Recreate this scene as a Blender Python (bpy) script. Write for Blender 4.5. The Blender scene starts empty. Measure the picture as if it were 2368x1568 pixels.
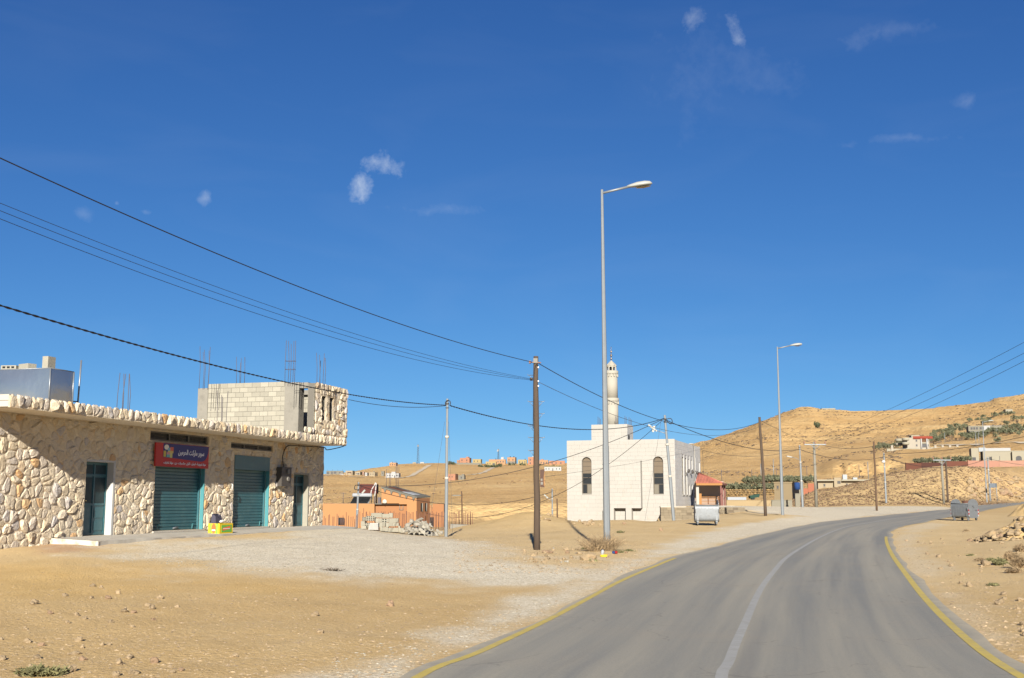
import bpy, math, random
import numpy as np
from mathutils import Vector, Matrix, Euler

random.seed(7)
RNG = np.random.RandomState(11)
SC = bpy.context.scene
COL = SC.collection
R = math.radians

# ------------------------------------------------------------------ camera, sky, sun, exposure
F = 2600.0                      # focal length in units of a 2367-wide picture
TH = math.atan(377.0 / F)       # camera pitch
EYE = 1.95
CT, ST = math.cos(TH), math.sin(TH)
cam_d = bpy.data.cameras.new('camera')
cam_d.sensor_width = 36.0
cam_d.lens = 36.0 * F / 2367.0
cam_d.clip_start = 0.1
cam_d.clip_end = 20000
cam = bpy.data.objects.new('camera', cam_d)
COL.objects.link(cam)
cam.location = (0, 0, EYE)
cam.rotation_euler = (math.pi / 2 + TH, 0, 0)
SC.camera = cam

SUN_AZ, SUN_EL = R(0.3), R(21.5)      # azimuth the light travels towards, elevation
sun_d = bpy.data.lights.new('sun', 'SUN')
sun_d.energy = 5.0
sun_d.angle = R(0.53)
sun_d.color = (1.0, 0.95, 0.865)
sun = bpy.data.objects.new('sun', sun_d)
COL.objects.link(sun)
sv = Vector((math.sin(SUN_AZ) * math.cos(SUN_EL), math.cos(SUN_AZ) * math.cos(SUN_EL), -math.sin(SUN_EL)))
sun.rotation_euler = sv.to_track_quat('-Z', 'Y').to_euler()

world = bpy.data.worlds.new('World')
SC.world = world
world.use_nodes = True
wn, wl = world.node_tree.nodes, world.node_tree.links
bg = wn['Background']
bg.inputs['Strength'].default_value = 0.05
SKY_GAIN = 1 / (0.05 * 2 ** 1.3)
sky = wn.new('ShaderNodeTexSky')
sky.sky_type = 'NISHITA'
sky.sun_disc = False
sky.sun_elevation = SUN_EL
sky.sun_rotation = math.pi + SUN_AZ
sky.altitude = 0
sky.air_density = 0.5
sky.dust_density = 0.0
sky.ozone_density = 8.0

SC.view_settings.view_transform = 'Standard'
SC.view_settings.look = 'None'
SC.view_settings.exposure = 1.3
SC.view_settings.gamma = 1.0
SC.view_settings.use_curve_mapping = False
try:
    SC.cycles.max_bounces = 6
    SC.cycles.diffuse_bounces = 3
    SC.cycles.glossy_bounces = 3
except Exception:
    pass


def raydir(vx, vy):
    u, w = (vx - 1183.5) / F, (784.0 - vy) / F
    dy = CT - w * ST
    return u / dy, (ST + w * CT) / dy


def P(vx, vy, Y):
    a, b = raydir(vx, vy)
    return Vector((a * Y, Y, EYE + b * Y))


# small clouds in the sky: (picture x, y, half width, half height, density)
CLOUDS = [(866, 382, 78, 42, .8), (908, 390, 62, 36, .75), (840, 430, 52, 46, .8), (474, 463, 22, 30, .45), (1692, 62, 34, 64, .5), (1598, 42, 46, 56, .42),
          (2045, 70, 190, 40, .13), (2085, 326, 150, 20, .15), (1010, 484, 190, 28, .16), (2228, 232, 40, 26, .18),
          (1640, 170, 260, 170, .08), (336, 491, 22, 12, .2), (190, 505, 30, 24, .16), (268, 470, 9, 8, .3)]


def world_clouds():
    tc = wn.new('ShaderNodeTexCoord')
    vec = tc.outputs['Generated']

    def math_(op, a, b=None, clamp=False):
        n = wn.new('ShaderNodeMath'); n.operation = op; n.use_clamp = clamp
        for i, x in enumerate((a, b)):
            if x is None: continue
            if isinstance(x, (int, float)): n.inputs[i].default_value = x
            else: wl.new(x, n.inputs[i])
        return n.outputs[0]

    def dot(v):
        n = wn.new('ShaderNodeVectorMath'); n.operation = 'DOT_PRODUCT'
        wl.new(vec, n.inputs[0]); n.inputs[1].default_value = v
        return n.outputs['Value']
    noi = wn.new('ShaderNodeTexNoise'); noi.inputs['Scale'].default_value = 55; noi.inputs['Detail'].default_value = 9
    noi.inputs['Roughness'].default_value = .68; noi.inputs['Distortion'].default_value = .6
    wl.new(vec, noi.inputs['Vector'])
    n2 = wn.new('ShaderNodeTexNoise'); n2.inputs['Scale'].default_value = 16; n2.inputs['Detail'].default_value = 5
    wl.new(vec, n2.inputs['Vector'])
    n5 = wn.new('ShaderNodeTexNoise'); n5.inputs['Scale'].default_value = 24; n5.inputs['Detail'].default_value = 7; n5.inputs['Roughness'].default_value = .62
    wl.new(vec, n5.inputs['Vector'])
    spl = wn.new('ShaderNodeSeparateColor'); wl.new(n5.outputs['Color'], spl.inputs[0])
    wa = math_('MULTIPLY', math_('SUBTRACT', spl.outputs[0], .5), 2.2); wb = math_('MULTIPLY', math_('SUBTRACT', spl.outputs[1], .5), 2.2)
    nz = math_('ADD', math_('MULTIPLY', noi.outputs['Fac'], .7), math_('MULTIPLY', n2.outputs['Fac'], .45))
    tot = None
    for (cx, cy, sx, sy, dn) in CLOUDS:
        d = Vector(((cx - 1183.5) / F, 1, 0)); a, b = raydir(cx, cy)
        d = Vector((a, 1, b)).normalized()
        r = d.cross(Vector((0, 0, 1))).normalized(); u = r.cross(d)
        # a little tilt so that no two wisps share an axis
        ang = R(-8 if dn > .6 else (cx * 7 + cy * 3) % 50 - 25); r, u = r * math.cos(ang) + u * math.sin(ang), u * math.cos(ang) - r * math.sin(ang)
        A = math_('ADD', math_('DIVIDE', dot(r), sx / F * 1.25), wa); B = math_('ADD', math_('DIVIDE', dot(u), sy / F * 1.25), wb)
        q = math_('SQRT', math_('ADD', math_('MULTIPLY', A, A), math_('MULTIPLY', B, B)))
        m = math_('SUBTRACT', 1.0, q, True)
        m = math_('MULTIPLY', m, math_('GREATER_THAN', dot(d), 0.0))
        # noise eats the edge of the wisp
        w = math_('SUBTRACT', math_('ADD', math_('MULTIPLY', m, .8), nz), .97)
        w = math_('MULTIPLY', math_('MULTIPLY', w, 1.35, True), math_('MULTIPLY', m, 1.6, True), True)
        w = math_('MULTIPLY', w, dn)
        tot = w if tot is None else math_('MAXIMUM', tot, w)
    # faint high cirrus veil everywhere in the sky
    mp = wn.new('ShaderNodeMapping'); mp.inputs['Scale'].default_value = (3.0, 3.0, 11.0); wl.new(vec, mp.inputs['Vector'])
    n3 = wn.new('ShaderNodeTexNoise'); n3.inputs['Scale'].default_value = 1.6; n3.inputs['Detail'].default_value = 6
    n3.inputs['Distortion'].default_value = .8
    wl.new(mp.outputs[0], n3.inputs['Vector'])
    veil = math_('MULTIPLY', math_('SUBTRACT', n3.outputs['Fac'], .5, True), .09)
    tot = math_('MAXIMUM', tot, veil)
    # soft shoulder on the sky's brightness and a deep desert blue
    def vm(op, a, b):
        n = wn.new('ShaderNodeVectorMath'); n.operation = op
        for i, x in enumerate((a, b)):
            if isinstance(x, tuple): n.inputs[i].default_value = x
            else: wl.new(x, n.inputs[i])
        return n.outputs[0]
    x = vm('MULTIPLY', sky.outputs[0], (.1, .1, .1))
    x = vm('DIVIDE', x, vm('ADD', vm('MULTIPLY', x, (1.08, 1.08, 1.08)), (1.0, 1.0, 1.0)))
    x = vm('MULTIPLY', x, tuple(1.84 * k for k in (.46, .725, .93)))
    sp3 = wn.new('ShaderNodeSeparateXYZ'); wl.new(x, sp3.inputs[0])
    cb3 = wn.new('ShaderNodeCombineXYZ')
    for i, (g_, k_) in enumerate(((1.15, 2.0), (1.1, 1.29), (1.0, 1.03))):
        wl.new(math_('MULTIPLY', math_('POWER', sp3.outputs[i], g_), k_ * SKY_GAIN), cb3.inputs[i])
    x = cb3.outputs[0]
    mix = wn.new('ShaderNodeMixRGB')
    wl.new(math_('MULTIPLY', tot, .85), mix.inputs['Fac'])
    wl.new(x, mix.inputs['Color1'])
    mix.inputs['Color2'].default_value = (.80 * SKY_GAIN, .88 * SKY_GAIN, .97 * SKY_GAIN, 1)
    wl.new(mix.outputs[0], bg.inputs['Color'])


world_clouds()

# ------------------------------------------------------------------ mesh and naming helpers


def tag(o, label=None, cat=None, group=None, kind=None):
    if label: o['label'] = label
    if cat: o['category'] = cat
    if group: o['group'] = group
    if kind: o['kind'] = kind
    return o


def thing(name, label, cat, loc=(0, 0, 0), rz=0.0, group=None):
    o = bpy.data.objects.new(name, None)
    o.empty_display_size = .2
    COL.objects.link(o)
    o.location = loc
    o.rotation_euler = (0, 0, rz)
    return tag(o, label, cat, group)


def copy_tree(o, parent=None):
    c = o.copy()
    COL.objects.link(c)
    c.parent = parent
    for ch in o.children:
        copy_tree(ch, c)
    return c


class MB:
    """collects verts and faces of one mesh object; org is taken off every vertex when built"""

    def __init__(s, org=(0, 0, 0)):
        s.v, s.f, s.sm, s.rnd = [], [], [], []
        s.org = Vector(org)
        s.cur = .5

    def add(s, vs, fs, smooth=False):
        b = len(s.v)
        s.v.extend([(float(p[0]), float(p[1]), float(p[2])) for p in vs])
        for f in fs:
            s.f.append(tuple(b + i for i in f)); s.sm.append(smooth); s.rnd.append(s.cur)

    def box(s, c, size, rz=0.0, taper=1.0):
        hx, hy, hz = size[0] / 2, size[1] / 2, size[2] / 2
        ca, sa = math.cos(rz), math.sin(rz)
        vs = []
        for z in (-hz, hz):
            t = 1.0 if z < 0 else taper
            for x, y in ((-hx, -hy), (hx, -hy), (hx, hy), (-hx, hy)):
                x2, y2 = x * t, y * t
                vs.append((c[0] + x2 * ca - y2 * sa, c[1] + x2 * sa + y2 * ca, c[2] + z))
        s.add(vs, [(0, 3, 2, 1), (4, 5, 6, 7), (0, 1, 5, 4), (1, 2, 6, 5), (2, 3, 7, 6), (3, 0, 4, 7)])

    def b2(s, lo, hi):
        s.box([(lo[i] + hi[i]) / 2 for i in range(3)], [abs(hi[i] - lo[i]) for i in range(3)])

    def obox(s, p, ax, ay, az):
        """box from a corner and three edge vectors"""
        p, ax, ay, az = Vector(p), Vector(ax), Vector(ay), Vector(az)
        vs = [p, p + ax, p + ax + ay, p + ay]
        vs += [q + az for q in vs]
        s.add(vs, [(0, 3, 2, 1), (4, 5, 6, 7), (0, 1, 5, 4), (1, 2, 6, 5), (2, 3, 7, 6), (3, 0, 4, 7)])

    def tube(s, pts, r, n=6, caps=True, smooth=True):
        pts = [Vector(p) for p in pts]
        rad = r if isinstance(r, (list, tuple)) else [r] * len(pts)
        b = len(s.v)
        prev = None
        for i, p in enumerate(pts):
            d = (pts[min(i + 1, len(pts) - 1)] - pts[max(i - 1, 0)])
            d = d.normalized() if d.length > 1e-9 else Vector((0, 0, 1))
            if prev is None:
                e = Vector((0, 0, 1)) if abs(d.z) < .9 else Vector((1, 0, 0))
                x = d.cross(e).normalized()
            else:
                x = (prev - d * prev.dot(d)).normalized()
            prev = x
            y = d.cross(x)
            for k in range(n):
                a = 2 * math.pi * k / n
                q = p + (x * math.cos(a) + y * math.sin(a)) * rad[i]
                s.v.append((q.x, q.y, q.z))
        for i in range(len(pts) - 1):
            for k in range(n):
                k2 = (k + 1) % n
                s.f.append((b + i * n + k, b + i * n + k2, b + (i + 1) * n + k2, b + (i + 1) * n + k)); s.sm.append(smooth); s.rnd.append(s.cur)
        if caps:
            s.f.append(tuple(b + k for k in reversed(range(n)))); s.sm.append(False); s.rnd.append(s.cur)
            s.f.append(tuple(b + (len(pts) - 1) * n + k for k in range(n))); s.sm.append(False); s.rnd.append(s.cur)

    def lathe(s, prof, n=16, c=(0, 0, 0), smooth=True):
        b = len(s.v)
        for r, z in prof:
            for k in range(n):
                a = 2 * math.pi * k / n
                s.v.append((c[0] + r * math.cos(a), c[1] + r * math.sin(a), c[2] + z))
        for i in range(len(prof) - 1):
            for k in range(n):
                k2 = (k + 1) % n
                s.f.append((b + i * n + k, b + i * n + k2, b + (i + 1) * n + k2, b + (i + 1) * n + k)); s.sm.append(smooth); s.rnd.append(s.cur)
        s.f.append(tuple(b + k for k in reversed(range(n)))); s.sm.append(False); s.rnd.append(s.cur)
        s.f.append(tuple(b + (len(prof) - 1) * n + k for k in range(n))); s.sm.append(False); s.rnd.append(s.cur)

    def prism(s, poly, mapf, d0, d1):
        """polygon in two coordinates, extruded between d0 and d1 through mapf(a, b, d)"""
        n = len(poly)
        vs = [mapf(a, b, d0) for a, b in poly] + [mapf(a, b, d1) for a, b in poly]
        s.add(vs, [tuple(reversed(range(n))), tuple(range(n, 2 * n))] + [(i, (i + 1) % n, n + (i + 1) % n, n + i) for i in range(n)])

    def rock(s, c, size, seed, sub=1, jit=.22, smooth=False, flat=1.0):
        rr = random.Random(seed)
        vs, fs = ICO[sub]
        ax = [size[0] * .5, size[1] * .5, size[2] * .5]
        ph = [rr.uniform(0, 6) for _ in range(6)]
        out = []
        for p in vs:
            k = 1 + jit * (math.sin(p[0] * 2.3 + ph[0]) * math.sin(p[1] * 2.9 + ph[1]) + .6 * math.sin(p[2] * 4 + ph[2] + p[0] * 3)) + rr.uniform(-jit, jit) * .5
            z = p[2] * ax[2] * k
            if z < -ax[2] * .55: z = -ax[2] * .55
            out.append((c[0] + p[0] * ax[0] * k, c[1] + p[1] * ax[1] * k, c[2] + z))
        s.add(out, fs, smooth)

    def build(s, name, mat, parent=None, loc=None):
        me = bpy.data.meshes.new(name)
        o3 = s.org
        if o3.length > 0:
            vv = [(x - o3.x, y - o3.y, z - o3.z) for x, y, z in s.v]
        else:
            vv = s.v
        me.from_pydata(vv, [], s.f)
        me.polygons.foreach_set('use_smooth', s.sm)
        at = me.attributes.new('rnd', 'FLOAT', 'FACE')
        at.data.foreach_set('value', s.rnd)
        me.materials.append(mat)
        me.update()
        o = bpy.data.objects.new(name, me)
        COL.objects.link(o)
        if parent is not None:
            o.parent = parent
            if loc is not None: o.location = loc
        else:
            o.location = loc if loc is not None else o3
        return o


def _ico():
    t = (1 + 5 ** .5) / 2
    v = [(-1, t, 0), (1, t, 0), (-1, -t, 0), (1, -t, 0), (0, -1, t), (0, 1, t), (0, -1, -t), (0, 1, -t), (t, 0, -1), (t, 0, 1), (-t, 0, -1), (-t, 0, 1)]
    v = [Vector(p).normalized() for p in v]
    f = [(0, 11, 5), (0, 5, 1), (0, 1, 7), (0, 7, 10), (0, 10, 11), (1, 5, 9), (5, 11, 4), (11, 10, 2), (10, 7, 6), (7, 1, 8), (3, 9, 4), (3, 4, 2), (3, 2, 6), (3, 6, 8), (3, 8, 9), (4, 9, 5), (2, 4, 11), (6, 2, 10), (8, 6, 7), (9, 8, 1)]
    out = {0: ([tuple(p) for p in v], f)}
    vs, fs = list(v), f
    for lev in (1, 2):
        cache, nf = {}, []
        vs = list(vs)

        def mid(a, b):
            k = (min(a, b), max(a, b))
            if k not in cache:
                vs.append(((vs[a] + vs[b]) / 2).normalized()); cache[k] = len(vs) - 1
            return cache[k]
        for a, b, c in fs:
            x, y, z = mid(a, b), mid(b, c), mid(c, a)
            nf += [(a, x, z), (b, y, x), (c, z, y), (x, y, z)]
        fs = nf
        out[lev] = ([tuple(p) for p in vs], fs)
    return out


ICO = _ico()

# ------------------------------------------------------------------ materials


def mat(name, col, rough=.85, var=.1, vs=3.0, bump=0.0, bs=25.0, metal=0.0, rnd=0.0, spec=.3, dirt=None, ramp=None, world_co=False, stretch=None, obj_rnd=0.0):
    """principled material: colour varied by noise (var), by the face attribute rnd, or per object (obj_rnd); optional relief and a stain colour"""
    m = bpy.data.materials.new(name)
    m.use_nodes = True
    N, L = m.node_tree.nodes, m.node_tree.links
    b = N['Principled BSDF']
    b.inputs['Roughness'].default_value = rough
    b.inputs['Metallic'].default_value = metal
    b.inputs['Specular IOR Level'].default_value = spec
    if world_co:
        g = N.new('ShaderNodeNewGeometry'); co = g.outputs['Position']
    else:
        t = N.new('ShaderNodeTexCoord'); co = t.outputs['Object']
    if stretch:
        mp = N.new('ShaderNodeMapping'); mp.inputs['Scale'].default_value = stretch
        L.new(co, mp.inputs['Vector']); co = mp.outputs[0]

    def noise(sc, det=5, rgh=.6):
        n = N.new('ShaderNodeTexNoise'); n.inputs['Scale'].default_value = sc; n.inputs['Detail'].default_value = det
        n.inputs['Roughness'].default_value = rgh; L.new(co, n.inputs['Vector'])
        return n.outputs['Fac']

    def mth(op, a, bb):
        n = N.new('ShaderNodeMath'); n.operation = op
        for i, x in enumerate((a, bb)):
            if isinstance(x, (int, float)): n.inputs[i].default_value = x
            else: L.new(x, n.inputs[i])
        return n.outputs[0]
    if ramp:
        a = N.new('ShaderNodeAttribute'); a.attribute_name = 'rnd'
        cr = N.new('ShaderNodeValToRGB')
        el = cr.color_ramp.elements
        while len(el) < len(ramp): el.new(.5)
        for e, (p, c) in zip(el, ramp):
            e.position = p; e.color = (*c, 1)
        L.new(a.outputs['Fac'], cr.inputs['Fac'])
        colo = cr.outputs[0]
    else:
        rgb = N.new('ShaderNodeRGB'); rgb.outputs[0].default_value = (*col, 1); colo = rgb.outputs[0]
    val = None
    if var:
        val = mth('ADD', 1 - var, mth('MULTIPLY', noise(vs), 2 * var))
    if rnd:
        a = N.new('ShaderNodeAttribute'); a.attribute_name = 'rnd'
        r_ = mth('ADD', 1 - rnd, mth('MULTIPLY', a.outputs['Fac'], 2 * rnd))
        val = r_ if val is None else mth('MULTIPLY', val, r_)
    if obj_rnd:
        oi = N.new('ShaderNodeObjectInfo')
        r_ = mth('ADD', 1 - obj_rnd, mth('MULTIPLY', oi.outputs['Random'], 2 * obj_rnd))
        val = r_ if val is None else mth('MULTIPLY', val, r_)
    if val is not None:
        hs = N.new('ShaderNodeHueSaturation'); L.new(val, hs.inputs['Value']); L.new(colo, hs.inputs['Color']); colo = hs.outputs[0]
    if dirt:
        dc, ds, lo, hi = dirt
        rmp = N.new('ShaderNodeMapRange'); rmp.inputs['From Min'].default_value = lo; rmp.inputs['From Max'].default_value = hi
        L.new(noise(ds, 7, .65), rmp.inputs['Value'])
        mx = N.new('ShaderNodeMixRGB'); L.new(rmp.outputs[0], mx.inputs['Fac']); L.new(colo, mx.inputs['Color1']); mx.inputs['Color2'].default_value = (*dc, 1)
        colo = mx.outputs[0]
    L.new(colo, b.inputs['Base Color'])
    if bump:
        bp = N.new('ShaderNodeBump'); bp.inputs['Strength'].default_value = bump; bp.inputs['Distance'].default_value = .05
        L.new(noise(bs, 6, .65), bp.inputs['Height']); L.new(bp.outputs[0], b.inputs['Normal'])
    return m

# ------------------------------------------------------------------ terrain as a height function
# each profile: depth, 'e' (metres below the eye) or 'r' (picture row), [(picture column, value)...]
PROF = [
    (4, 'e', [(0, 1.94)]),
    (12, 'e', [(-800, 1.84), (945, 1.87), (2400, 1.87), (3200, 1.8)]),
    (22, 'e', [(-800, 1.5), (0, 1.62), (500, 1.7), (1000, 1.8), (1355, 1.83), (2160, 1.83), (2367, 1.78), (3000, 1.6)]),
    (32, 'e', [(-800, 1.2), (0, 1.34), (150, 1.32), (300, 1.36), (500, 1.42), (745, 1.5), (1000, 1.6), (1240, 1.64), (1450, 1.68), (1580, 1.70), (2090, 1.70), (2367, 1.58), (3000, 1.3)]),
    (38, 'e', [(0, 1.16), (300, 1.2), (500, 1.24), (745, 1.36), (1000, 1.5), (1240, 1.6), (1400, 1.56), (1500, 1.6), (1600, 1.64), (2080, 1.64), (2250, 1.55), (2367, 1.42), (3000, 1.1)]),
    (44, 'e', [(0, 1.15), (500, 1.16), (700, 1.2), (880, 1.28), (1000, 1.42), (1240, 1.55), (1500, 1.55), (1680, 1.57), (2070, 1.57), (2250, 1.5), (2367, 1.35), (3000, 1)]),
    (51, 'e', [(0, 1.14), (745, 1.15), (835, 1.2), (900, 1.31), (1000, 1.49), (1060, 1.52), (1240, 1.5), (1500, 1.45), (1720, 1.49), (2060, 1.49), (2200, 1.45), (2367, 1.38), (3000, 1.0)]),
    (57, 'e', [(0, 1.2), (745, 1.2), (835, 1.32), (900, 1.5), (1000, 1.62), (1060, 1.5), (1150, 1.45), (1240, 1.36), (1500, 1.38), (1720, 1.43), (2060, 1.42), (2200, 1.4), (2367, 1.35), (3000, 1.0)]),
    (63, 'e', [(0, 1.3), (745, 1.4), (840, 1.65), (950, 1.78), (1060, 1.5), (1150, 1.18), (1215, .95), (1270, 1.02), (1330, 1.22), (1500, 1.3), (1640, 1.27), (1800, 1.36), (1900, 1.36), (2100, 1.36), (2250, 1.36), (2367, 1.3), (3000, .8)]),
    (70, 'e', [(0, 1.5), (745, 1.7), (900, 1.85), (1010, 1.8), (1060, 1.55), (1130, 1.2), (1180, .85), (1215, .60), (1260, .72), (1300, 1.05), (1340, 1.2), (1420, 1.12), (1500, 1.2), (1640, 1.2), (1800, 1.27), (2000, 1.29), (2232, 1.3), (2320, 1.2), (2367, 1.1), (3000, .7)]),
    (80, 'e', [(0, 2), (900, 1.95), (1060, 1.9), (1150, 1.8), (1215, 1.6), (1300, 1.7), (1340, 1.5), (1400, 1.3), (1460, 1.25), (1500, 1.4), (1560, 1.3), (1640, 1.1), (1720, .93), (1800, .9), (1850, 1.0), (1940, 1.16), (2142, 1.16), (2300, 1.15), (2367, 1.05), (3000, .6)]),
    (92.2, 'e', [(0, 2.4), (900, 2.1), (1215, 2.0), (1340, 1.8), (1528, 1.6), (1572, 1.5), (1640, 1.1), (1720, .75), (1808, .8), (1900, .98), (2000, 1.08), (2200, 1.06), (2300, 1.04), (2367, .95), (3000, .6)]),
    (93.1, 'e', [(0, 2.4), (900, 2.15), (1215, 2.05), (1340, 1.85), (1518, 1.65), (1532, .42), (1640, .5), (1720, .62), (1808, .75), (1900, .96), (2000, 1.06), (2200, 1.05), (2300, 1.02), (2367, .95), (3000, .6)]),
    (105, 'e', [(-800, 3), (0, 3), (747, 2.3), (1000, 2.3), (1215, 2.2), (1310, 2.0), (1522, 2.0), (1534, .42), (1720, .5), (1808, .6), (1870, .75), (2000, .92), (2100, .98), (2204, .99), (2367, .95), (3000, .5)]),
    (120, 'e', [(0, 4), (747, 2.8), (1000, 2.8), (1215, 2.6), (1310, 2.5), (1522, 2.4), (1537, .4), (1720, .4), (1850, .55), (1950, .7), (2050, .74), (2204, .80), (2367, .78), (3000, .3)]),
    (133, 'e', [(747, 3.1), (1215, 2.9), (1310, 2.7), (1522, 2.4), (1560, .42), (1680, .42), (1800, .52), (1885, .6), (2000, .6), (2100, .6), (2204, .66), (2367, .60), (3000, .2)]),
    (146, 'r', [(747, 1222), (1215, 1217), (1310, 1212), (1522, 1195), (1560, 1169), (1680, 1168.5), (1800, 1171), (1885, 1172), (2000, 1169), (2100, 1168), (2200, 1170), (2260, 1168), (2300, 1168.5), (2367, 1168), (2600, 1165)]),
    (160, 'r', [(747, 1218), (1215, 1213), (1310, 1206), (1522, 1192), (1560, 1168), (1680, 1167), (1790, 1169), (1840, 1160), (1900, 1154), (1965, 1150), (2050, 1146), (2150, 1143), (2215, 1146), (2250, 1159), (2280, 1164.5), (2320, 1164.5), (2367, 1164.5), (2600, 1162)]),
    (172, 'r', [(747, 1215), (1215, 1209), (1310, 1202), (1522, 1188), (1560, 1167), (1680, 1165.5), (1780, 1167), (1830, 1161), (1877, 1146), (1934, 1138), (2010, 1125), (2093, 1114), (2162, 1108), (2215, 1112), (2250, 1138), (2275, 1160), (2300, 1162.5), (2367, 1163), (2600, 1161)]),
    (186, 'r', [(747, 1212), (1215, 1204), (1310, 1197), (1522, 1184), (1560, 1166), (1680, 1164), (1780, 1165), (1830, 1160), (1877, 1138), (1934, 1128), (2010, 1111), (2029, 1103), (2093, 1090), (2162, 1083), (2215, 1085), (2245, 1108), (2270, 1136), (2300, 1152), (2330, 1158), (2367, 1160), (2600, 1160)]),
    (198, 'r', [(1680, 1163), (1780, 1164), (1830, 1160), (1877, 1139), (1934, 1128), (2010, 1112), (2093, 1089), (2162, 1080), (2230, 1079), (2265, 1090), (2290, 1108), (2320, 1130), (2345, 1145), (2367, 1152), (2600, 1155)]),
    (212, 'r', [(747, 1208), (1215, 1200), (1310, 1192), (1522, 1178), (1680, 1163), (1780, 1163), (1877, 1146), (2010, 1118), (2100, 1092), (2162, 1082), (2230, 1080), (2275, 1082), (2300, 1088), (2325, 1096), (2367, 1106), (2600, 1110)]),
    (232, 'r', [(700, 1205), (1000, 1200), (1215, 1196), (1310, 1188), (1522, 1172), (1600, 1162), (1680, 1158), (1760, 1158), (1877, 1148), (2000, 1125), (2100, 1105), (2230, 1090), (2300, 1085), (2367, 1083)]),
    (270, 'r', [(700, 1190), (1000, 1185), (1215, 1180), (1310, 1172), (1522, 1158), (1600, 1150), (1675, 1144), (1760, 1143), (1860, 1140), (1900, 1130), (2000, 1124), (2050, 1114), (2100, 1104), (2230, 1090), (2300, 1080), (2367, 1080)]),
    (300, 'r', [(700, 1180), (1000, 1175), (1215, 1170), (1310, 1163), (1522, 1150), (1600, 1141), (1675, 1131), (1860, 1130), (1900, 1124), (2000, 1120), (2090, 1095), (2238, 1084), (2367, 1078)]),
    (340, 'r', [(700, 1168), (1000, 1163), (1215, 1158), (1310, 1154), (1522, 1140), (1600, 1129), (1675, 1118), (1860, 1117), (1900, 1112), (2000, 1108), (2095, 1092), (2230, 1072), (2367, 1063)]),
    (395, 'r', [(700, 1158), (1000, 1152), (1215, 1144), (1310, 1140), (1522, 1128), (1600, 1118), (1700, 1106), (1800, 1104), (1860, 1103), (1900, 1100), (1960, 1099), (2040, 1096), (2100, 1076), (2230, 1060), (2300, 1050), (2367, 1046)]),
    (410, 'r', [(700, 1156), (1000, 1150), (1215, 1141), (1310, 1137), (1522, 1126), (1600, 1115), (1700, 1103), (1800, 1100), (1860, 1098), (1895, 1094), (1930, 1075), (1960, 1069), (2040, 1069), (2100, 1068), (2230, 1050), (2300, 1040), (2367, 1036)]),
    (520, 'r', [(700, 1140), (1000, 1132), (1215, 1122), (1310, 1118), (1522, 1105), (1600, 1090), (1700, 1082), (1800, 1078), (1900, 1066), (1990, 1048), (2060, 1041), (2080, 1037), (2148, 1036), (2230, 1027), (2300, 1019), (2367, 1013)]),
    (700, 'r', [(700, 1125), (1000, 1118), (1215, 1105), (1310, 1100), (1522, 1080), (1600, 1062), (1700, 1045), (1800, 1035), (1900, 1028), (2000, 1016), (2100, 1006), (2230, 990), (2300, 984), (2367, 978)]),
    (870, 'r', [(700, 1112), (800, 1109), (1000, 1106), (1215, 1095), (1310, 1092), (1522, 1066), (1600, 1047), (1700, 1024), (1800, 1000), (1900, 996), (2000, 990), (2100, 984), (2230, 972), (2310, 962), (2367, 952)]),
    (950, 'r', [(700, 1100), (760, 1100), (850, 1101.5), (930, 1104), (1000, 1100), (1070, 1096), (1215, 1090), (1310, 1087), (1522, 1060), (1600, 1040), (1700, 1014), (1800, 987), (1900, 982), (2000, 980), (2100, 974), (2230, 965), (2310, 952), (2367, 942)]),
    (1010, 'r', [(700, 1097), (751, 1097), (800, 1097.5), (870, 1100), (930, 1101), (1000, 1095), (1100, 1087), (1215, 1086), (1310, 1083), (1522, 1054), (1600, 1036), (1700, 1011), (1780, 982), (1872, 968), (1943, 970), (2023, 970), (2142, 962), (2230, 955), (2310, 940), (2367, 932)]),
    (1190, 'r', [(700, 1099), (751, 1098), (798, 1093), (833, 1087), (855, 1082), (899, 1078), (944, 1077), (1010, 1076), (1120, 1078), (1231, 1077), (1310, 1075), (1400, 1067), (1522, 1043.5), (1600, 1026.5), (1634, 1021), (1678, 1006.6), (1722, 990), (1766, 973.4), (1811, 955.7), (1844, 944.7), (1872, 943.5), (1899, 949), (1943, 950), (1965, 953), (2023, 952), (2142, 946), (2230, 938), (2286, 930), (2310, 921), (2367, 914), (2700, 890)]),
    (1310, 'r', [(700, 1100), (800, 1096), (855, 1085), (899, 1079), (944, 1074), (1010, 1073), (1063, 1073), (1120, 1073), (1231, 1073.5), (1310, 1072), (1400, 1068), (1522, 1047), (1600, 1034), (1722, 998), (1811, 965), (1872, 953), (1943, 958), (2142, 954), (2310, 930), (2367, 923), (2700, 900)]),
    (1700, 'r', [(700, 1120), (1231, 1100), (1600, 1070), (1872, 1010), (2367, 985), (2700, 960)]),
    (3500, 'r', [(0, 1140), (2367, 1130)]),
    (9000, 'r', [(0, 1156)]),
]


def _nodes():
    Ys, cs, zs = [], [], []
    for Y, k, pts in PROF:
        c_, z_ = [], []
        for vx, val in pts:
            if k == 'e':
                # row of a point val metres below the eye at depth Y
                a = math.atan(-val / Y) - TH
                row = 784 - F * math.tan(a)
                z = EYE - val
            else:
                row = val
                z = EYE + raydir(0, row)[1] * Y
            c_.append(raydir(vx, row)[0]); z_.append(z)
        Ys.append(Y); cs.append(np.array(c_)); zs.append(np.array(z_))
    return np.array(Ys, float), cs, zs


TY, TC, TZ = _nodes()
LTY = np.log(TY)


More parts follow.
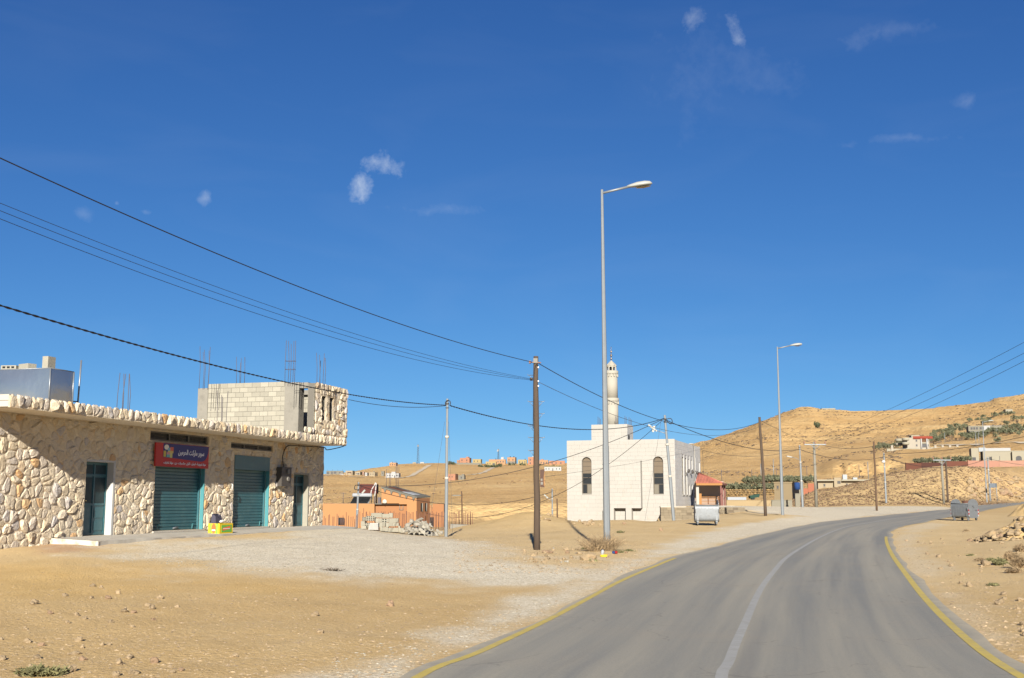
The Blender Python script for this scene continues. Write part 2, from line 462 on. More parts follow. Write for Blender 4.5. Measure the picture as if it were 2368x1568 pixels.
def _pchip_slopes(x, y):
    h = np.diff(x); d = np.diff(y, axis=1) / h
    m = np.zeros_like(y)
    w1 = 2 * h[1:] + h[:-1]; w2 = h[1:] + 2 * h[:-1]
    a, b = d[:, :-1], d[:, 1:]
    with np.errstate(divide='ignore', invalid='ignore'):
        hm = (w1 + w2) / (w1 / np.where(a == 0, 1e-12, a) + w2 / np.where(b == 0, 1e-12, b))
    m[:, 1:-1] = np.where(a * b > 0, hm, 0)
    m[:, 0] = d[:, 0]; m[:, -1] = d[:, -1]
    return m


def zsmooth(x, y):
    x = np.atleast_1d(np.asarray(x, float)); y = np.atleast_1d(np.asarray(y, float))
    yy = np.maximum(y, 4.0)
    c = x / yy
    Zp = np.zeros((len(x), len(TY)))
    dl = 5.0 / F
    for i in range(len(TY)):
        Zp[:, i] = (np.interp(c - dl, TC[i], TZ[i]) + 2 * np.interp(c, TC[i], TZ[i]) + np.interp(c + dl, TC[i], TZ[i])) / 4
    m = _pchip_slopes(LTY, Zp)
    s = np.log(yy)
    k = np.clip(np.searchsorted(LTY, s) - 1, 0, len(TY) - 2)
    h = LTY[k + 1] - LTY[k]
    t = np.clip((s - LTY[k]) / h, 0, 1)
    ar = np.arange(len(x))
    z0, z1, m0, m1 = Zp[ar, k], Zp[ar, k + 1], m[ar, k], m[ar, k + 1]
    t2, t3 = t * t, t * t * t
    return (2 * t3 - 3 * t2 + 1) * z0 + (t3 - 2 * t2 + t) * h * m0 + (-2 * t3 + 3 * t2) * z1 + (t3 - t2) * h * m1


def vnoise(x, y, seed=0):
    xi, yi = np.floor(x).astype(np.int64), np.floor(y).astype(np.int64)
    fx, fy = x - xi, y - yi
    u, v = fx * fx * (3 - 2 * fx), fy * fy * (3 - 2 * fy)

    def hsh(a, b):
        n = (a * 374761393 + b * 668265263 + seed * 974634777) & 0xffffffff
        n = ((n ^ (n >> 13)) * 1274126177) & 0xffffffff
        n = (n ^ (n >> 16)) & 0xffffffff
        return n / 2147483648.0 - 1.0
    return (hsh(xi, yi) * (1 - u) + hsh(xi + 1, yi) * u) * (1 - v) + (hsh(xi, yi + 1) * (1 - u) + hsh(xi + 1, yi + 1) * u) * v


def fbm(x, y, oct=4, seed=0, gain=.5):
    a, s, t = 1.0, 0.0, 0.0
    for i in range(oct):
        s = s + a * vnoise(x * 2 ** i + 17.3 * i, y * 2 ** i - 9.1 * i, seed + i); t += a; a *= gain
    return s / t


# ---- road outline: (picture column, depth) of the asphalt's two edges
ROAD_L = [(-3.2, -40), (-3.1, -10), (-2.2, 4)]
ROAD_RR = [(4.2, -40), (4.3, -10), (4.9, 4)]


def colx(vx, Y, e=1.5):
    a = math.atan(-e / Y) - TH
    return raydir(vx, 784 - F * math.tan(a))[0] * Y


for vx, Y, e in [(905, 12, 1.87), (1080, 14.4, 1.86), (1250, 18.3, 1.84), (1400, 25, 1.81), (1500, 30.6, 1.72), (1558, 34.8, 1.66), (1640, 40.7, 1.6), (1750, 51, 1.49), (1850, 65, 1.34), (1950, 78, 1.18), (2050, 93, 1.05), (2150, 113, .9), (2204, 125, .75), (2280, 150, .45), (2367, 185, 0), (2470, 235, -.3)]:
    ROAD_L.append((colx(vx, Y, e), Y))
for vx, Y, e in [(2430, 12, 1.87), (2300, 14.6, 1.86), (2200, 19.1, 1.84), (2110, 28.8, 1.74), (2075, 37, 1.63), (2058, 48.5, 1.5), (2066, 56, 1.42), (2089, 64, 1.3), (2142, 73, 1.22), (2204, 86, 1.1), (2261, 108, .95), (2330, 138, .65), (2410, 172, .25), (2520, 222, -.1)]:
    ROAD_RR.append((colx(vx, Y, e), Y))


def catmull(pts, n):
    P_ = np.array([pts[0]] + list(pts) + [pts[-1]], float)
    out = []
    for i in range(1, len(P_) - 2):
        p0, p1, p2, p3 = P_[i - 1], P_[i], P_[i + 1], P_[i + 2]
        for t in np.linspace(0, 1, n, endpoint=False):
            out.append(.5 * ((2 * p1) + (-p0 + p2) * t + (2 * p0 - 5 * p1 + 4 * p2 - p3) * t * t + (-p0 + 3 * p1 - 3 * p2 + p3) * t ** 3))
    out.append(P_[-2])
    return np.array(out)


def resample(pl, step):
    d = np.r_[0, np.cumsum(np.linalg.norm(np.diff(pl, axis=0), axis=1))]
    s = np.arange(0, d[-1], step)
    return np.c_[np.interp(s, d, pl[:, 0]), np.interp(s, d, pl[:, 1])], s


RL, RS = resample(catmull(ROAD_L, 12), .5)
_rr, _ = resample(catmull(ROAD_RR, 12), .1)
RRT = []
j0 = 0
for p in RL:
    w = _rr[j0:j0 + 400]
    j0 += int(np.argmin(((w - p) ** 2).sum(1)))
    RRT.append(_rr[j0])
RRT = np.array(RRT)
for _ in range(30):
    RRT[1:-1] = (RRT[:-2] + 2 * RRT[1:-1] + RRT[2:]) / 4


def road_sd(x, y):
    """signed metres outside the asphalt (negative on it), and distances; by nearest centre station"""
    C = (RL + RRT) / 2
    W = np.linalg.norm(RRT - RL, axis=1) / 2
    out = np.full(len(x), 1e3)
    idx = np.where((y > -45) & (y < 245) & (np.abs(x) < 130))[0]
    for ch in np.array_split(idx, max(1, len(idx) // 4000)):
        d = np.sqrt((x[ch][:, None] - C[None, :, 0]) ** 2 + (y[ch][:, None] - C[None, :, 1]) ** 2)
        k = d.argmin(1)
        out[ch] = d[np.arange(len(ch)), k] - W[k]
    return out


def sd_poly(px, py, poly):
    """signed distance to a polygon, negative inside"""
    n = len(poly)
    d = np.full(len(px), 1e18); ins = np.zeros(len(px), bool)
    for i in range(n):
        ax, ay = poly[i]; bx, by = poly[(i + 1) % n]
        ex, ey = bx - ax, by - ay
        t = np.clip(((px - ax) * ex + (py - ay) * ey) / (ex * ex + ey * ey + 1e-12), 0, 1)
        d = np.minimum(d, (px - ax - t * ex) ** 2 + (py - ay - t * ey) ** 2)
        cond = ((ay > py) != (by > py)) & (px < (bx - ax) * (py - ay) / (by - ay + 1e-12) + ax)
        ins ^= cond
    d = np.sqrt(d)
    return np.where(ins, -d, d)


def sstep(a, b, x):
    t = np.clip((x - a) / (b - a), 0, 1)
    return t * t * (3 - 2 * t)


def zfull(x, y):
    x = np.atleast_1d(np.asarray(x, float)); y = np.atleast_1d(np.asarray(y, float))
    z = zsmooth(x, y)
    sd = road_sd(x, y)
    off = sstep(0.1, 2.5, sd)
    z = z - .10 * (1 - sstep(-1.0, -.02, sd))
    near = off * (1 - sstep(60, 140, y))
    z = z + near * (.035 * fbm(x * .9, y * .9, 4, 3) + .05 * fbm(x * .22, y * .22, 3, 8))
    # loose heaps are rougher
    hp = np.exp(-(((x - .9) / 4.5) ** 2 + ((y - 70) / 7) ** 2))
    z = z + hp * .16 * fbm(x * .7, y * .7, 4, 21)
    mid = sstep(60, 120, y) * off
    plaza = (x / np.maximum(y, 4) > .13) & (y > 92) & (y < 150)
    mid = np.where(plaza, mid * .15, mid)
    z = z + mid * (.10 * fbm(x * .35, y * .35, 4, 5))
    far = sstep(200, 420, y)
    z = z + far * (1.1 * fbm(x / 55, y / 55, 4, 31) + .9 * fbm(x / 16, y / 16, 4, 37, .6))
    z = z + sstep(150, 170, y) * (1 - sstep(225, 250, y)) * off * .35 * fbm(x / 3.5, y / 3.5, 4, 77, .6)
    # gullied cut bank and ledges on the big hill
    cut = np.exp(-((y - 404) / 9) ** 2) * sstep(108, 116, x) * (1 - sstep(132, 142, x))
    z = z + cut * 3.4 * fbm(x / 2.0, y / 11, 4, 41)
    hill = sstep(560, 750, y) * (x > 120) * (1 - sstep(1290, 1500, y))
    led = np.floor(z / 6.0) * 6.0 + 6.0 * sstep(.35, .8, z / 6.0 - np.floor(z / 6.0))
    k = np.clip(.55 + .9 * fbm(x / 160, y / 160, 2, 51), 0, .8) * hill
    z = z * (1 - k) + led * k
    return z


def gz(x, y):
    return float(zfull([x], [y])[0])


def at(vx, Y):
    """ground point in picture column vx at depth Y"""
    x = raydir(vx, 1190)[0] * Y
    z = gz(x, Y)
    for _ in range(2):
        a = math.atan((z - EYE) / Y) - TH
        x = raydir(vx, 784 - F * math.tan(a))[0] * Y
        z = gz(x, Y)
    return Vector((x, Y, z))


_HY = np.exp(np.linspace(math.log(5), math.log(1500), 2600))


def hit(vx, vy, ymin=5.0):
    a, b = raydir(vx, vy)
    zr = EYE + b * _HY
    zg = zsmooth(a * _HY, _HY)
    w = np.where((zr < zg) & (_HY >= ymin))[0]
    if len(w) == 0: return at(vx, 1200)
    i = w[0]
    Y = _HY[i]
    return Vector((a * Y, Y, gz(a * Y, Y)))


def world_poly(pix):
    out = []
    for vx, vy in pix:
        p = hit(vx, vy); out.append((p.x, p.y))
    return out


G_YARD = world_poly([(258, 1268), (420, 1256), (640, 1239), (835, 1222), (930, 1232), (1040, 1247), (1120, 1262), (1250, 1305), (1330, 1325), (1290, 1346), (1100, 1348), (900, 1338), (700, 1325), (600, 1322), (470, 1312), (330, 1300)])
G_SHLD = world_poly([(930, 1568), (1250, 1424), (1400, 1352), (1560, 1286), (1700, 1250), (1900, 1209), (2000, 1197), (1960, 1190), (1830, 1196), (1720, 1212), (1600, 1236), (1480, 1275), (1400, 1312), (1250, 1372), (1080, 1440), (760, 1568)])
G_LOT = [tuple(at(vx, Y).xy) for vx, Y in [(1700, 97), (1800, 84), (1880, 81), (1950, 80), (2040, 92), (2150, 114), (2210, 127), (2180, 141), (2000, 141), (1850, 139), (1700, 133), (1640, 118), (1560, 100)]]
G_YEL = world_poly([(-200, 1300), (120, 1300), (300, 1306), (430, 1322), (520, 1345), (440, 1368), (250, 1378), (120, 1392), (-200, 1400)])
G_YEL2 = world_poly([(430, 1362), (560, 1352), (720, 1360), (640, 1372), (480, 1380)])
G_RED = world_poly([(90, 1263), (180, 1257), (240, 1263), (190, 1276), (100, 1280)])
G_RSH = world_poly([(2096, 1220), (2140, 1208), (2200, 1212), (2140, 1224), (2110, 1260), (2200, 1350), (2367, 1500), (2367, 1540), (2200, 1420), (2080, 1290), (2070, 1240)])

# ---- ground sheet: rows and columns fan out from the standpoint so that detail follows distance


def ground_sheet(name, Ys, cs, material, kind='structure'):
    nY, nC = len(Ys), len(cs)
    Yg = np.repeat(Ys, nC); Cg = np.tile(cs, nY)
    x = Cg * np.maximum(Yg, 4.0); y = Yg
    z = zfull(x, y)
    me = bpy.data.meshes.new(name)
    co = np.c_[x, y, z].astype(np.float32)
    i, j = np.meshgrid(np.arange(nY - 1), np.arange(nC - 1), indexing='ij')
    a = (i * nC + j).ravel()
    fc = np.c_[a, a + 1, a + nC + 1, a + nC].astype(np.int32)
    me.vertices.add(len(co)); me.vertices.foreach_set('co', co.ravel())
    me.loops.add(fc.size); me.loops.foreach_set('vertex_index', fc.ravel())
    me.polygons.add(len(fc)); me.polygons.foreach_set('loop_start', np.arange(0, fc.size, 4, dtype=np.int32))
    me.polygons.foreach_set('loop_total', np.full(len(fc), 4, np.int32))
    me.polygons.foreach_set('use_smooth', np.ones(len(fc), bool))
    me.update(calc_edges=True)
    nb = fbm(x * .5, y * .5, 4, 61)
    nb2 = fbm(x * 2.0, y * 2.0, 3, 65)

    def put(nm, val):
        at_ = me.attributes.new(nm, 'FLOAT', 'POINT'); at_.data.foreach_set('value', val.astype(np.float32))
    if Ys[0] < 140:
        g = np.zeros(len(x))
        for poly, w, a_ in ((G_YARD, 2.8, .95), (G_SHLD, .9, .85), (G_LOT, 1.5, .9), (G_RSH, .8, .4)):
            d = sd_poly(x, y, poly) + nb * w + nb2 * w * .4
            g = np.maximum(g, a_ * (1 - sstep(-.7 * w, .6 * w, d)))
        put('gravel', g)
        d = sd_poly(x, y, G_YEL) + nb * 1.5 + nb2 * .4
        d2 = sd_poly(x, y, G_YEL2) + nb * .8 + nb2 * .4
        hp = np.exp(-(((x - .9) / 5.5) ** 2 + ((y - 69) / 8) ** 2))
        put('yellow', np.maximum.reduce([(.55 + .35 * nb) * (1 - sstep(-2.4, 2.2, d)), .45 * (1 - sstep(-.8, .8, d2)), .5 * hp]))
        put('pale', sstep(20, 33, y + 3 * nb) * (1 - sstep(85, 110, y)) * (.75 + .5 * nb))
        put('red', 1 - sstep(-.5, .5, sd_poly(x, y, G_RED) + nb * .4))
    put('hill', sstep(120, 260, y))
    put('tuft', sstep(150, 165, y) * (1 - sstep(205, 240, y)) * (x > 30))
    me.materials.append(material)
    o = bpy.data.objects.new(name, me); COL.objects.link(o)
    return tag(o, kind=kind)


def ground_material():
    m = bpy.data.materials.new('dry_ground'); m.use_nodes = True
    N, L = m.node_tree.nodes, m.node_tree.links
    b = N['Principled BSDF']; b.inputs['Roughness'].default_value = .95; b.inputs['Specular IOR Level'].default_value = .15
    geo = N.new('ShaderNodeNewGeometry'); pos = geo.outputs['Position']

    def noise(sc, det=6, rgh=.6, stretch=None, dist=0):
        n = N.new('ShaderNodeTexNoise'); n.inputs['Scale'].default_value = sc; n.inputs['Detail'].default_value = det
        n.inputs['Roughness'].default_value = rgh; n.inputs['Distortion'].default_value = dist
        src = pos
        if stretch:
            mp = N.new('ShaderNodeMapping'); mp.inputs['Scale'].default_value = stretch; L.new(pos, mp.inputs['Vector']); src = mp.outputs[0]
        L.new(src, n.inputs['Vector']); return n.outputs['Fac']

    def ramp(fac, stops):
        cr = N.new('ShaderNodeValToRGB'); el = cr.color_ramp.elements
        while len(el) < len(stops): el.new(.5)
        for e, (p, c) in zip(el, stops): e.position = p; e.color = (*c, 1)
        L.new(fac, cr.inputs['Fac']); return cr.outputs[0]

    def attr(nm):
        a = N.new('ShaderNodeAttribute'); a.attribute_name = nm; return a.outputs['Fac']

    def mix(f, a, c, typ='MIX'):
        n = N.new('ShaderNodeMixRGB'); n.blend_type = typ
        if isinstance(f, float): n.inputs['Fac'].default_value = f
        else: L.new(f, n.inputs['Fac'])
        for i, x in ((1, a), (2, c)):
            if isinstance(x, tuple): n.inputs[i].default_value = (*x, 1)
            else: L.new(x, n.inputs[i])
        return n.outputs[0]

    def mth(op, a, c, cl=False):
        n = N.new('ShaderNodeMath'); n.operation = op; n.use_clamp = cl
        for i, x in enumerate((a, c)):
            if isinstance(x, (int, float)): n.inputs[i].default_value = x
            else: L.new(x, n.inputs[i])
        return n.outputs[0]
    big = noise(.12, 6, .62, dist=.4)
    med = noise(1.3, 6, .65)
    fin = noise(22, 5, .7)
    mid = noise(5.5, 5, .7)
    dirt = ramp(mth('ADD', mth('MULTIPLY', big, .65), mth('MULTIPLY', med, .35)), DIRT)
    # pale pebbles and darker crumbs in the dirt
    vo = N.new('ShaderNodeTexVoronoi'); vo.inputs['Scale'].default_value = 9; L.new(pos, vo.inputs['Vector'])
    peb = mth('LESS_THAN', vo.outputs['Distance'], .13)
    dirt = mix(mth('MULTIPLY', peb, .45), dirt, (.55, .47, .34))
    dirt = mix(mth('MULTIPLY', mth('SUBTRACT', fin, .52, True), 1.6, True), dirt, (.30, .20, .105))
    dirt = mix(mth('MULTIPLY', mth('SUBTRACT', mid, .53, True), 2.2, True), dirt, (.33, .225, .12))
    dirt = mix(mth('MULTIPLY', mth('SUBTRACT', .46, mid, True), 2.2, True), dirt, (.53, .41, .26))
    v2 = N.new('ShaderNodeTexVoronoi'); v2.inputs['Scale'].default_value = 21; L.new(pos, v2.inputs['Vector'])
    gr = ramp(v2.outputs['Color'], GRAVEL)
    gr = mix(mth('MULTIPLY', mth('SUBTRACT', med, .45, True), 1.5, True), gr, (.36, .29, .20))
    dirt = mix(mth('MULTIPLY', attr('pale'), .75, True), dirt, ramp(mth('ADD', mth('MULTIPLY', mid, .5), mth('MULTIPLY', med, .5)), [(.3, (.45, .32, .155)), (.7, (.55, .42, .235))]))
    col = mix(attr('yellow'), dirt, ramp(med, [(.3, (.44, .275, .085)), (.7, (.52, .345, .135))]))
    col = mix(mth('MULTIPLY', attr('red'), .6), col, (.33, .19, .12))
    col = mix(attr('gravel'), col, gr)
    # far slopes: bedded limestone soil, paler ledges, rusty hollows
    st = noise(1.0, 6, .65, (.006, .006, .16), .5)
    hb = noise(.02, 7, .68, dist=.6)
    hf = noise(.35, 5, .7)
    hill = ramp(mth('ADD', mth('MULTIPLY', st, .5), mth('MULTIPLY', hb, .5)), HILL)
    hill = mix(mth('MULTIPLY', mth('SUBTRACT', hf, .54, True), 3.5, True), hill, (.235, .14, .065))
    hill = mix(mth('MULTIPLY', mth('SUBTRACT', .44, hf, True), 3.0, True), hill, (.52, .375, .20))
    hill = mix(mth('MULTIPLY', attr('tuft'), .65), hill, ramp(hf, [(.35, (.34, .222, .112)), (.65, (.43, .295, .155))]))
    col = mix(attr('hill'), col, hill)
    L.new(col, b.inputs['Base Color'])
    bp = N.new('ShaderNodeBump'); bp.inputs['Distance'].default_value = .04; bp.inputs['Strength'].default_value = .55
    v3 = N.new('ShaderNodeTexVoronoi'); v3.inputs['Scale'].default_value = 14; L.new(pos, v3.inputs['Vector'])
    L.new(mth('ADD', mth('ADD', mth('MULTIPLY', fin, .8), mth('MULTIPLY', mid, .9)), mth('MULTIPLY', v3.outputs['Distance'], -.5)), bp.inputs['Height'])
    b2 = N.new('ShaderNodeBump'); b2.inputs['Distance'].default_value = 3.0; b2.inputs['Strength'].default_value = .8
    L.new(mth('MULTIPLY', hf, attr('hill')), b2.inputs['Height']); L.new(bp.outputs[0], b2.inputs['Normal'])
    L.new(b2.outputs[0], b.inputs['Normal'])
    return m


DIRT = [(.25, (.36, .24, .10)), (.5, (.42, .288, .128)), (.75, (.46, .335, .17))]
GRAVEL = [(.0, (.34, .285, .20)), (.45, (.50, .44, .325)), (1.0, (.66, .60, .475))]
HILL = [(.30, (.33, .195, .078)), (.45, (.44, .275, .112)), (.58, (.50, .33, .145)), (.72, (.60, .45, .23))]
MG = ground_material()
vxs = np.r_[np.linspace(-1100, -60, 40)[:-1], np.arange(-60, 2430, 5.0), np.linspace(2430, 3500, 40)]
cin = (vxs - 1183.5) / F * 1.0104
cs = np.r_[-14, -7, -4, -2.4, -1.6, -1.2, cin, 1.2, 1.6, 2.4, 4, 7, 14]
Yn = np.r_[-90, -50, -25, -10, 0, np.exp(np.linspace(math.log(4), math.log(91), 190)), 91.7, 92.2, 92.4, 92.6, 92.8, 93.0, 93.2, np.exp(np.linspace(math.log(93.6), math.log(232), 110))]
Yf = np.r_[np.exp(np.linspace(math.log(232), math.log(1320), 210)), np.exp(np.linspace(math.log(1360), math.log(9000), 16))]
ground_sheet('ground', Yn, cs, MG)
# picture column where the village hill ends and the stony hill begins
csplit = (1560 - 1183.5) / F * 1.0104
ks = int(np.searchsorted(cs, csplit))
ground_sheet('hill', Yf, cs[:ks + 1], MG)
ground_sheet('hill', Yf, cs[ks:], MG)

# ---- the road


def road_material():
    m = bpy.data.materials.new('worn_asphalt'); m.use_nodes = True
    N, L = m.node_tree.nodes, m.node_tree.links
    b = N['Principled BSDF']; b.inputs['Roughness'].default_value = .8; b.inputs['Specular IOR Level'].default_value = .25
    uv = N.new('ShaderNodeUVMap'); uv.uv_map = 'UVMap'
    geo = N.new('ShaderNodeNewGeometry')

    def noise(sc, src, det=5, rgh=.6, stretch=None):
        n = N.new('ShaderNodeTexNoise'); n.inputs['Scale'].default_value = sc; n.inputs['Detail'].default_value = det; n.inputs['Roughness'].default_value = rgh
        if stretch:
            mp = N.new('ShaderNodeMapping'); mp.inputs['Scale'].default_value = stretch; L.new(src, mp.inputs['Vector']); src = mp.outputs[0]
        L.new(src, n.inputs['Vector']); return n.outputs['Fac']

    def mth(op, a, c, cl=False):
        n = N.new('ShaderNodeMath'); n.operation = op; n.use_clamp = cl
        for i, x in enumerate((a, c)):
            if isinstance(x, (int, float)): n.inputs[i].default_value = x
            else: L.new(x, n.inputs[i])
        return n.outputs[0]

    def mix(f, a, c):
        n = N.new('ShaderNodeMixRGB'); L.new(f, n.inputs['Fac'])
        for i, x in ((1, a), (2, c)):
            if isinstance(x, tuple): n.inputs[i].default_value = (*x, 1)
            else: L.new(x, n.inputs[i])
        return n.outputs[0]
    lanes = noise(1.0, uv.outputs[0], 5, .6, (9, .035, 1))
    pat = noise(.35, geo.outputs['Position'], 6, .65)
    fin = noise(45, geo.outputs['Position'], 3, .7)
    c = mix(mth('MULTIPLY', mth('SUBTRACT', lanes, .36, True), 3.4, True), (.248, .226, .176), (.160, .156, .138))
    c = mix(mth('MULTIPLY', mth('SUBTRACT', pat, .5, True), 1.6, True), c, (.235, .20, .15))
    c = mix(mth('MULTIPLY', mth('SUBTRACT', .47, fin, True), 2.4, True), c, (.10, .094, .085))
    c = mix(mth('MULTIPLY', mth('SUBTRACT', fin, .56, True), 2.0, True), c, (.32, .285, .235))
    # dark rubbed-in tyre streaks along the lane
    ty = noise(1.0, uv.outputs[0], 3, .5, (16, .06, 1))
    c = mix(mth('MULTIPLY', mth('SUBTRACT', ty, .60, True), 2.2, True), c, (.115, .109, .10))
    # scuffs and fine cracks
    vc = N.new('ShaderNodeTexVoronoi'); vc.feature = 'DISTANCE_TO_EDGE'; vc.inputs['Scale'].default_value = .55
    wp = N.new('ShaderNodeVectorMath'); wp.operation = 'ADD'; L.new(geo.outputs['Position'], wp.inputs[0])
    nv = N.new('ShaderNodeTexNoise'); nv.inputs['Scale'].default_value = 1.1; nv.inputs['Detail'].default_value = 5; L.new(geo.outputs['Position'], nv.inputs['Vector']); L.new(nv.outputs['Color'], wp.inputs[1])
    L.new(wp.outputs[0], vc.inputs['Vector'])
    crk = mth('MULTIPLY', mth('LESS_THAN', vc.outputs['Distance'], .009), mth('GREATER_THAN', pat, .53))
    c = mix(mth('MULTIPLY', crk, .28), c, (.085, .08, .07))
    scf = noise(1.0, uv.outputs[0], 4, .6, (7, .45, 1))
    c = mix(mth('MULTIPLY', mth('SUBTRACT', scf, .66, True), 1.6, True), c, (.10, .098, .09))
    # dust drifted in from the verges
    sx = N.new('ShaderNodeSeparateXYZ'); L.new(uv.outputs[0], sx.inputs[0])
    ed = mth('SUBTRACT', mth('ABSOLUTE', mth('SUBTRACT', sx.outputs[0], .5), 0), .455)
    ed = mth('ADD', mth('MULTIPLY', ed, 14), mth('MULTIPLY', mth('SUBTRACT', noise(2.2, geo.outputs['Position'], 6, .7), .5), 1.6), True)
    c = mix(mth('MULTIPLY', ed, .85), c, (.39, .33, .225))
    L.new(c, b.inputs['Base Color'])
    bp = N.new('ShaderNodeBump'); bp.inputs['Strength'].default_value = .35; bp.inputs['Distance'].default_value = .012
    L.new(fin, bp.inputs['Height']); L.new(bp.outputs[0], b.inputs['Normal'])
    return m


def strip(name, f0, f1, lift, material, i0=0, i1=None, kind='structure', nx=10, jit=0.0):
    """ribbon along the road between lateral fractions f0 and f1 of its width"""
    A, B = RL[i0:i1], RRT[i0:i1]
    n = len(A)
    k = np.linspace(f0, f1, nx)
    X = A[:, None, :] + (B - A)[:, None, :] * k[None, :, None]
    if jit:
        s = RS[i0:i0 + n]
        for col, sg in ((0, -1), (-1, 1)):
            j = jit * (fbm(s * .22, s * 0 + sg * 7, 3, 71)) * sg
            d = (B - A) / np.linalg.norm(B - A, axis=1)[:, None]
            X[:, col, :] += d * j[:, None]
    x, y = X[..., 0].ravel(), X[..., 1].ravel()
    z = zsmooth(x, y) + lift
    me = bpy.data.meshes.new(name)
    vs = np.c_[x, y, z]
    fs = []
    for i in range(n - 1):
        for j in range(nx - 1):
            a = i * nx + j
            fs.append((a, a + 1, a + nx + 1, a + nx))
    me.from_pydata(vs.tolist(), [], fs)
    uvl = me.uv_layers.new(name='UVMap')
    kk = np.tile(k, n); ss = np.repeat(RS[i0:i0 + n], nx)
    li = np.zeros(len(me.loops), np.int32); me.loops.foreach_get('vertex_index', li)
    uvl.data.foreach_set('uv', np.c_[kk[li], ss[li]].astype(np.float32).ravel())
    me.polygons.foreach_set('use_smooth', [True] * len(fs))
    me.materials.append(material)
    o = bpy.data.objects.new(name, me); COL.objects.link(o)
    return tag(o, kind=kind)


strip('road', 0, 1, .018, road_material(), jit=.2)


def idx(Y):
    return int(np.argmin(np.abs(RL[:, 1] - Y)))


M_white = mat('worn_white_paint', (.262, .257, .238), .8, .15, 3, .2, 60, dirt=((.20, .188, .16), 6, .45, .78), world_co=True)
M_yel = mat('worn_yellow_paint', (.395, .30, .072), .8, .2, 3, .2, 60, dirt=((.28, .23, .13), 5, .48, .80), world_co=True)
strip('road_marking', .487, .507, 0.0225, M_white, 0, idx(82), nx=3)
strip('road_marking', .016, .034, 0.0225, M_yel, 0, idx(34.6), nx=3)
strip('road_marking', .958, .978, 0.0225, M_yel, 0, idx(52), nx=3)

# ------------------------------------------------------------------ materials for the things
STONE_RAMP = [(0, (.33, .30, .275)), (.12, (.40, .34, .27)), (.42, (.46, .385, .275)), (.72, (.43, .345, .23)), (.86, (.49, .42, .315)), (.95, (.44, .30, .16)), (1.0, (.40, .235, .11))]
M_stone = mat('rubble_stone', (0, 0, 0), .92, .18, 7, .9, 11, ramp=STONE_RAMP, dirt=((.40, .31, .20), 5, .55, .78))
M_mortar = mat('smeared_mortar', (.47, .395, .285), .95, .16, 3.2, .9, 9, dirt=((.42, .27, .13), 1.6, .48, .72))
M_conc = mat('grey_concrete', (.165, .152, .125), .92, .16, 2.5, .3, 14, dirt=((.12, .11, .09), 3, .5, .75))
M_concl = mat('pale_concrete', (.36, .325, .265), .92, .12, 2.0, .25, 14)
M_plaster = mat('pale_plaster', (.56, .50, .41), .9, .08, 1.5, .12, 8)
M_white = mat('white_paint_wall', (.36, .35, .32), .8, .06, 3, .1, 20)
M_block = mat('grey_block', (.232, .214, .168), .95, .12, 5, .4, 40, rnd=.13)
M_walk = mat('trowelled_concrete', (.36, .33, .275), .8, .14, 1.2, .1, 10, dirt=((.27, .23, .17), 1.5, .5, .75))
M_white2 = mat('flaking_whitewash', (.40, .37, .31), .85, .1, 3, .2, 12, dirt=((.26, .22, .16), 2.5, .48, .62))
M_joint = mat('block_mortar', (.105, .095, .078), .95, .12, 6, .3, 30)
M_teal = mat('teal_metal_paint', (.022, .082, .095), .42, .14, 2.5, .08, 6, spec=.5, dirt=((.05, .12, .125), 2.2, .52, .8))
M_tealedge = mat('bright_teal_paint', (.045, .165, .175), .5, .1, 4, spec=.4)
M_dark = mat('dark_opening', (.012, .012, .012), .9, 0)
M_glass = mat('dark_window_glass', (.014, .016, .017), .35, .4, 14, spec=.22)
M_tglass = mat('teal_tinted_glass', (.012, .028, .032), .4, .5, 9, spec=.2)
M_frame = mat('grey_window_frame', (.13, .118, .10), .6, .1)
M_steel = mat('galvanised_steel', (.17, .18, .19), .42, .16, 8, .05, 20, metal=.5)
M_polesteel = mat('dull_galvanised_pole', (.172, .184, .188), .5, .12, 6, .05, 20, metal=.35)
M_tank = mat('bright_galvanised_sheet', (.33, .36, .38), .28, .1, 1.2, .5, 1.0, metal=.86)
M_bin = mat('galvanised_bin', (.138, .146, .150), .5, .2, 5, .12, 10, metal=.35, dirt=((.12, .12, .118), 3, .5, .75))
M_rust = mat('rusty_bar', (.20, .105, .07), .85, .2, 8)
M_rebar = mat('blue_grey_rebar', (.07, .06, .066), .7, .2, 8)
M_wood = mat('weathered_pole_wood', (.062, .043, .029), .9, .28, 4, .5, 18, stretch=(9, 9, .7))
M_woodl = mat('brown_pole_wood', (.082, .050, .029), .9, .25, 4, .5, 18, stretch=(9, 9, .7))
M_wire = mat('black_cable', (.014, .014, .016), .6, 0)
M_wire2 = mat('grey_wire', (.05, .05, .05), .6, 0)
M_red = mat('sign_red', (.34, .022, .018), .5, .05, 2)
M_blue = mat('sign_dark_blue', (.022, .024, .115), .5, .05, 2)
M_print = mat('sign_white_print', (.58, .57, .60), .6, 0)
M_blackmetal = mat('dark_metal_box', (.05, .043, .036), .5, .1, 3)
M_brass = mat('brass_handle', (.42, .30, .12), .35, 0, metal=.8)
M_lamp = mat('pale_lamp_housing', (.24, .24, .215), .45, .05)
M_lens = mat('lamp_lens', (.24, .19, .12), .25, 0)
M_rubber = mat('black_rubber', (.02, .02, .02), .8, 0)


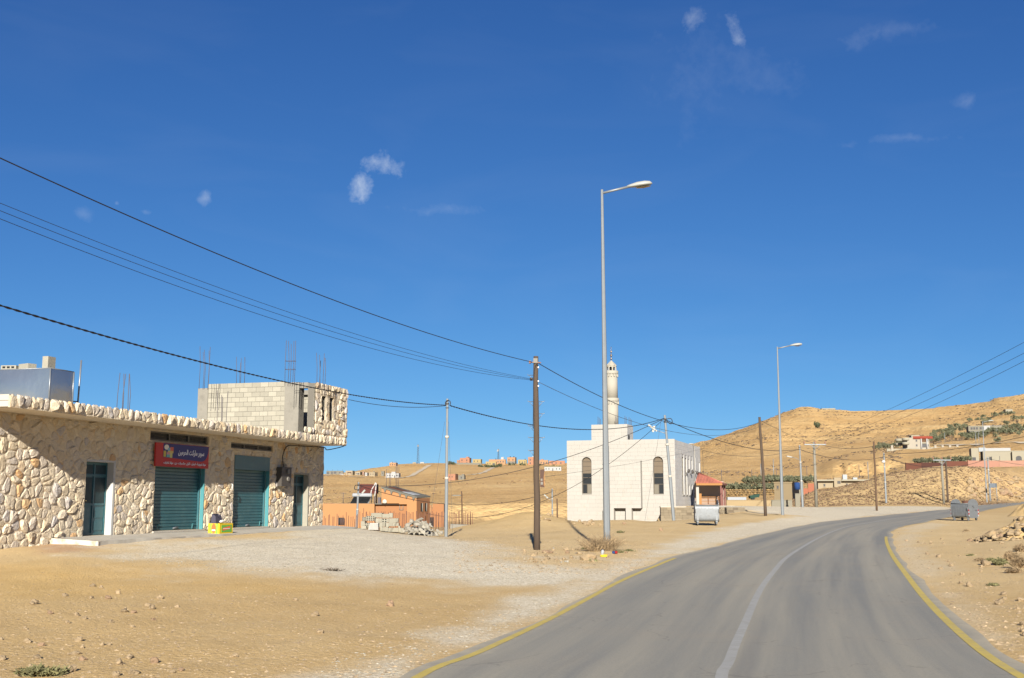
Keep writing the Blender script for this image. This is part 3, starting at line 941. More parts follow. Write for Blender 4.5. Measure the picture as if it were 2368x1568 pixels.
class Frame:
    """local frame: origin, azimuth of its x axis (clockwise from straight ahead); y points 90 degrees to the left of x"""

    def __init__(s, o, az):
        s.o = Vector(o)
        s.rz = math.pi / 2 - az
        s.x = Vector((math.sin(az), math.cos(az), 0)); s.y = Vector((-math.cos(az), math.sin(az), 0)); s.z = Vector((0, 0, 1))

    def _ray(s, vx, vy):
        a, b = raydir(vx, vy)
        d = Vector((a, 1, b)); e = Vector((0, 0, EYE)) - s.o
        return Vector((e.dot(s.x), e.dot(s.y), e.z)), Vector((d.dot(s.x), d.dot(s.y), d.z))

    def front(s, vx, vy, y=0.0):
        e, d = s._ray(vx, vy); t = (y - e.y) / d.y
        p = e + d * t; return p.x, p.z

    def side(s, vx, vy, x=0.0):
        e, d = s._ray(vx, vy); t = (x - e.x) / d.x
        p = e + d * t; return p.y, p.z

    def top(s, vx, vy, z=0.0):
        e, d = s._ray(vx, vy); t = (z - e.z) / d.z
        p = e + d * t; return p.x, p.y

    def w(s, p):
        return s.o + s.x * p[0] + s.y * p[1] + s.z * p[2]


# ------------------------------------------------------------------ the shop
SF = Frame((-14.709, 31.0, .897), .27532)
SH = 3.6            # soffit height above the floor
OD = 1.32           # overhang
CH = .37            # cornice height
XE = 22.1           # end of the front wall
shop = thing('shop_building', 'long stone faced shop with teal shutters and an unfinished block room on its roof', 'building', SF.o, SF.rz)


def rect(vl, vt, vr, vb, y=0.0):
    """local x0, z1, x1, z0 of a picture rectangle (left, top at left, right, bottom at left)"""
    x0, z1 = SF.front(vl, vt, y); x1, _ = SF.front(vr, vt, y); _, z0 = SF.front(vl, vb, y)
    return x0, z0, x1, z1


D1 = (SF.front(196, 1150)[0], 0.0, SF.front(263, 1150)[0], SF.front(201, 1066)[1])
S1 = (SF.front(356, 1150)[0], 0.06, SF.front(470, 1150)[0], SF.front(361, 1050)[1])
T1 = (SF.front(348, 1000)[0], SF.front(347, 1017)[1], SF.front(483, 1010)[0], SH - .10)
S2 = (SF.front(539, 1150)[0], 0.06, SF.front(620, 1150)[0], SF.front(543, 1052)[1])
T2 = (SF.front(534.5, 1020)[0], SF.front(534, 1036)[1], SF.front(631, 1030)[0], SH - .22)
D2 = (SF.front(678, 1150)[0], 0.0, SF.front(713, 1150)[0], SF.front(680, 1096)[1])
HOLES = [D1, S1, T1, S2, T2, D2]
WT = .45            # wall thickness


def wall_with_holes(mb, x0, x1, z0, z1, y0, y1, holes):
    """wall slab between x0..x1, z0..z1, y0..y1 cut by rectangular holes: boxes between the cut lines, inner joints shared"""
    xs = sorted({x0, x1, *[h[0] for h in holes], *[h[2] for h in holes]})
    xs = [x for x in xs if x0 <= x <= x1]
    for a, b in zip(xs[:-1], xs[1:]):
        m = (a + b) / 2
        cut = sorted([(h[1], h[3]) for h in holes if h[0] <= m <= h[2]])
        z = z0
        for c0, c1 in cut:
            if c0 > z + 1e-4: mb.b2((a, y0, z), (b, y1, c0))
            z = max(z, c1)
        if z1 > z + 1e-4: mb.b2((a, y0, z), (b, y1, z1))


def quadstrip_wall(mb, x0, x1, z0, z1, y0, holes, depth):
    """front face with holes plus the reveals of each hole, without inner faces"""
    xs = sorted({x0, x1, *[h[0] for h in holes], *[h[2] for h in holes]})
    xs = [x for x in xs if x0 <= x <= x1]
    for a, b in zip(xs[:-1], xs[1:]):
        m = (a + b) / 2
        cut = sorted([(h[1], h[3]) for h in holes if h[0] <= m <= h[2]])
        z = z0
        for c0, c1 in cut + [(z1, z1)]:
            if c0 > z + 1e-4: mb.add([(a, y0, z), (b, y0, z), (b, y0, c0), (a, y0, c0)], [(0, 1, 2, 3)])
            z = max(z, c1)
    for h in holes:
        a, c, b, d = h
        y1 = y0 + depth
        mb.add([(a, y0, c), (a, y1, c), (a, y1, d), (a, y0, d)], [(3, 2, 1, 0)])
        mb.add([(b, y0, c), (b, y1, c), (b, y1, d), (b, y0, d)], [(0, 1, 2, 3)])
        mb.add([(a, y0, d), (b, y0, d), (b, y1, d), (a, y1, d)], [(3, 2, 1, 0)])
        mb.add([(a, y0, c), (b, y0, c), (b, y1, c), (a, y1, c)], [(0, 1, 2, 3)])


X0 = -6.0
mb = MB()
quadstrip_wall(mb, X0, XE, -.9, SH, 0, HOLES, WT)
mb.add([(XE, 0, -.9), (XE, 9, -.9), (XE, 9, SH), (XE, 0, SH)], [(0, 1, 2, 3)])
mb.add([(X0, 0, -.9), (X0, 9, -.9), (X0, 9, SH), (X0, 0, SH)], [(3, 2, 1, 0)])
mb.add([(X0, 9, -.9), (XE, 9, -.9), (XE, 9, SH), (X0, 9, SH)], [(3, 2, 1, 0)])
mb.build('wall', M_mortar, shop)
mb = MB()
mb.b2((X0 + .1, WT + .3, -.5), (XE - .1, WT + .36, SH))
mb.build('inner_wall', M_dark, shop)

# roof slab and overhang: plain edge at the near end, stone faced from XO on
XO = SF.front(28, 930, -OD)[0]
XR = SF.front(803, 1030, -OD)[0] 
mb = MB()
mb.b2((XO + .12, -OD + .12, SH), (XR - .08, -.004, SH + CH - .05)); mb.b2((X0, .0, SH), (XR - .08, 9.1, SH + CH - .05))
mb.build('roof_slab', M_plaster, shop)
mb = MB()
mb.b2((XO + .02, -OD + .12, SH + .02), (XO + .118, -.004, SH + CH * .5 - .006)); mb.b2((XO + .012, -OD + .12, SH + CH * .5 + .006), (XO + .118, -.004, SH + CH - .02))
mb.build('fascia_board', M_concl, shop)

# ---- rubble stones as single pieces
STONES = []        # (size as seen, mesh builder data)


def voronoi_cells(x0, x1, z0, z1, sx, sz, seed, jit=.42):
    rr = random.Random(seed)
    nx, nz = max(1, round((x1 - x0) / sx)), max(1, round((z1 - z0) / sz))
    pts = []
    for j in range(nz):
        for i in range(nx):
            px = x0 + (i + .5 + (.5 if j % 2 else 0) + rr.uniform(-jit, jit)) * (x1 - x0) / nx
            pz = z0 + (j + .5 + rr.uniform(-jit, jit)) * (z1 - z0) / nz
            if px > x1 + sx * .3: continue
            pts.append((px, pz))
    cells = []
    for i, (px, pz) in enumerate(pts):
        poly = [(x0, z0), (x1, z0), (x1, z1), (x0, z1)]
        for j, (qx, qz) in enumerate(pts):
            if i == j or abs(qx - px) > 3 * sx or abs(qz - pz) > 3 * sz: continue
            mx, mz, nx_, nz_ = (px + qx) / 2, (pz + qz) / 2, qx - px, qz - pz
            out = []
            for a, b in zip(poly, poly[1:] + poly[:1]):
                da = (a[0] - mx) * nx_ + (a[1] - mz) * nz_; db = (b[0] - mx) * nx_ + (b[1] - mz) * nz_
                if da <= 0: out.append(a)
                if da * db < 0:
                    t = da / (da - db); out.append((a[0] + (b[0] - a[0]) * t, a[1] + (b[1] - a[1]) * t))
            poly = out
            if len(poly) < 3: break
        if len(poly) >= 3: cells.append(poly)
    return cells


def cen(poly):
    return sum(p[0] for p in poly) / len(poly), sum(p[1] for p in poly) / len(poly)


def clip_half(poly, ax, lim, keep_less):
    out = []
    for a, b in zip(poly, poly[1:] + poly[:1]):
        da = (a[ax] - lim) * (1 if keep_less else -1); db = (b[ax] - lim) * (1 if keep_less else -1)
        if da <= 0: out.append(a)
        if da * db < 0:
            t = da / (da - db); out.append((a[0] + (b[0] - a[0]) * t, a[1] + (b[1] - a[1]) * t))
    return out


def clear_holes(poly, holes, mg=.03):
    for h in holes:
        xs = [p[0] for p in poly]; zs = [p[1] for p in poly]
        if max(xs) < h[0] - mg or min(xs) > h[2] + mg or max(zs) < h[1] - mg or min(zs) > h[3] + mg: continue
        cx, cz = cen(poly)
        gaps = [(h[0] - cx, 0, h[0] - mg, True), (cx - h[2], 0, h[2] + mg, False), (h[1] - cz, 1, h[1] - mg, True), (cz - h[3], 1, h[3] + mg, False)]
        g = max(gaps)
        poly = clip_half(poly, g[1], g[2], g[3])
        if len(poly) < 3: return None
    return poly


def stone_geo(poly, gap, bulge, rr, mapf):
    """domed stone over a polygon: outline, shoulder ring and an off-centre crest"""
    n0 = len(poly)
    ar = abs(sum(a[0] * b[1] - b[0] * a[1] for a, b in zip(poly, poly[1:] + poly[:1]))) / 2
    if ar < .006: return None
    cx, cz = cen(poly)
    sh = []
    for p in poly:
        d = math.hypot(p[0] - cx, p[1] - cz) + 1e-6
        k = max(.3, 1 - gap / d)
        sh.append((cx + (p[0] - cx) * k, cz + (p[1] - cz) * k))
    ch = []
    for a, b in zip(sh, sh[1:] + sh[:1]):
        q = rr.uniform(.2, .32)
        ch.append((a[0] + (b[0] - a[0]) * q, a[1] + (b[1] - a[1]) * q)); ch.append((a[0] + (b[0] - a[0]) * (1 - q), a[1] + (b[1] - a[1]) * (1 - q)))
    n = len(ch)
    bl = bulge * rr.choice((.45, .7, .9, 1.0, 1.2, 1.5, 2.1)) * min(1.3, max(.55, ar / .12))
    tx, tz = rr.uniform(-.3, .3), rr.uniform(-.3, .3)
    vs = [mapf(x, z, -.006) for x, z in ch]
    for x, z in ch:
        k = rr.uniform(.58, .90)
        dx, dz = x - cx, z - cz
        vs.append(mapf(cx + dx * k, cz + dz * k, bl * max(.3, .85 + tx * dx * 4 + tz * dz * 4 + rr.uniform(-.3, .3))))
    vs.append(mapf(cx + rr.uniform(-.08, .08), cz + rr.uniform(-.06, .06), bl * rr.uniform(.95, 1.25)))
    fs = [(i, (i + 1) % n, n + (i + 1) % n, n + i) for i in range(n)] + [(n + i, n + (i + 1) % n, 2 * n) for i in range(n)]
    return vs, fs, ar


def lay_stones(cells, holes, gap, bulge, seed, mapf, where):
    rr = random.Random(seed)
    for poly in cells:
        p = clear_holes(poly, holes)
        if not p: continue
        g = stone_geo(p, gap, bulge, rr, mapf)
        if not g: continue
        vs, fs, ar = g
        wp = SF.w(vs[-1])
        STONES.append((ar / (wp.x ** 2 + wp.y ** 2), vs, fs, rr.random(), where))


fmap = lambda x, z, d: (x, -d, z)
cells = voronoi_cells(-1.2, XE, -.55, SH - .02, .385, .245, 3, .62)
lay_stones(cells, [(h[0], h[1] - (.6 if h[1] < .3 else 0), h[2], h[3]) for h in HOLES], .011, .036, 5, fmap, 'front')
# thin stones of the cornice
omap = lambda x, z, d: (x, -OD + .06 - d, z)
cells = voronoi_cells(XO, XR, SH, SH + CH, .27, CH * .97, 9, .30)
lay_stones(cells, [], .012, .062, 6, omap, 'cornice')
mb = MB(); mb.b2((XO, -OD + .05, SH - .004), (XR, -OD + .118, SH + CH - .06)); mb.build('cornice', M_mortar, shop)
# stone panel of the roof room
XB = SF.front(731, 940, -OD)[0]
ZT = SF.front(731, 882, -OD)[1]
ZR = SH + CH
w1 = [SF.front(*q, -OD) for q in ((747, 915), (757.5, 972))]
w2 = [SF.front(*q, -OD) for q in ((757.5, 920), (768.5, 977))]
BH = [(w1[0][0], w1[1][1], w1[1][0] - .10, w1[0][1]), (w1[1][0] + .28, w1[1][1], w1[1][0] + .28 + (w1[1][0] - .10 - w1[0][0]), w1[0][1])]
cells = voronoi_cells(XB, XR, ZR - .02, ZT, .37, .27, 14)
lay_stones(cells, BH, .016, .048, 7, omap, 'panel')
# stepped stones where the panel meets the cornice
cells = voronoi_cells(XB - 1.0, XB - .02, ZR - .02, ZR + .25, .33, .26, 15, .15)
lay_stones(cells, [], .014, .09, 8, omap, 'panel')
mb = MB()
quadstrip_wall(mb, XB, XR, SH + CH - .05, ZT - .03, -OD + .05, BH, .06)
mb.build('stone_panel', M_mortar, shop)
STONES.sort(key=lambda t: -t[0])
for i, (sz, vs, fs, rv, wh) in enumerate(STONES[:292]):
    mb = MB(); mb.cur = rv
    mb.add(vs, fs); mb.build('stone', M_stone, shop)
mb = MB()
for sz, vs, fs, rv, wh in STONES[292:]:
    mb.cur = rv; mb.add(vs, fs)
tag(mb.build('stone_cladding', M_stone, shop), kind='stuff')

# ---- the unfinished room on the roof
YB = -OD + .11
pt = .32                                        # panel wall thickness of blocks
yc0 = SF.side(690, 950, XB)[0]; yc1 = SF.side(657, 950, XB)[0]
yb1 = SF.side(479, 950, XB)[0]; yk1 = SF.side(456, 950, XB)[0]
zw = SF.side(570, 885, XB)[1]; zcol = SF.side(465, 898, XB)[1]
mb = MB()
mb.b2((XB, yc0, ZR - .05), (XB + .5, yc1, ZT + .0)); mb.build('column', M_conc, shop)
mb = MB(); mb.b2((XB, yb1, ZR - .05), (XB + .5, yk1, zcol)); mb.build('column', M_conc, shop)
mb = MB(); mb.b2((XB + .004, YB + .30, ZT - .26), (XB + .3, yc0 - .004, ZT - .02)); mb.build('lintel', M_conc, shop)


def block_wall(name, a0, a1, z0, z1, mapf, thick, parent, holes=(), bw=.40, bh=.205, seed=1, backing=True):
    """courses of hollow blocks as single pieces; mapf(a, z, d) with d = depth behind the face"""
    rr = random.Random(seed)
    n = int(round((z1 - z0) / bh)); h = (z1 - z0) / n
    w_ = MB()
    for hh in [None]:
        cut = list(holes)
        xs = sorted({a0, a1, *[q[0] for q in cut], *[q[2] for q in cut]}); xs = [x for x in xs if a0 <= x <= a1]
        for a, b in zip(xs[:-1], xs[1:]):
            m_ = (a + b) / 2
            z = z0
            for c0, c1 in sorted([(q[1], q[3]) for q in cut if q[0] <= m_ <= q[2]]) + [(z1 - .01, z1)]:
                if c0 > z + 1e-4:
                    p = [mapf(x, zz, d) for d in (.012, thick - .012) for x, zz in ((a, z), (b, z), (b, c0), (a, c0))]
                    w_.add(p, [(0, 1, 2, 3), (7, 6, 5, 4), (0, 4, 5, 1), (1, 5, 6, 2), (2, 6, 7, 3), (3, 7, 4, 0)])
                z = max(z, c1)
    wall = w_.build(name, M_joint, parent)
    for j in range(n):
        a = a0 - (bw / 2 if j % 2 else 0)
        while a < a1 - .02:
            b = a + bw
            p0, p1 = max(a, a0), min(b, a1); q0, q1 = z0 + j * h, z0 + (j + 1) * h
            a = b
            if p1 - p0 < .05: continue
            bad = False
            for (hx0, hz0, hx1, hz1) in holes:
                if p0 < hx1 - .03 and p1 > hx0 + .03 and q0 < hz1 - .03 and q1 > hz0 + .03: bad = True
            if bad: continue
            g = .007; e = rr.uniform(-.004, .004)
            m = MB(); m.cur = rr.random()
            p = [mapf(x, zz, d) for d in (e, thick - e) for x, zz in ((p0 + g, q0 + g), (p1 - g, q0 + g), (p1 - g, q1 - g), (p0 + g, q1 - g))]
            m.add(p, [(0, 1, 2, 3), (7, 6, 5, 4), (0, 4, 5, 1), (1, 5, 6, 2), (2, 6, 7, 3), (3, 7, 4, 0)])
            m.build('block', M_block, wall)
    return wall


# side wall seen full on, inner far wall seen through the doorway, and the block backing of the stone panel
block_wall('block_wall', yc1 + .002, yb1 - .002, ZR - .05, zw, lambda a, z, d: (XB + .02 + d, a, z), .2, shop, seed=4)
block_wall('far_block_wall', YB + .32, yk1, ZR - .05, ZT - .25, lambda a, z, d: (XR - .28 + d, a, z), .2, shop, seed=5)
block_wall('rear_block_wall', XB + .52, XR - .3, ZR - .05, ZT - .35, lambda a, z, d: (a, yk1 - .2 + d, z), .2, shop, seed=6)
block_wall('panel_backing', XB, XR - .02, ZR - .05, ZT - .05, lambda a, z, d: (a, YB + d, z), .3, shop, holes=BH, seed=7)
mb = MB(); mb.b2((XR - .5, YB + .31, ZT - .26), (XR - .1, yk1, ZT - .05)); mb.build('ring_beam', M_conc, shop)


def rebar_bunch(vx0, vx1, vtop, vbot, Y, n, label, seed, cols=2):
    """upright starter bars left standing out of a column"""
    rr = random.Random(seed)
    base = P((vx0 + vx1) / 2, vbot, Y)
    t = thing('rebar_bunch', label, 'rebar', base, 0, 'reinforcing bars standing up from the shop roof')
    wpx = (vx1 - vx0) * Y / F
    for i in range(n):
        u = i / max(1, n - 1)
        x = (u - .5) * wpx + rr.uniform(-.02, .02); y = (i % cols) * .22
        top = P((vx0 + vx1) / 2, vtop + rr.uniform(0, 18) * (1 if i % 3 else 0), Y).z - base.z
        m = MB(); m.tube([(x, y, -.15), (x + rr.uniform(-.03, .03), y, top * .5), (x + rr.uniform(-.06, .06), y + rr.uniform(-.03, .03), top)], .011, 5)
        m.build('bar', M_rebar, t)
    return t


rebar_bunch(461, 482, 801, 892, 47.8, 5, 'thin steel bars rising from the rear corner column of the roof room', 1)
rebar_bunch(546, 566, 825, 884, 50.5, 5, 'thin steel bars rising behind the block wall of the roof room', 2)
tl = rebar_bunch(659, 680, 787, 884, 46.6, 5, 'tallest steel bar cage with ties above the front column of the roof room', 3)
for k in (.55, .9):
    m = MB(); m.tube([(-.2, -.01, k), (.2, -.01, k), (.2, .23, k), (-.2, .23, k), (-.2, -.01, k)], .008, 4); m.build('tie', M_rebar, tl)
rebar_bunch(733, 750, 816, 886, 47.2, 6, 'thin steel bars rising behind the stone panel with two slots', 4)
rebar_bunch(268, 297, 862, 960, 36.3, 5, 'steel bars standing alone on the shop roof above the teal door and sign', 5)
rebar_bunch(500, 518, 903, 1000, 43.5, 4, 'rusty bars standing in front of the pale block wall on the roof', 6)

# ---- doors and shutters of the shop


def shop_door(h, face, side_mat, glazed):
    a, c, b, d = h
    y = .25
    mb = MB(); mb.b2((a + .02, y, c), (b - .10, y + .05, d - .01)); do = mb.build('door', M_teal, shop)
    w_ = b - .10 - a - .02
    fr = MB()
    for x in (a + .02, a + .02 + w_ * .5, b - .16): fr.b2((x, y - .03, c), (x + .06, y + .0, d - .02))
    for z in (c + .02, c + .95, d - .46, d - .08): fr.b2((a + .08, y - .028, z), (b - .165, y - .002, z + .06))
    fr.build('door_frame', M_teal, do)
    for k in (0, 1):
        x0 = a + .10 + k * w_ * .5; x1 = x0 + w_ * .5 - .12
        m = MB(); m.b2((x0, y - .012, c + 1.03), (x1, y - .003, d - .50)); m.build('pane', M_tglass, do)
        m = MB(); m.b2((x0, y - .012, d - .38), (x1, y - .003, d - .10)); m.build('pane', M_tglass, do)
        for z0, z1 in ((c + .15, c + .45), (c + .55, c + .86)):
            m = MB(); m.b2((x0 + .05, y - .016, z0), (x1 - .05, y - .001, z1)); m.build('panel', M_teal, do)
    m = MB(); m.b2((a + .16, y - .06, c + .98), (a + .20, y - .03, c + 1.16)); m.tube([(a + .18, y - .06, c + 1.1), (a + .18, y - .09, c + 1.1), (a + .30, y - .09, c + 1.1)], .014, 6)
    m.build('handle', M_brass, do)
    m = MB(); m.b2((b - .10, .0 - .02, c), (b - .002, y + .05, d)); m.build('door_jamb', side_mat, shop)
    m = MB(); m.b2((a, -.02, d - .008), (b, .26, d + .06)); m.build('door_head', side_mat, shop)


shop_door(D1, 0, M_white, True)
shop_door(D2, 0, M_block, True)


def shutter(h, housing, topz):
    a, c, b, d = h
    y = .19
    mb = MB(); mb.b2((a, y + .035, c), (b, y + .06, topz)); sh = mb.build('shutter', M_teal, shop)
    n = int((topz - c) / .115)
    hh = (topz - c) / n
    for i in range(n):
        z = c + i * hh
        m = MB(); m.cur = random.random()
        m.add([(a + .06, y + .034, z + .006), (b - .06, y + .034, z + .006), (b - .06, y + .012, z + .016), (a + .06, y + .012, z + .016),
               (b - .06, y + .008, z + hh - .014), (a + .06, y + .008, z + hh - .014), (b - .06, y + .034, z + hh - .004), (a + .06, y + .034, z + hh - .004)],
              [(0, 1, 2, 3), (3, 2, 4, 5), (5, 4, 6, 7)])
        m.build('slat', M_teal, sh)
    for x0, x1 in ((a, a + .07), (b - .07, b)):
        m = MB(); m.b2((x0, y - .05, c), (x1, y + .03, d)); m.build('guide_rail', M_teal, sh)
    for q in (.16, .86):
        m = MB(); x = a + (b - a) * q
        m.tube([(x, y, c + .04), (x, y - .04, c + .04), (x, y - .04, c + .20), (x + .2, y - .04, c + .20)], .014, 5); m.build('handle', M_tealedge, sh)
    m = MB(); m.tube([(a + (b - a) * .48, y - .02, c + .07), (a + (b - a) * .56, y - .03, c + .1)], .03, 6); m.build('lock', M_steel, sh)
    m = MB(); m.b2((a - .03, -.06, -.0), (b + .03, y + .06, c - .002)); m.build('sill', M_concl, shop)
    m = MB(); m.b2((b - .002, -.015, c), (b + .03, y - .055, d)); m.build('painted_reveal', M_tealedge, shop)
    if housing:
        m = MB(); m.b2((a, y - .22, topz), (b, y + .06, d)); m.build('roller_box', M_teal, sh)


shutter(S1, False, S1[3])
shutter(S2, True, S2[3] - .56)


def transom(h):
    a, c, b, d = h
    y = .10
    m = MB(); m.b2((a, y + .03, c), (b, y + .06, d)); w_ = m.build('window', M_glass, shop)
    f_ = MB()
    f_.b2((a, y - .04, c), (b, y + .02, c + .05)); f_.b2((a, y - .04, d - .05), (b, y + .02, d))
    for k in range(4):
        x = a + (b - a - .06) * k / 3
        f_.b2((x, y - .035, c + .051), (x + .06, y + .018, d - .051))
    f_.build('window_frame', M_frame, w_)
    for k in range(3):
        x0 = a + (b - a - .06) * k / 3 + .06; x1 = a + (b - a - .06) * (k + 1) / 3
        m = MB(); m.b2((x0, y + .01, c + .05), (x1, y + .028, d - .05)); m.build('pane', M_glass, w_)
        g = MB()
        for q in range(1, 4):
            xx = x0 + (x1 - x0) * q / 4; g.tube([(xx, y - .05, c + .05), (xx, y - .05, d - .05)], .008, 4)
        g.tube([(x0, y - .055, (c + d) / 2), (x1, y - .055, (c + d) / 2)], .008, 4)
        g.build('grille', M_blackmetal, w_)


transom(T1)
transom(T2)
# soffit lights and rust stains round them
for vx, vy in ((420, 1004), (617, 1027)):
    x, y = SF.top(vx, vy - 2, SH)
    m = MB(); m.lathe([(.16, -.02), (.17, 0), (.13, .004)], 14, (x, y, SH - .004)); m.build('soffit_lamp', M_rust, shop)

# walkway in front, its near end whitewashed
mb = MB(); n_ = 40
xw0, yw, xw1 = 3.35, -1.62, 22.45
rr = random.Random(3)
top, bot = [], []
for i in range(n_ + 1):
    x = xw0 + (xw1 - xw0) * i / n_; j = rr.uniform(-.03, .03)
    mb.v += [(x, .0, -.004), (x, yw + j, -.085), (x, yw + j - .02, -.75)]; 
for i in range(n_):
    mb.f += [(3 * i, 3 * i + 1, 3 * i + 4, 3 * i + 3), (3 * i + 1, 3 * i + 2, 3 * i + 5, 3 * i + 4)]
mb.f += [(3 * n_, 3 * n_ + 1, 3 * n_ + 2)]
mb.sm = [False] * len(mb.f); mb.rnd = [.5] * len(mb.f)
o = mb.build('walkway', M_walk)
o.location = SF.o; o.rotation_euler = (0, 0, SF.rz); tag(o, kind='structure')
mb = MB(); mb.add([(xw0 - .06, -.01, -.012), (xw0 - .06, yw - .04, -.09), (xw0 - .06, yw - .04, -.75), (xw0 - .06, -.01, -.75), (xw0 - .004, -.01, -.012), (xw0 - .004, yw - .04, -.09), (xw0 - .004, yw - .04, -.75), (xw0 - .004, -.01, -.75)], [(0, 3, 2, 1), (0, 1, 5, 4), (1, 2, 6, 5), (4, 5, 6, 7)])
o = mb.build('walkway_kerb', M_white2); o.location = SF.o; o.rotation_euler = (0, 0, SF.rz); tag(o, kind='structure')

# ---- shop sign with its lettering


def arabic(s):
    import unicodedata
    forms = {}
    for cp in range(0xFE80, 0xFEFD):
        d = unicodedata.decomposition(chr(cp)).split()
        if len(d) == 2: forms.setdefault(chr(int(d[1], 16)), {})[d[0]] = chr(cp)
    out = []
    for i, c in enumerate(s):
        if c not in forms: out.append(c); continue
        p = i > 0 and s[i - 1] in forms and '<initial>' in forms[s[i - 1]]
        n = i + 1 < len(s) and s[i + 1] in forms and '<final>' in forms[s[i + 1]] and '<initial>' in forms[c]
        k = '<medial>' if p and n else '<final>' if p else '<initial>' if n else '<isolated>'
        out.append(forms[c].get(k, forms[c]['<isolated>']))
    return ''.join(reversed(out))


def text_mesh(name, body, width, material, parent, loc, rot, height=None, bold=.02):
    cu = bpy.data.curves.new(name, 'FONT'); cu.body = body; cu.align_x = 'CENTER'; cu.align_y = 'CENTER'; cu.offset = bold; cu.extrude = .004; cu.resolution_u = 3
    tmp = bpy.data.objects.new(name, cu); COL.objects.link(tmp)
    bpy.context.view_layer.update()
    dg = bpy.context.evaluated_depsgraph_get()
    me = bpy.data.meshes.new_from_object(tmp.evaluated_get(dg))
    bpy.data.objects.remove(tmp); bpy.data.curves.remove(cu)
    co = np.zeros(len(me.vertices) * 3); me.vertices.foreach_get('co', co); co = co.reshape(-1, 3)
    co[:, 0] -= (co[:, 0].min() + co[:, 0].max()) / 2; co[:, 1] -= (co[:, 1].min() + co[:, 1].max()) / 2
    w_ = co[:, 0].max() - co[:, 0].min(); h_ = co[:, 1].max() - co[:, 1].min()
    co[:, 0] *= width / w_; co[:, 1] *= (height / h_ if height else width / w_)
    me.vertices.foreach_set('co', co.ravel()); me.update()
    me.name = name
    me.materials.clear(); me.materials.append(material)
    o = bpy.data.objects.new(name, me); COL.objects.link(o); o.parent = parent
    o.location = loc; o.rotation_euler = rot
    return o


sx0, sz1 = SF.front(361.5, 1022.5, -.16); sx1 = SF.front(483, 1040, -.16)[0]; sz0 = SF.front(359.5, 1077.5, -.16)[1]
SWd, SHt = sx1 - sx0, sz1 - sz0
sign = thing('shop_sign', 'red and dark blue shop sign with white Arabic lettering over the shutter', 'sign', SF.w(((sx0 + sx1) / 2, -.16, (sz0 + sz1) / 2)), SF.rz)
m = MB(); m.b2((-SWd / 2, 0, -SHt / 2), (SWd / 2, .06, SHt / 2)); m.build('board', M_red, sign)
# blue field: straight at its near side, one swelling curve below and at the far side
fx0, fx1 = -SWd / 2 + SWd * .125, SWd / 2 - .02
pl = [(fx0 + .01, SHt / 2 - .012), (fx0, -SHt * .11)]
for k in range(17):
    a = k / 16
    pl.append((fx0 + (fx1 - fx0) * (.05 + .95 * math.sin(a * math.pi / 2) ** .75), -SHt * .11 - SHt * .09 * math.sin(min(1, a * 1.7) * math.pi / 2) + max(0, (a - .55) / .45) ** 2 * SHt * .70))
pl[-1] = (fx1, SHt / 2 - .012)
m = MB(); m.prism(pl, lambda a, b, d: (a, d, b), -.004, -.001); m.build('blue_field', M_blue, sign)
text_mesh('lettering', arabic('سوبر ماركت الحرمين'), SWd * .50, M_print, sign, (SWd * .150, -.008, SHt * .135), (math.pi / 2, 0, 0), SHt * .30, .018)
text_mesh('lettering', arabic('مواد تموينية - اجبان - البان - مكسرات - بن - مواد تنظيف'), SWd * .80, M_print, sign, (SWd * .04, -.008, -SHt * .335), (math.pi / 2, 0, 0), SHt * .14, .02)
goods = [((-.26, .33), .065, (.55, .50, .42), 'disc'), ((-.215, .22), (.05, .16), (.16, .30, .38), 'box'), ((-.165, .24), (.06, .2), (.45, .10, .06), 'box'), ((-.165, .12), (.06, .10), (.45, .33, .10), 'box'),
         ((-.29, .02), (.045, .26), (.40, .30, .06), 'box'), ((-.225, .03), (.06, .12), (.45, .20, .22), 'box'), ((-.225, -.07), (.06, .12), (.12, .30, .28), 'box'), ((-.175, -.03), (.045, .22), (.42, .38, .14), 'box'), ((-.215, .13), (.045, .06), (.48, .36, .1), 'box')]
gm = {}
for i, ((u, v), sz_, c, k) in enumerate(goods):
    mt = gm.setdefault(c, mat('printed_colour', c, .6, .15, 30))
    m = MB()
    x, z = (u - .055) * SWd, v * SHt * .92 + .02
    if k == 'disc': m.prism([(x + .085 * SWd * .5 * math.cos(q * .524), z + .14 * SHt * .8 * math.sin(q * .524)) for q in range(12)], lambda a, b, d: (a, d, b), -.0075, -.0045)
    else: m.b2((x - sz_[0] * SWd / 2, -.0075 - i * .0003, z - sz_[1] * SHt / 2), (x + sz_[0] * SWd / 2, -.0045, z + sz_[1] * SHt / 2))
    m.build('printed_goods', mt, sign)

# meter box and the cables on the front wall
a0, b1 = SF.front(652, 1080, -.28); a1 = SF.front(674, 1085, -.28)[0]; b0 = SF.front(652, 1124, -.28)[1]
mbx = thing('meter_box', 'dark brown electricity meter box on the stone wall beside the narrow door', 'meter box', SF.w((a0, -.28, b0)), SF.rz)
m = MB(); m.b2((0, 0, 0), (a1 - a0, .30, b1 - b0)); m.build('case', M_blackmetal, mbx)
for z in (.30, .62):
    m = MB(); m.lathe([(.10, 0), (.10, .05), (.08, .055)], 12); ob = m.build('meter', M_frame, mbx, ((a1 - a0) * .62, .0, z)); ob.rotation_euler = (math.pi / 2, 0, 0)
m = MB(); m.b2((-.01, -.012, -.01), ((a1 - a0) * 1.02, -.002, (b1 - b0) * .04)); m.b2((-.01, -.012, (b1 - b0) * .96), ((a1 - a0) * 1.02, -.002, b1 - b0 + .01)); m.build('lid_rim', M_blackmetal, mbx)
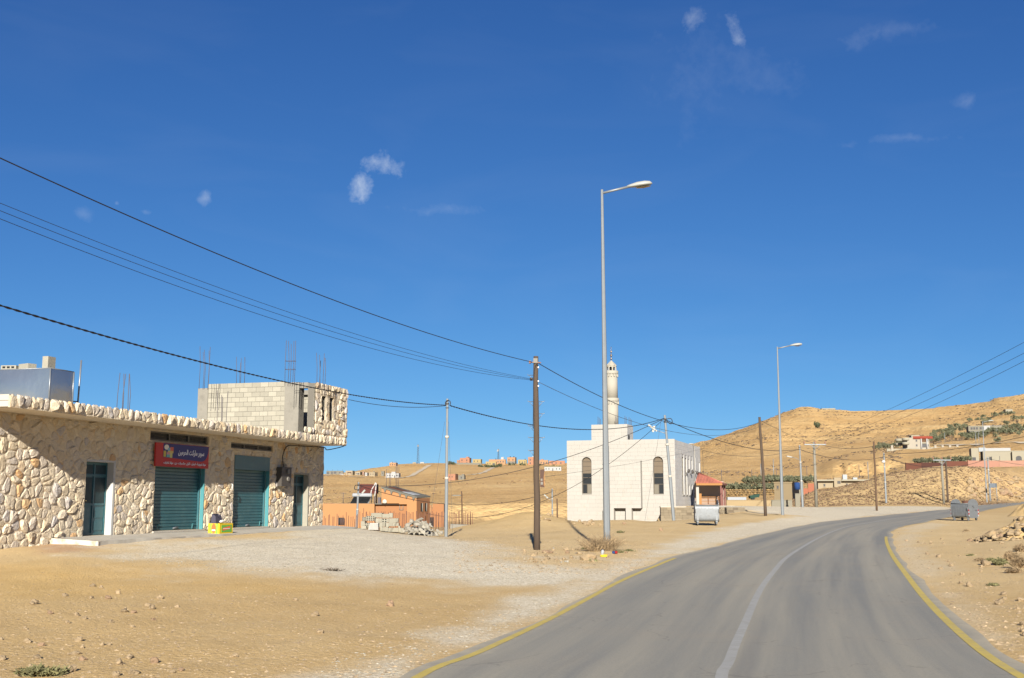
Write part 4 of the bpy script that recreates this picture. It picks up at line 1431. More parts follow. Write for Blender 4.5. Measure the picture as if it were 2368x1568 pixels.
pts = [SF.w((x, y, z)) for x, y, z in [((a0 + a1) / 2, -.12, b1), ((a0 + a1) / 2 - .05, -.10, b1 + .5), ((a0 + a1) / 2 + .3, -.10, b1 + .9), ((a0 + a1) / 2 + 1.0, -.12, SH - .12), (XE - .4, -.15, SH - .06), (XE - .1, -.2, SH - .16), (XR - .05, -OD + .2, SH - .03), (XR + .02, -OD + .1, SH + .1)]]


def catmull3(pts, n):
    P_ = [np.array(pts[0])] + [np.array(p) for p in pts] + [np.array(pts[-1])]
    out = []
    for i in range(1, len(P_) - 2):
        p0, p1, p2, p3 = P_[i - 1], P_[i], P_[i + 1], P_[i + 2]
        for t in np.linspace(0, 1, n, endpoint=False):
            out.append(.5 * ((2 * p1) + (-p0 + p2) * t + (2 * p0 - 5 * p1 + 4 * p2 - p3) * t * t + (-p0 + 3 * p1 - 3 * p2 + p3) * t ** 3))
    out.append(P_[-2])
    return [tuple(p) for p in out]


m = MB(pts[0]); m.tube(catmull3(pts, 6), .02, 6)
tag(m.build('wall_cable', M_wire), 'black cable rising from the meter box to the soffit of the shop', 'cable')
p0 = SF.front(593, 1130)
fix = thing('pipe_stub', 'small white pipe bracket on the stone pier between the two shutters', 'pipe', SF.w((p0[0] - 2.2, -.1, p0[1] - .1)), SF.rz)
m = MB(); m.tube([(0, 0, .25), (0, -.05, .25), (0, -.05, .05), (0, 0, .05)], .025, 6); m.build('bracket', M_white, fix)

# ---- metal tank, poles and blocks on the roof
tx, tz1 = SF.front(117, 851, -.35)
tx1 = SF.front(171, 862, -.35)[0]
tank = thing('water_tank', 'big box shaped galvanised sheet metal tank on the shop roof', 'water tank', SF.w((tx, -.35, ZR - .05)), SF.rz)
th_ = tz1 - (ZR - .05)
ty = SF.side(-30, 857, tx)[0] + .35 + 1.0
NB = 14
vs, fs = [], []


def bow(u, v, s):        # sheets bulge between their edges
    return .05 * math.sin(math.pi * u) * math.sin(math.pi * v) + .012 * math.sin(9 * u + s) * math.sin(math.pi * v)


m = MB()
for (o_, ax, az_, nrm, sd_) in (((0, 0, 0), (tx1 - tx, 0, 0), (0, 0, th_), (0, -1, 0), 1), ((0, ty, 0), (0, -ty, 0), (0, 0, th_), (-1, 0, 0), 2), ((tx1 - tx, 0, 0), (0, ty, 0), (0, 0, th_), (1, 0, 0), 3), ((0, 0, th_), (tx1 - tx, 0, 0), (0, ty, 0), (0, 0, .2), 4), ((tx1 - tx, ty, 0), (-(tx1 - tx), 0, 0), (0, 0, th_), (0, 1, 0), 5)):
    g = []
    for i in range(NB + 1):
        for j in range(NB + 1):
            u, v = i / NB, j / NB
            k = bow(u, v, sd_)
            g.append(tuple(o_[q] + ax[q] * u + az_[q] * v + nrm[q] * k for q in range(3)))
    m.add(g, [(i * (NB + 1) + j, (i + 1) * (NB + 1) + j, (i + 1) * (NB + 1) + j + 1, i * (NB + 1) + j + 1) for i in range(NB) for j in range(NB)], True)
m.build('shell', M_tank, tank)
m = MB()
for x, y in ((0, 0), (tx1 - tx, 0), (0, ty)): m.tube([(x, y, 0), (x, y, th_)], .025, 6)
m.tube([(0, 0, th_), (tx1 - tx, 0, th_)], .015, 5); m.tube([(0, 0, th_), (0, ty, th_)], .015, 5)
m.build('edge_trim', M_steel, tank)
bl = thing('concrete_block', 'upright concrete block standing on the corner of the metal roof tank', 'block', SF.w((SF.front(130, 848, -.25)[0] - .02, .0, ZR - .05 + th_ + .03)), SF.rz, 'blocks weighing down the metal roof tank')
m = MB(); m.b2((-.17, -.1, 0), (.17, .1, .36)); m.build('block_body', M_block, bl)
p = tank.location + SF.y * 1.7 + SF.x * .25
for k, (dx, dy, dz, rz_, lb) in enumerate(((.1, .0, 0, .2, 'flat hollow concrete block lying on the metal roof tank, its holes showing'), (.22, -.50, 0, -.3, 'flat concrete block lying on the metal roof tank beside the hollow one'))):
    q = p + SF.x * dx + SF.y * dy
    bl = thing('concrete_block', lb, 'block', (q.x, q.y, tank.location.z + th_ + .04), SF.rz + rz_, 'blocks weighing down the metal roof tank')
    m = MB(); m.b2((-.14, -.24, 0), (.14, .24, .12 + .05 * k)); m.build('block_body', M_block, bl)
    if k == 0:
        for q in range(3):
            m = MB(); m.b2((-.145, -.18 + q * .14, .03), (-.139, -.09 + q * .14, .09)); m.build('hole', M_dark, bl)
mast = thing('roof_pipe', 'thin upright steel pipe beside the metal tank on the shop roof', 'pipe', P(179, 938, 35.2))
zt = P(188, 833, 35.2) - P(179, 938, 35.2)
m = MB(); m.tube([(0, 0, -.2), tuple(zt)], .028, 8); m.build('pipe', M_steel, mast)
m = MB(); m.tube([(0, 0, .12), (-.5, -.1, .16), (-1.0, -.1, .14)], .022, 6); m.build('side_pipe', M_steel, mast)

# ---- yellow carton with the open dark one on top, on the walkway
cb = SF.top(484, 1229.5, 0); ce = SF.top(508, 1229.8, 0)
M_cy = mat('yellow_carton', (.52, .36, .012), .7, .05); M_cg = mat('green_print', (.10, .30, .045), .7, .05); M_co = mat('orange_print', (.55, .10, .03), .7, .1); M_cw = mat('white_print', (.5, .46, .42), .7, 0)
M_cd = mat('dark_carton', (.045, .042, .06), .7, .2); M_cbr = mat('brown_carton_inside', (.20, .13, .10), .8, .1)
cx_, cy_ = SF.top(507, 1229.5, 0)
Lx = (SF.top(533, 1227.6, 0)[0] - cx_) * .82
Ly = .46
Hc = .36
car = thing('carton', 'bright yellow printed carton on the walkway before the stone pier', 'carton', SF.w((cx_, cy_, -.004 + .05 * cy_)), SF.rz)
m = MB(); m.b2((0, 0, 0), (Lx, Ly, Hc)); m.build('carton_box', M_cy, car)
m = MB(); m.b2((-.006, .07, .002), (-.001, .13, Hc - .002)); m.b2((-.006, Ly - .12, .002), (-.001, Ly - .08, Hc - .002)); m.b2((.15 * Lx, -.006, .05), (.9 * Lx, -.001, .30)); m.build('green_print', M_cg, car)
m = MB(); m.prism([(Ly * .5 + .095 * math.cos(k * .524), Hc * .52 + .17 * math.sin(k * .524)) for k in range(12)], lambda a, b, d: (d, a, b), -.010, -.0065)
m.add([(.22 * Lx, -.0085, .10), (.80 * Lx, -.0085, .16), (.80 * Lx, -.0085, .27), (.22 * Lx, -.0085, .20)], [(0, 1, 2, 3)]); m.build('orange_print', M_co, car)
m = MB(); m.b2((-.013, Ly * .5 - .07, .10), (-.0105, Ly * .5 + .07, .15)); m.b2((.26 * Lx, -.0115, .16), (.76 * Lx, -.009, .19)); m.build('white_print', M_cw, car)
c2 = thing('carton', 'open dark blue carton tipped on top of the yellow one', 'carton', SF.w((cx_ + .15, cy_ + .22, Hc + .05 * cy_)), SF.rz)
m = MB(); m.add([(0, .02, 0), (0, .22, 0), (0, .20, .34), (0, .05, .27), (.5, .02, 0), (.5, .22, 0), (.42, .20, .34), (.42, .05, .27)], [(3, 2, 1, 0), (1, 2, 6, 5), (4, 5, 6, 7), (0, 4, 7, 3)]); m.build('carton_sides', M_cd, c2)
m = MB(); m.add([(0, .05, .275), (.0, .20, .345), (.52, .16, .17), (.55, .0, .09)], [(0, 1, 2, 3), (3, 2, 1, 0)]); m.build('flap', M_cbr, c2)
m = MB(); m.rock((.35, -.03, .05), (.4, .16, .12), 5, 1); m.build('paper', M_cw, c2)

# ------------------------------------------------------------------ the mosque
M_lime = mat('white_limestone', (.268, .252, .222), .85, .05, 1.2, .12, 12, obj_rnd=.03, dirt=((.25, .205, .15), .9, .60, .82))
M_limej = mat('limestone_joint', (.258, .24, .21), .9, .05, 2)
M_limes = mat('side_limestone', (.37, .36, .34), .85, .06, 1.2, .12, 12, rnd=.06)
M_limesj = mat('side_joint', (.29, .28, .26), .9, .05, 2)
M_minar = mat('cream_minaret_plaster', (.255, .235, .19), .85, .06, 1.0, .1, 8)
M_finial = mat('dull_bronze_finial', (.16, .13, .10), .35, .1, 4, metal=.8)
M_wfr = mat('bronze_window_frame', (.075, .06, .042), .5, 0)
M_curtain = mat('tan_curtain', (.11, .085, .058), .9, .25, 3, stretch=(9, 9, .4))
M_sash = mat('tan_sash', (.12, .105, .078), .7, .05)
M_amber = mat('amber_glass', (.20, .155, .05), .35, .3, 6)

mf = P(1573, 1150, 112)
_c = P(1557, 1016, 112)
MAZ = R(107.9)
MFo = Vector((_c.x + .35, 112, at(1515, 110).z - .3))
MF = Frame(MFo, MAZ)
MF.y = Vector((math.sin(MAZ - math.pi / 2), math.cos(MAZ - math.pi / 2), 0)); MF.x = Vector((math.sin(MAZ), math.cos(MAZ), 0))
MH = MF.front(1557, 1016.5)[1]
MXL = MF.front(1310, 1018)[0]
MXR = MF.front(1559, 1016)[0]
MLEN = MF.side(1618, 1034, MXR)[0]
mosque = thing('mosque', 'white stone mosque with a round minaret and tall arched windows', 'mosque', MF.o, MF.rz)


def mrect(vl, vt, vr, vb, y=0.0):
    return MF.front((vl), (vt + vb) / 2, y)[0], MF.front(vl, vb, y)[1], MF.front(vr, (vt + vb) / 2, y)[0], MF.front(vl, vt, y)[1]


MW1 = mrect(1345, 1057, 1367.3, 1141.7)
MW2 = mrect(1509.8, 1055.5, 1533.4, 1142.5)
BAYD = .75
BB = mrect(1395, 1067, 1481, 1175, -BAYD)
NI = mrect(1418, 1176, 1445, 1207, 0)
mholes = [(MW1[0], MW1[1], MW1[2], MW1[3]), (MW2[0], MW2[1], MW2[2], MW2[3])]
mb = MB(); quadstrip_wall(mb, MXL, MXR, -2, MH, 0.03, mholes, .35)
mb.add([(MXL, .03, -2), (MXL, MLEN, -2), (MXL, MLEN, MH), (MXL, .03, MH)], [(3, 2, 1, 0)])
mb.add([(MXL, MLEN, -2), (MXR, MLEN, -2), (MXR, MLEN, MH), (MXL, MLEN, MH)], [(3, 2, 1, 0)])
mb.build('wall', M_limej, mosque)
mb = MB(); mb.b2((MXL + .25, .25, MH - .5), (MXR - .25, MLEN - .2, MH - .35)); mb.build('roof', M_concl, mosque)
mb = MB(); mb.b2((MXL + .3, .55, -1), (MXR - .4, .6, MH - .5)); mb.build('inner_wall', M_dark, mosque)
mb = MB()
for (a, b) in (((MXL, .031), (MXR, .25)), ((MXL, MLEN - .25), (MXR, MLEN - .001)), ((MXL, .251), (MXL + .25, MLEN - .251))):
    mb.b2((a[0], a[1], MH - .002), (b[0], b[1], MH + .07))
mb.build('coping', M_lime, mosque)


def arch_poly(x0, z0, x1, z1, n=10):
    r = (x1 - x0) / 2; k = min(.62 * (x1 - x0), r)
    zc = z1 - k
    return [(x0, z0), (x1, z0)] + [(x0 + r + r * math.cos(math.pi * i / n), zc + k * math.sin(math.pi * i / n)) for i in range(n + 1)]


def spandrels(mb, h, y0, n=8):
    """the two stone corners that turn a square hole into an arched one"""
    x0, z0, x1, z1 = h; r = (x1 - x0) / 2; k = r
    for s_ in (0, 1):
        xs = x0 if s_ == 0 else x1
        pts = [(xs, z1), (xs, z1 - k)]
        for i in range(n + 1):
            a = math.pi - math.pi / 2 * i / n if s_ == 0 else math.pi / 2 * i / n
            if s_ == 0: pts.append((x0 + r + r * math.cos(a), z1 - k + k * math.sin(a)))
        if s_ == 1:
            pts = [(x1, z1 - k), (x1, z1)] + [(x0 + r + r * math.cos(math.pi / 2 - math.pi / 2 * i / n), z1 - k + k * math.sin(math.pi / 2 - math.pi / 2 * i / n)) for i in range(n)]
        mb.prism(pts, lambda a, b, d: (a, d, b), y0, y0 + .36)


rr = random.Random(5)
GEO = {}


def ashlar(a0, a1, z0, z1, bw, bh, holes, mapf, mats, parent, name='stone_block', limit=400, seed=1, stuff_name=None):
    """coursed stone facing; pieces as objects up to limit, the rest in one mesh"""
    r_ = random.Random(seed)
    n = max(1, int(round((z1 - z0) / bh))); h = (z1 - z0) / n
    cnt = 0; rest = MB()
    for j in range(n):
        a = a0 - (bw * .5 if j % 2 else 0) - r_.uniform(0, .1)
        while a < a1 - .03:
            b = a + bw * r_.uniform(.85, 1.15)
            p0, p1, q0, q1 = max(a, a0), min(b, a1), z0 + j * h, z0 + (j + 1) * h
            a = b
            segs = [(p0, p1)]
            for (x0, hz0, x1, hz1) in holes:
                if q1 > hz0 + .02 and q0 < hz1 - .02:
                    ns = []
                    for s0, s1 in segs:
                        if s1 <= x0 or s0 >= x1: ns.append((s0, s1)); continue
                        if s0 < x0: ns.append((s0, x0))
                        if s1 > x1: ns.append((x1, s1))
                    segs = ns
            for s0, s1 in segs:
                if s1 - s0 < .06: continue
                g = .0035; e = r_.uniform(-.002, .002)
                p = [mapf(s0 + g, q0 + g, e), mapf(s1 - g, q0 + g, e), mapf(s1 - g, q1 - g, e), mapf(s0 + g, q1 - g, e)]
                p += [mapf(s0 + g, q0 + g, .045), mapf(s1 - g, q0 + g, .045), mapf(s1 - g, q1 - g, .045), mapf(s0 + g, q1 - g, .045)]
                fs = [(0, 1, 2, 3), (0, 4, 5, 1), (1, 5, 6, 2), (2, 6, 7, 3), (3, 7, 4, 0)]
                if cnt < limit:
                    m_ = MB(); m_.cur = r_.random(); m_.add(p, fs); m_.build(name, mats, parent); cnt += 1
                else:
                    rest.cur = r_.random(); rest.add(p, fs)
    if rest.v: tag(rest.build(stuff_name or 'stone_facing', mats, parent), kind='stuff')
    return cnt


bayx = (BB[0], BB[2])
nz0 = -1.2
piers = [mrect(1394, 1176, 1419, 1210, -BAYD), mrect(1446.5, 1176, 1460, 1210, -BAYD)]
n1 = ashlar(MXL, MXR, nz0, MH, .80, .40, mholes + [(BB[0], BB[1], BB[2], BB[3])], lambda a, z, d: (a, d, z), M_lime, mosque, limit=232, seed=3)
mb = MB(); spandrels(mb, MW1, -.012); spandrels(mb, MW2, -.012); mb.build('arch_stone', M_lime, mosque)
# projecting bay carried on two piers
mb = MB(); mb.b2((BB[0] + .012, -BAYD + .03, BB[1] + .012), (BB[2] - .012, .028, BB[3] - .01)); bay = mb.build('bay', M_limej, mosque)
ashlar(BB[0], BB[2], BB[1], BB[3], .80, .40, [], lambda a, z, d: (a, -BAYD + d, z), M_lime, bay, limit=80, seed=4)
mb = MB(); mb.b2((BB[0] - .002, -BAYD + .046, BB[1] + .002), (BB[0] + .011, -.005, BB[3])); mb.b2((BB[2] - .011, -BAYD + .046, BB[1] + .002), (BB[2] + .002, -.005, BB[3])); mb.build('bay_side', M_lime, bay)
mb = MB(); mb.b2((BB[0] - .02, -BAYD - .02, BB[3]), (BB[2] + .02, -.005, BB[3] + .04)); mb.build('bay_coping', M_lime, bay)
for q in piers:
    mb = MB(); mb.b2((q[0], -BAYD + .004, -2), (q[2], .028, BB[1] + .01)); mb.build('pier', M_lime, mosque)


def mosque_window(h):
    x0, z0, x1, z1 = h; y = .22
    w_, hh = x1 - x0, z1 - z0
    m = MB(); m.prism(arch_poly(x0, z0, x1, z1), lambda a, b, d: (a, d, b), y + .05, y + .08); wd = m.build('window', M_glass, mosque)
    f_ = MB()
    f_.b2((x0, y, z0), (x0 + .06, y + .05, z1 - w_ * .45)); f_.b2((x1 - .06, y, z0), (x1, y + .05, z1 - w_ * .45))
    for q in (0, .255, .43, .55, .74, .87): f_.b2((x0 + .061, y + .002, z0 + hh * q), (x1 - .061, y + .048, z0 + hh * q + .055))
    f_.b2((x0 + w_ * .5 - .03, y + .003, z0 + .056), (x0 + w_ * .5 + .03, y + .047, z0 + hh * .255 - .001))
    r = w_ / 2
    f_.tube([(x0 + r + (r - .03) * math.cos(a), y + .025, z1 - r + (r - .03) * math.sin(a)) for a in np.linspace(0, math.pi, 13)], .03, 5)
    f_.build('window_frame', M_wfr, wd)
    for q0, q1 in ((.55, .74), (.74, .87)):
        m = MB(); m.b2((x0 + .06, y + .03, z0 + hh * q0 + .055), (x1 - .06, y + .045, z0 + hh * q1)); m.build('curtain', M_curtain, wd)
    m = MB(); m.prism([(x0 + r + (r - .06) * math.cos(a), z1 - r + (r - .06) * math.sin(a)) for a in np.linspace(0, math.pi, 11)], lambda a, b, d: (a, d, b), y + .03, y + .045); m.build('curtain', M_curtain, wd)
    s0, s1 = (x0 + w_ * .5 + .03, x1 - .06) if h is MW1 else (x0 + .06, x0 + w_ * .5 - .03)
    m = MB(); m.b2((s0, y + .03, z0 + .056), (s1, y + .045, z0 + hh * .255)); m.build('sash', M_sash, wd)
    m = MB(); m.b2((x0 - .0, -.03, z0 - .06), (x1, y, z0 - .002)); m.build('sill', M_lime, wd)


mosque_window(MW1)
mosque_window(MW2)
# long side wall with slit windows
side_w = []
sp_ = lambda cx, cy: (1548.9 + .13275 * cx, 1017 + .13275 * cy)
for x0, y0, x1, y1 in [(207, 297, 237, 955), (262, 315, 290, 955), (317, 333, 338, 505), (368, 347, 388, 515), (422, 363, 440, 530), (502, 388, 518, 548), (325, 795, 346, 958), (375, 798, 394, 958), (430, 803, 448, 958)]:
    a, b = sp_(x0, y0), sp_(x1, y1)
    ya, za = MF.side(a[0], a[1], MXR); yb, _ = MF.side(b[0], a[1], MXR); _, zb = MF.side(a[0], b[1], MXR)
    side_w.append((ya, zb, yb, za))
mb = MB()
# plane x = MXR: reuse the hole builder with swapped axes
tmp = MB(); quadstrip_wall(tmp, .04, MLEN, -2, MH, 0, side_w, .22)
mb.add([(MXR - .03 - p[1], p[0], p[2]) for p in tmp.v], tmp.f)
mb.build('side_wall', M_limesj, mosque)
ashlar(.0, MLEN, nz0, MH, .95, .42, side_w, lambda a, z, d: (MXR - d, a, z), M_limes, mosque, limit=0, seed=8, stuff_name='side_stone_facing')
for i, h in enumerate(side_w):
    y0, z0, y1, z1 = h
    m = MB(); m.b2((MXR - .16, y0, z0), (MXR - .14, y1, z1)); wd = m.build('window', M_amber, mosque)
    f_ = MB(); nb = max(3, int((z1 - z0) / .45))
    for k in range(nb + 1): f_.b2((MXR - .138, y0 + .031, z0 + (z1 - z0 - .05) * k / nb), (MXR - .10, y1 - .031, z0 + (z1 - z0 - .05) * k / nb + .05))
    f_.b2((MXR - .139, y0, z0), (MXR - .10, y0 + .03, z1)); f_.b2((MXR - .139, y1 - .03, z0), (MXR - .10, y1, z1)); f_.b2((MXR - .137, (y0 + y1) / 2 - .02, z0), (MXR - .09, (y0 + y1) / 2 + .02, z1))
    f_.build('window_frame', M_wfr, wd)
    m = MB(); m.b2((MXR - .14, y0 - .08, z0 - .1), (MXR + .06, y1 + .08, z0 - .003)); m.build('sill', M_lime, wd)
for cx, cy in ((275, 545), (347, 562), (425, 575)):
    a = sp_(cx, cy); y, z = MF.side(a[0], a[1], MXR)
    m = MB(); m.tube([(MXR - .02, y, z - .25), (MXR + .28, y, z - .05), (MXR + .3, y, z)], .03, 5); m.lathe([(.02, -.22), (.16, 0), (.02, .22)], 6, (MXR + .3, y, z)); m.build('wall_lamp', M_blackmetal, mosque)
a = sp_(412, 310); y, z = MF.side(a[0], a[1], MXR); a2 = sp_(420, 1040); y2, z2 = MF.side(a2[0], a2[1], MXR)
m = MB(); m.tube([(MXR - .3, y - 1.2, MH + .12), (MXR + .08, y - .8, MH + .15), (MXR + .12, y - .3, MH - .2), (MXR + .12, y, z + .4), (MXR + .1, y - .1, z), (MXR + .08, y, z - .1), (MXR + .08, y, nz0 + 1)], .055, 6); m.build('down_pipe', M_lime, mosque)
# roof block, bars and minaret
yb0 = .9
RB = (MF.front(1367, 1000, yb0)[0], MF.front(1450, 1000, yb0)[0], MF.front(1400, 981.5, yb0)[1])
yb1 = MF.side(1463.5, 1000, RB[1])[0]
mb = MB(); mb.b2((RB[0] + .03, yb0 + .03, MH - .6), (RB[1] - .03, yb1 - .02, RB[2] - .01)); rbk = mb.build('roof_block', M_limej, mosque)
ashlar(RB[0], RB[1], MH - .3, RB[2], .8, .4, [], lambda a, z, d: (a, yb0 + d, z), M_lime, rbk, limit=60, seed=6)
ashlar(yb0, yb1, MH - .3, RB[2], .8, .4, [], lambda a, z, d: (RB[1] - d, a, z), M_limes, rbk, limit=60, seed=7)
yw0 = MF.side(1452, 1010, RB[1])[0]; yw1_ = MF.side(1455.5, 1010, RB[1])[0]; zw1 = MF.side(1453, 1006, RB[1])[1]
m = MB(); m.b2((RB[1] - .02, yw0, MH), (RB[1] + .005, yw1_, zw1)); m.build('window', M_dark, rbk)
for x, y, n in ((.6, .4, 3), (2.4, .6, 2), (RB[1] - RB[0] - .3, yb1 - yb0 - 2.6, 2), (RB[1] - RB[0] - .3, yb1 - yb0 - .6, 3)):
    for k in range(n):
        m = MB(); m.tube([(RB[0] + x + k * .13, yb0 + y, RB[2] - .2), (RB[0] + x + k * .13 + .02, yb0 + y, RB[2] + .85 - .12 * k)], .022, 4); m.build('bar', M_rebar, mosque)
ym = yb0 + 2.2
mxc = MF.front(1414.3, 950, ym)[0]
zv = lambda vy: MF.front(1414, vy, ym)[1]
ppm = (MF.front(1424, 950, ym)[0] - MF.front(1414, 950, ym)[0]) / 10
mt = []
m = MB(); m.lathe([(14.6 * ppm, zv(983) - .2), (14.4 * ppm, zv(928))], 28, (mxc, ym, 0)); m.build('minaret_shaft', M_minar, mosque)
m = MB(); m.lathe([(14.0 * ppm, zv(921)), (13.6 * ppm, zv(866))], 28, (mxc, ym, 0)); m.build('minaret_shaft', M_minar, mosque)
for za, zb, r in ((929, 921, 16.4), (866, 858, 15.6)):
    m = MB(); m.lathe([(r * .95 * ppm, zv(za)), (r * ppm, zv(za) + .06), (r * ppm, zv(zb))], 28, (mxc, ym, 0)); g_ = m.build('minaret_gallery', M_minar, mosque)
    for k in range(14):
        a = 2 * math.pi * k / 14
        m = MB(); m.box((mxc + (r - 1.1) * ppm * math.cos(a), ym + (r - 1.1) * ppm * math.sin(a), zv(za) - .14), (.12, .12, .28), a); m.build('bracket', M_minar, g_)
# lantern: eight posts with arched openings
rl = 11.6 * ppm
m = MB(); m.lathe([(rl * .35, zv(858)), (rl * .35, zv(846))], 12, (mxc, ym, 0)); lan = m.build('lantern', M_dark, mosque)
for k in range(8):
    a0_ = 2 * math.pi * (k + .5) / 8 + MF.rz
    c, s_ = math.cos(a0_), math.sin(a0_)
    w2 = rl * math.tan(math.pi / 8)
    z0_, z1_ = zv(858), zv(845)
    ho = w2 * .58; zsp = z0_ + (z1_ - z0_) * .50
    pl = [(-w2, z0_), (-ho, z0_), (-ho, zsp)] + [(-ho * math.cos(q), zsp + ho * .9 * math.sin(q)) for q in np.linspace(0, math.pi, 9)[1:-1]] + [(ho, zsp), (ho, z0_), (w2, z0_), (w2, z1_), (-w2, z1_)]
    m = MB(); m.prism(pl, lambda a, b, d: (mxc + c * d - s_ * a, ym + s_ * d + c * a, b), rl * .93 * .88, rl * .93); m.build('lantern_wall', M_minar, lan)
m = MB(); m.lathe([(12.2 * ppm, zv(846.5)), (12.3 * ppm, zv(845)), (6.5 * ppm, zv(839)), (1.0 * ppm, zv(833.5))], 8, (mxc, ym, 0), False); m.build('minaret_cap', M_minar, mosque)
pr = [(.35, 834), (.5, 833), (1.2, 832), (2.6, 830), (1.0, 827.5), (.8, 826), (1.6, 824.5), (3.0, 822), (1.6, 819.5), (.7, 818), (.8, 816), (2.5, 813), (.8, 810.5), (.5, 808), (.5, 805), (.9, 804), (.1, 801)]
m = MB(); m.lathe([(r * ppm, zv(v)) for r, v in pr], 12, (mxc, ym, 0)); m.build('finial', M_finial, mosque)

# ---- red tiled porch beside the mosque
M_tile = mat('red_roof_tile', (.27, .092, .063), .8, .12, 6, .2, 20, obj_rnd=.14)
M_fasc = mat('orange_fascia', (.22, .095, .018), .6, .1)
M_post = mat('red_brown_post', (.11, .038, .027), .6, .1)
M_pink = mat('pinkish_render', (.24, .19, .155), .9, .12, 1)
PY = 117.0
pl_ = P(1609, 1117, PY); pr_ = P(1669, 1117, PY); pa = P(1614.5, 1094.5, PY + 3.3); pb_ = P(1679.5, 1116.5, PY + 3.3)
zf_ = at(1640, PY).z
porch = thing('porch', 'open porch with a red tiled hipped roof beside the white mosque', 'porch', (pl_.x, PY, zf_))
ev = pl_.z - zf_; ap = pa.z - zf_; wx = pr_.x - pl_.x; dp = 3.3; ax_ = pa.x - pl_.x
A_, B_, C_, D_, E_ = Vector((0, 0, ev)), Vector((wx, 0, ev)), Vector((pb_.x - pl_.x, dp, ev)), Vector((ax_, dp, ap)), Vector((0, dp, ap))
m = MB(); m.add([A_, B_, C_, D_], [(0, 1, 3), (1, 2, 3)]); m.add([A_ - Vector((0, 0, .12)), B_ - Vector((0, 0, .12)), C_ - Vector((0, 0, .12)), D_ - Vector((0, 0, .2))], [(0, 3, 1), (1, 3, 2)]); rf = m.build('roof', M_tile, porch)
nr_ = 9
for i in range(nr_):
    t0, t1 = i / nr_, (i + 1) / nr_
    L0, L1 = A_.lerp(D_, t0), A_.lerp(D_, min(1, t1 + .03)); R0, R1 = B_.lerp(D_, t0), B_.lerp(D_, min(1, t1 + .03))
    n_ = max(1, int((R0 - L0).length / .30))
    for k in range(n_):
        a, b = k / n_, (k + 1) / n_
        up = Vector((0, -.018, .045))
        q = [L0.lerp(R0, a), L0.lerp(R0, b), L1.lerp(R1, b), L1.lerp(R1, a)]
        mid0, mid1 = L0.lerp(R0, (a + b) / 2) + up * 1.9, L1.lerp(R1, (a + b) / 2) + up * 1.2
        m = MB(); m.add([q[0] + up * .6, mid0, q[1] + up * .6, q[2] + up * .3, mid1, q[3] + up * .3, q[0] - up * .2, q[1] - up * .2], [(0, 1, 4, 5), (1, 2, 3, 4), (6, 7, 2, 1, 0)]); m.build('tile', M_tile, rf)
m = MB(); m.tube([B_ + Vector((0, 0, .05)), D_ + Vector((0, 0, .06))], .07, 6); m.tube([A_ + Vector((0, 0, .05)), D_ + Vector((0, 0, .06))], .06, 6); m.build('ridge_tile', M_tile, rf)
pts = [(0, ev - .02)] + [(0, ev - .14)] + [p for k in range(24) for p in ((wx * (k + .25) / 24, ev - .24), (wx * (k + .75) / 24, ev - .24), (wx * (k + 1) / 24, ev - .17))] + [(wx, ev - .02)]
m = MB(); m.prism(pts, lambda a, b, d: (a, d, b), -.06, -.02); m.build('fascia', M_fasc, porch)
m = MB(); m.obox(B_ + Vector((.0, -.05, -.2)), Vector((C_ - B_)), Vector((.05, 0, 0)), Vector((0, 0, .17))); m.build('fascia', M_post, porch)
for x, y in ((wx - .12, .15), (C_.x - .25, dp - .1), (wx - .02 + .3, dp * .45)):
    m = MB(); m.b2((x - .08, y - .08, -.2), (x + .08, y + .08, ev - .05)); m.build('post', M_post, porch)
m = MB(); m.b2((.35, dp - .1, -.2), (C_.x - .35, dp, ev + .25)); m.build('back_wall', M_pink, porch)
m = MB(); m.b2((.05, .4, -.2), (.34, .8, ev - .1)); m.build('corner_pier', M_lime, porch)
m = MB(); m.b2((.36, 1.1, -.2), (.72, 1.16, ev * .55)); m.build('side_panel', M_fasc, porch)
ral = MB()
for k in range(6): ral = MB(); ral.b2((.75, dp - .55, .15 + k * .155), (wx + .2, dp - .5, .20 + k * .155)); ral.build('rail', M_fasc, porch)
for x in (.78, 1.7, wx + .1): m = MB(); m.b2((x, dp - .49, 0), (x + .06, dp - .43, 1.05)); m.build('rail_post', M_post, porch)
m = MB(); m.b2((.0, -.15, -.3), (wx + 1.2, dp, .035)); m.build('floor', M_concl, porch)

# ---- rough retaining wall before the mosque: block by block
M_rw = mat('tan_wall_block', (.155, .125, .083), .95, .14, 3, .5, 12, rnd=.14)
M_rwj = mat('tan_wall_mortar', (.10, .078, .052), .95, .15, 3)
rwA, rwB = at(1528, 91.6), at(1722, 92.0)
rwd = Vector((rwB.x - rwA.x, rwB.y - rwA.y, 0)); rwl = rwd.length; rwd.normalize()
rwall = thing('retaining_wall', 'low tan block retaining wall under the mosque forecourt behind the dumpster', 'wall', (rwA.x, rwA.y, EYE - 1.95), math.atan2(rwd.y, rwd.x))
ztop = P(1528, 1173, 91.6).z - rwall.location.z
cnt = 0
core = MB(); core.b2((0.02, .02, -.3), (rwl, .5, ztop - .02)); core.build('wall_core', M_rwj, rwall)
core = MB(); core.b2((-.02, -.03, ztop), (rwl * .30, .6, ztop + .06)); core.build('coping', M_concl, rwall)
nrow = int(ztop / .215) + 1
r_ = random.Random(8)
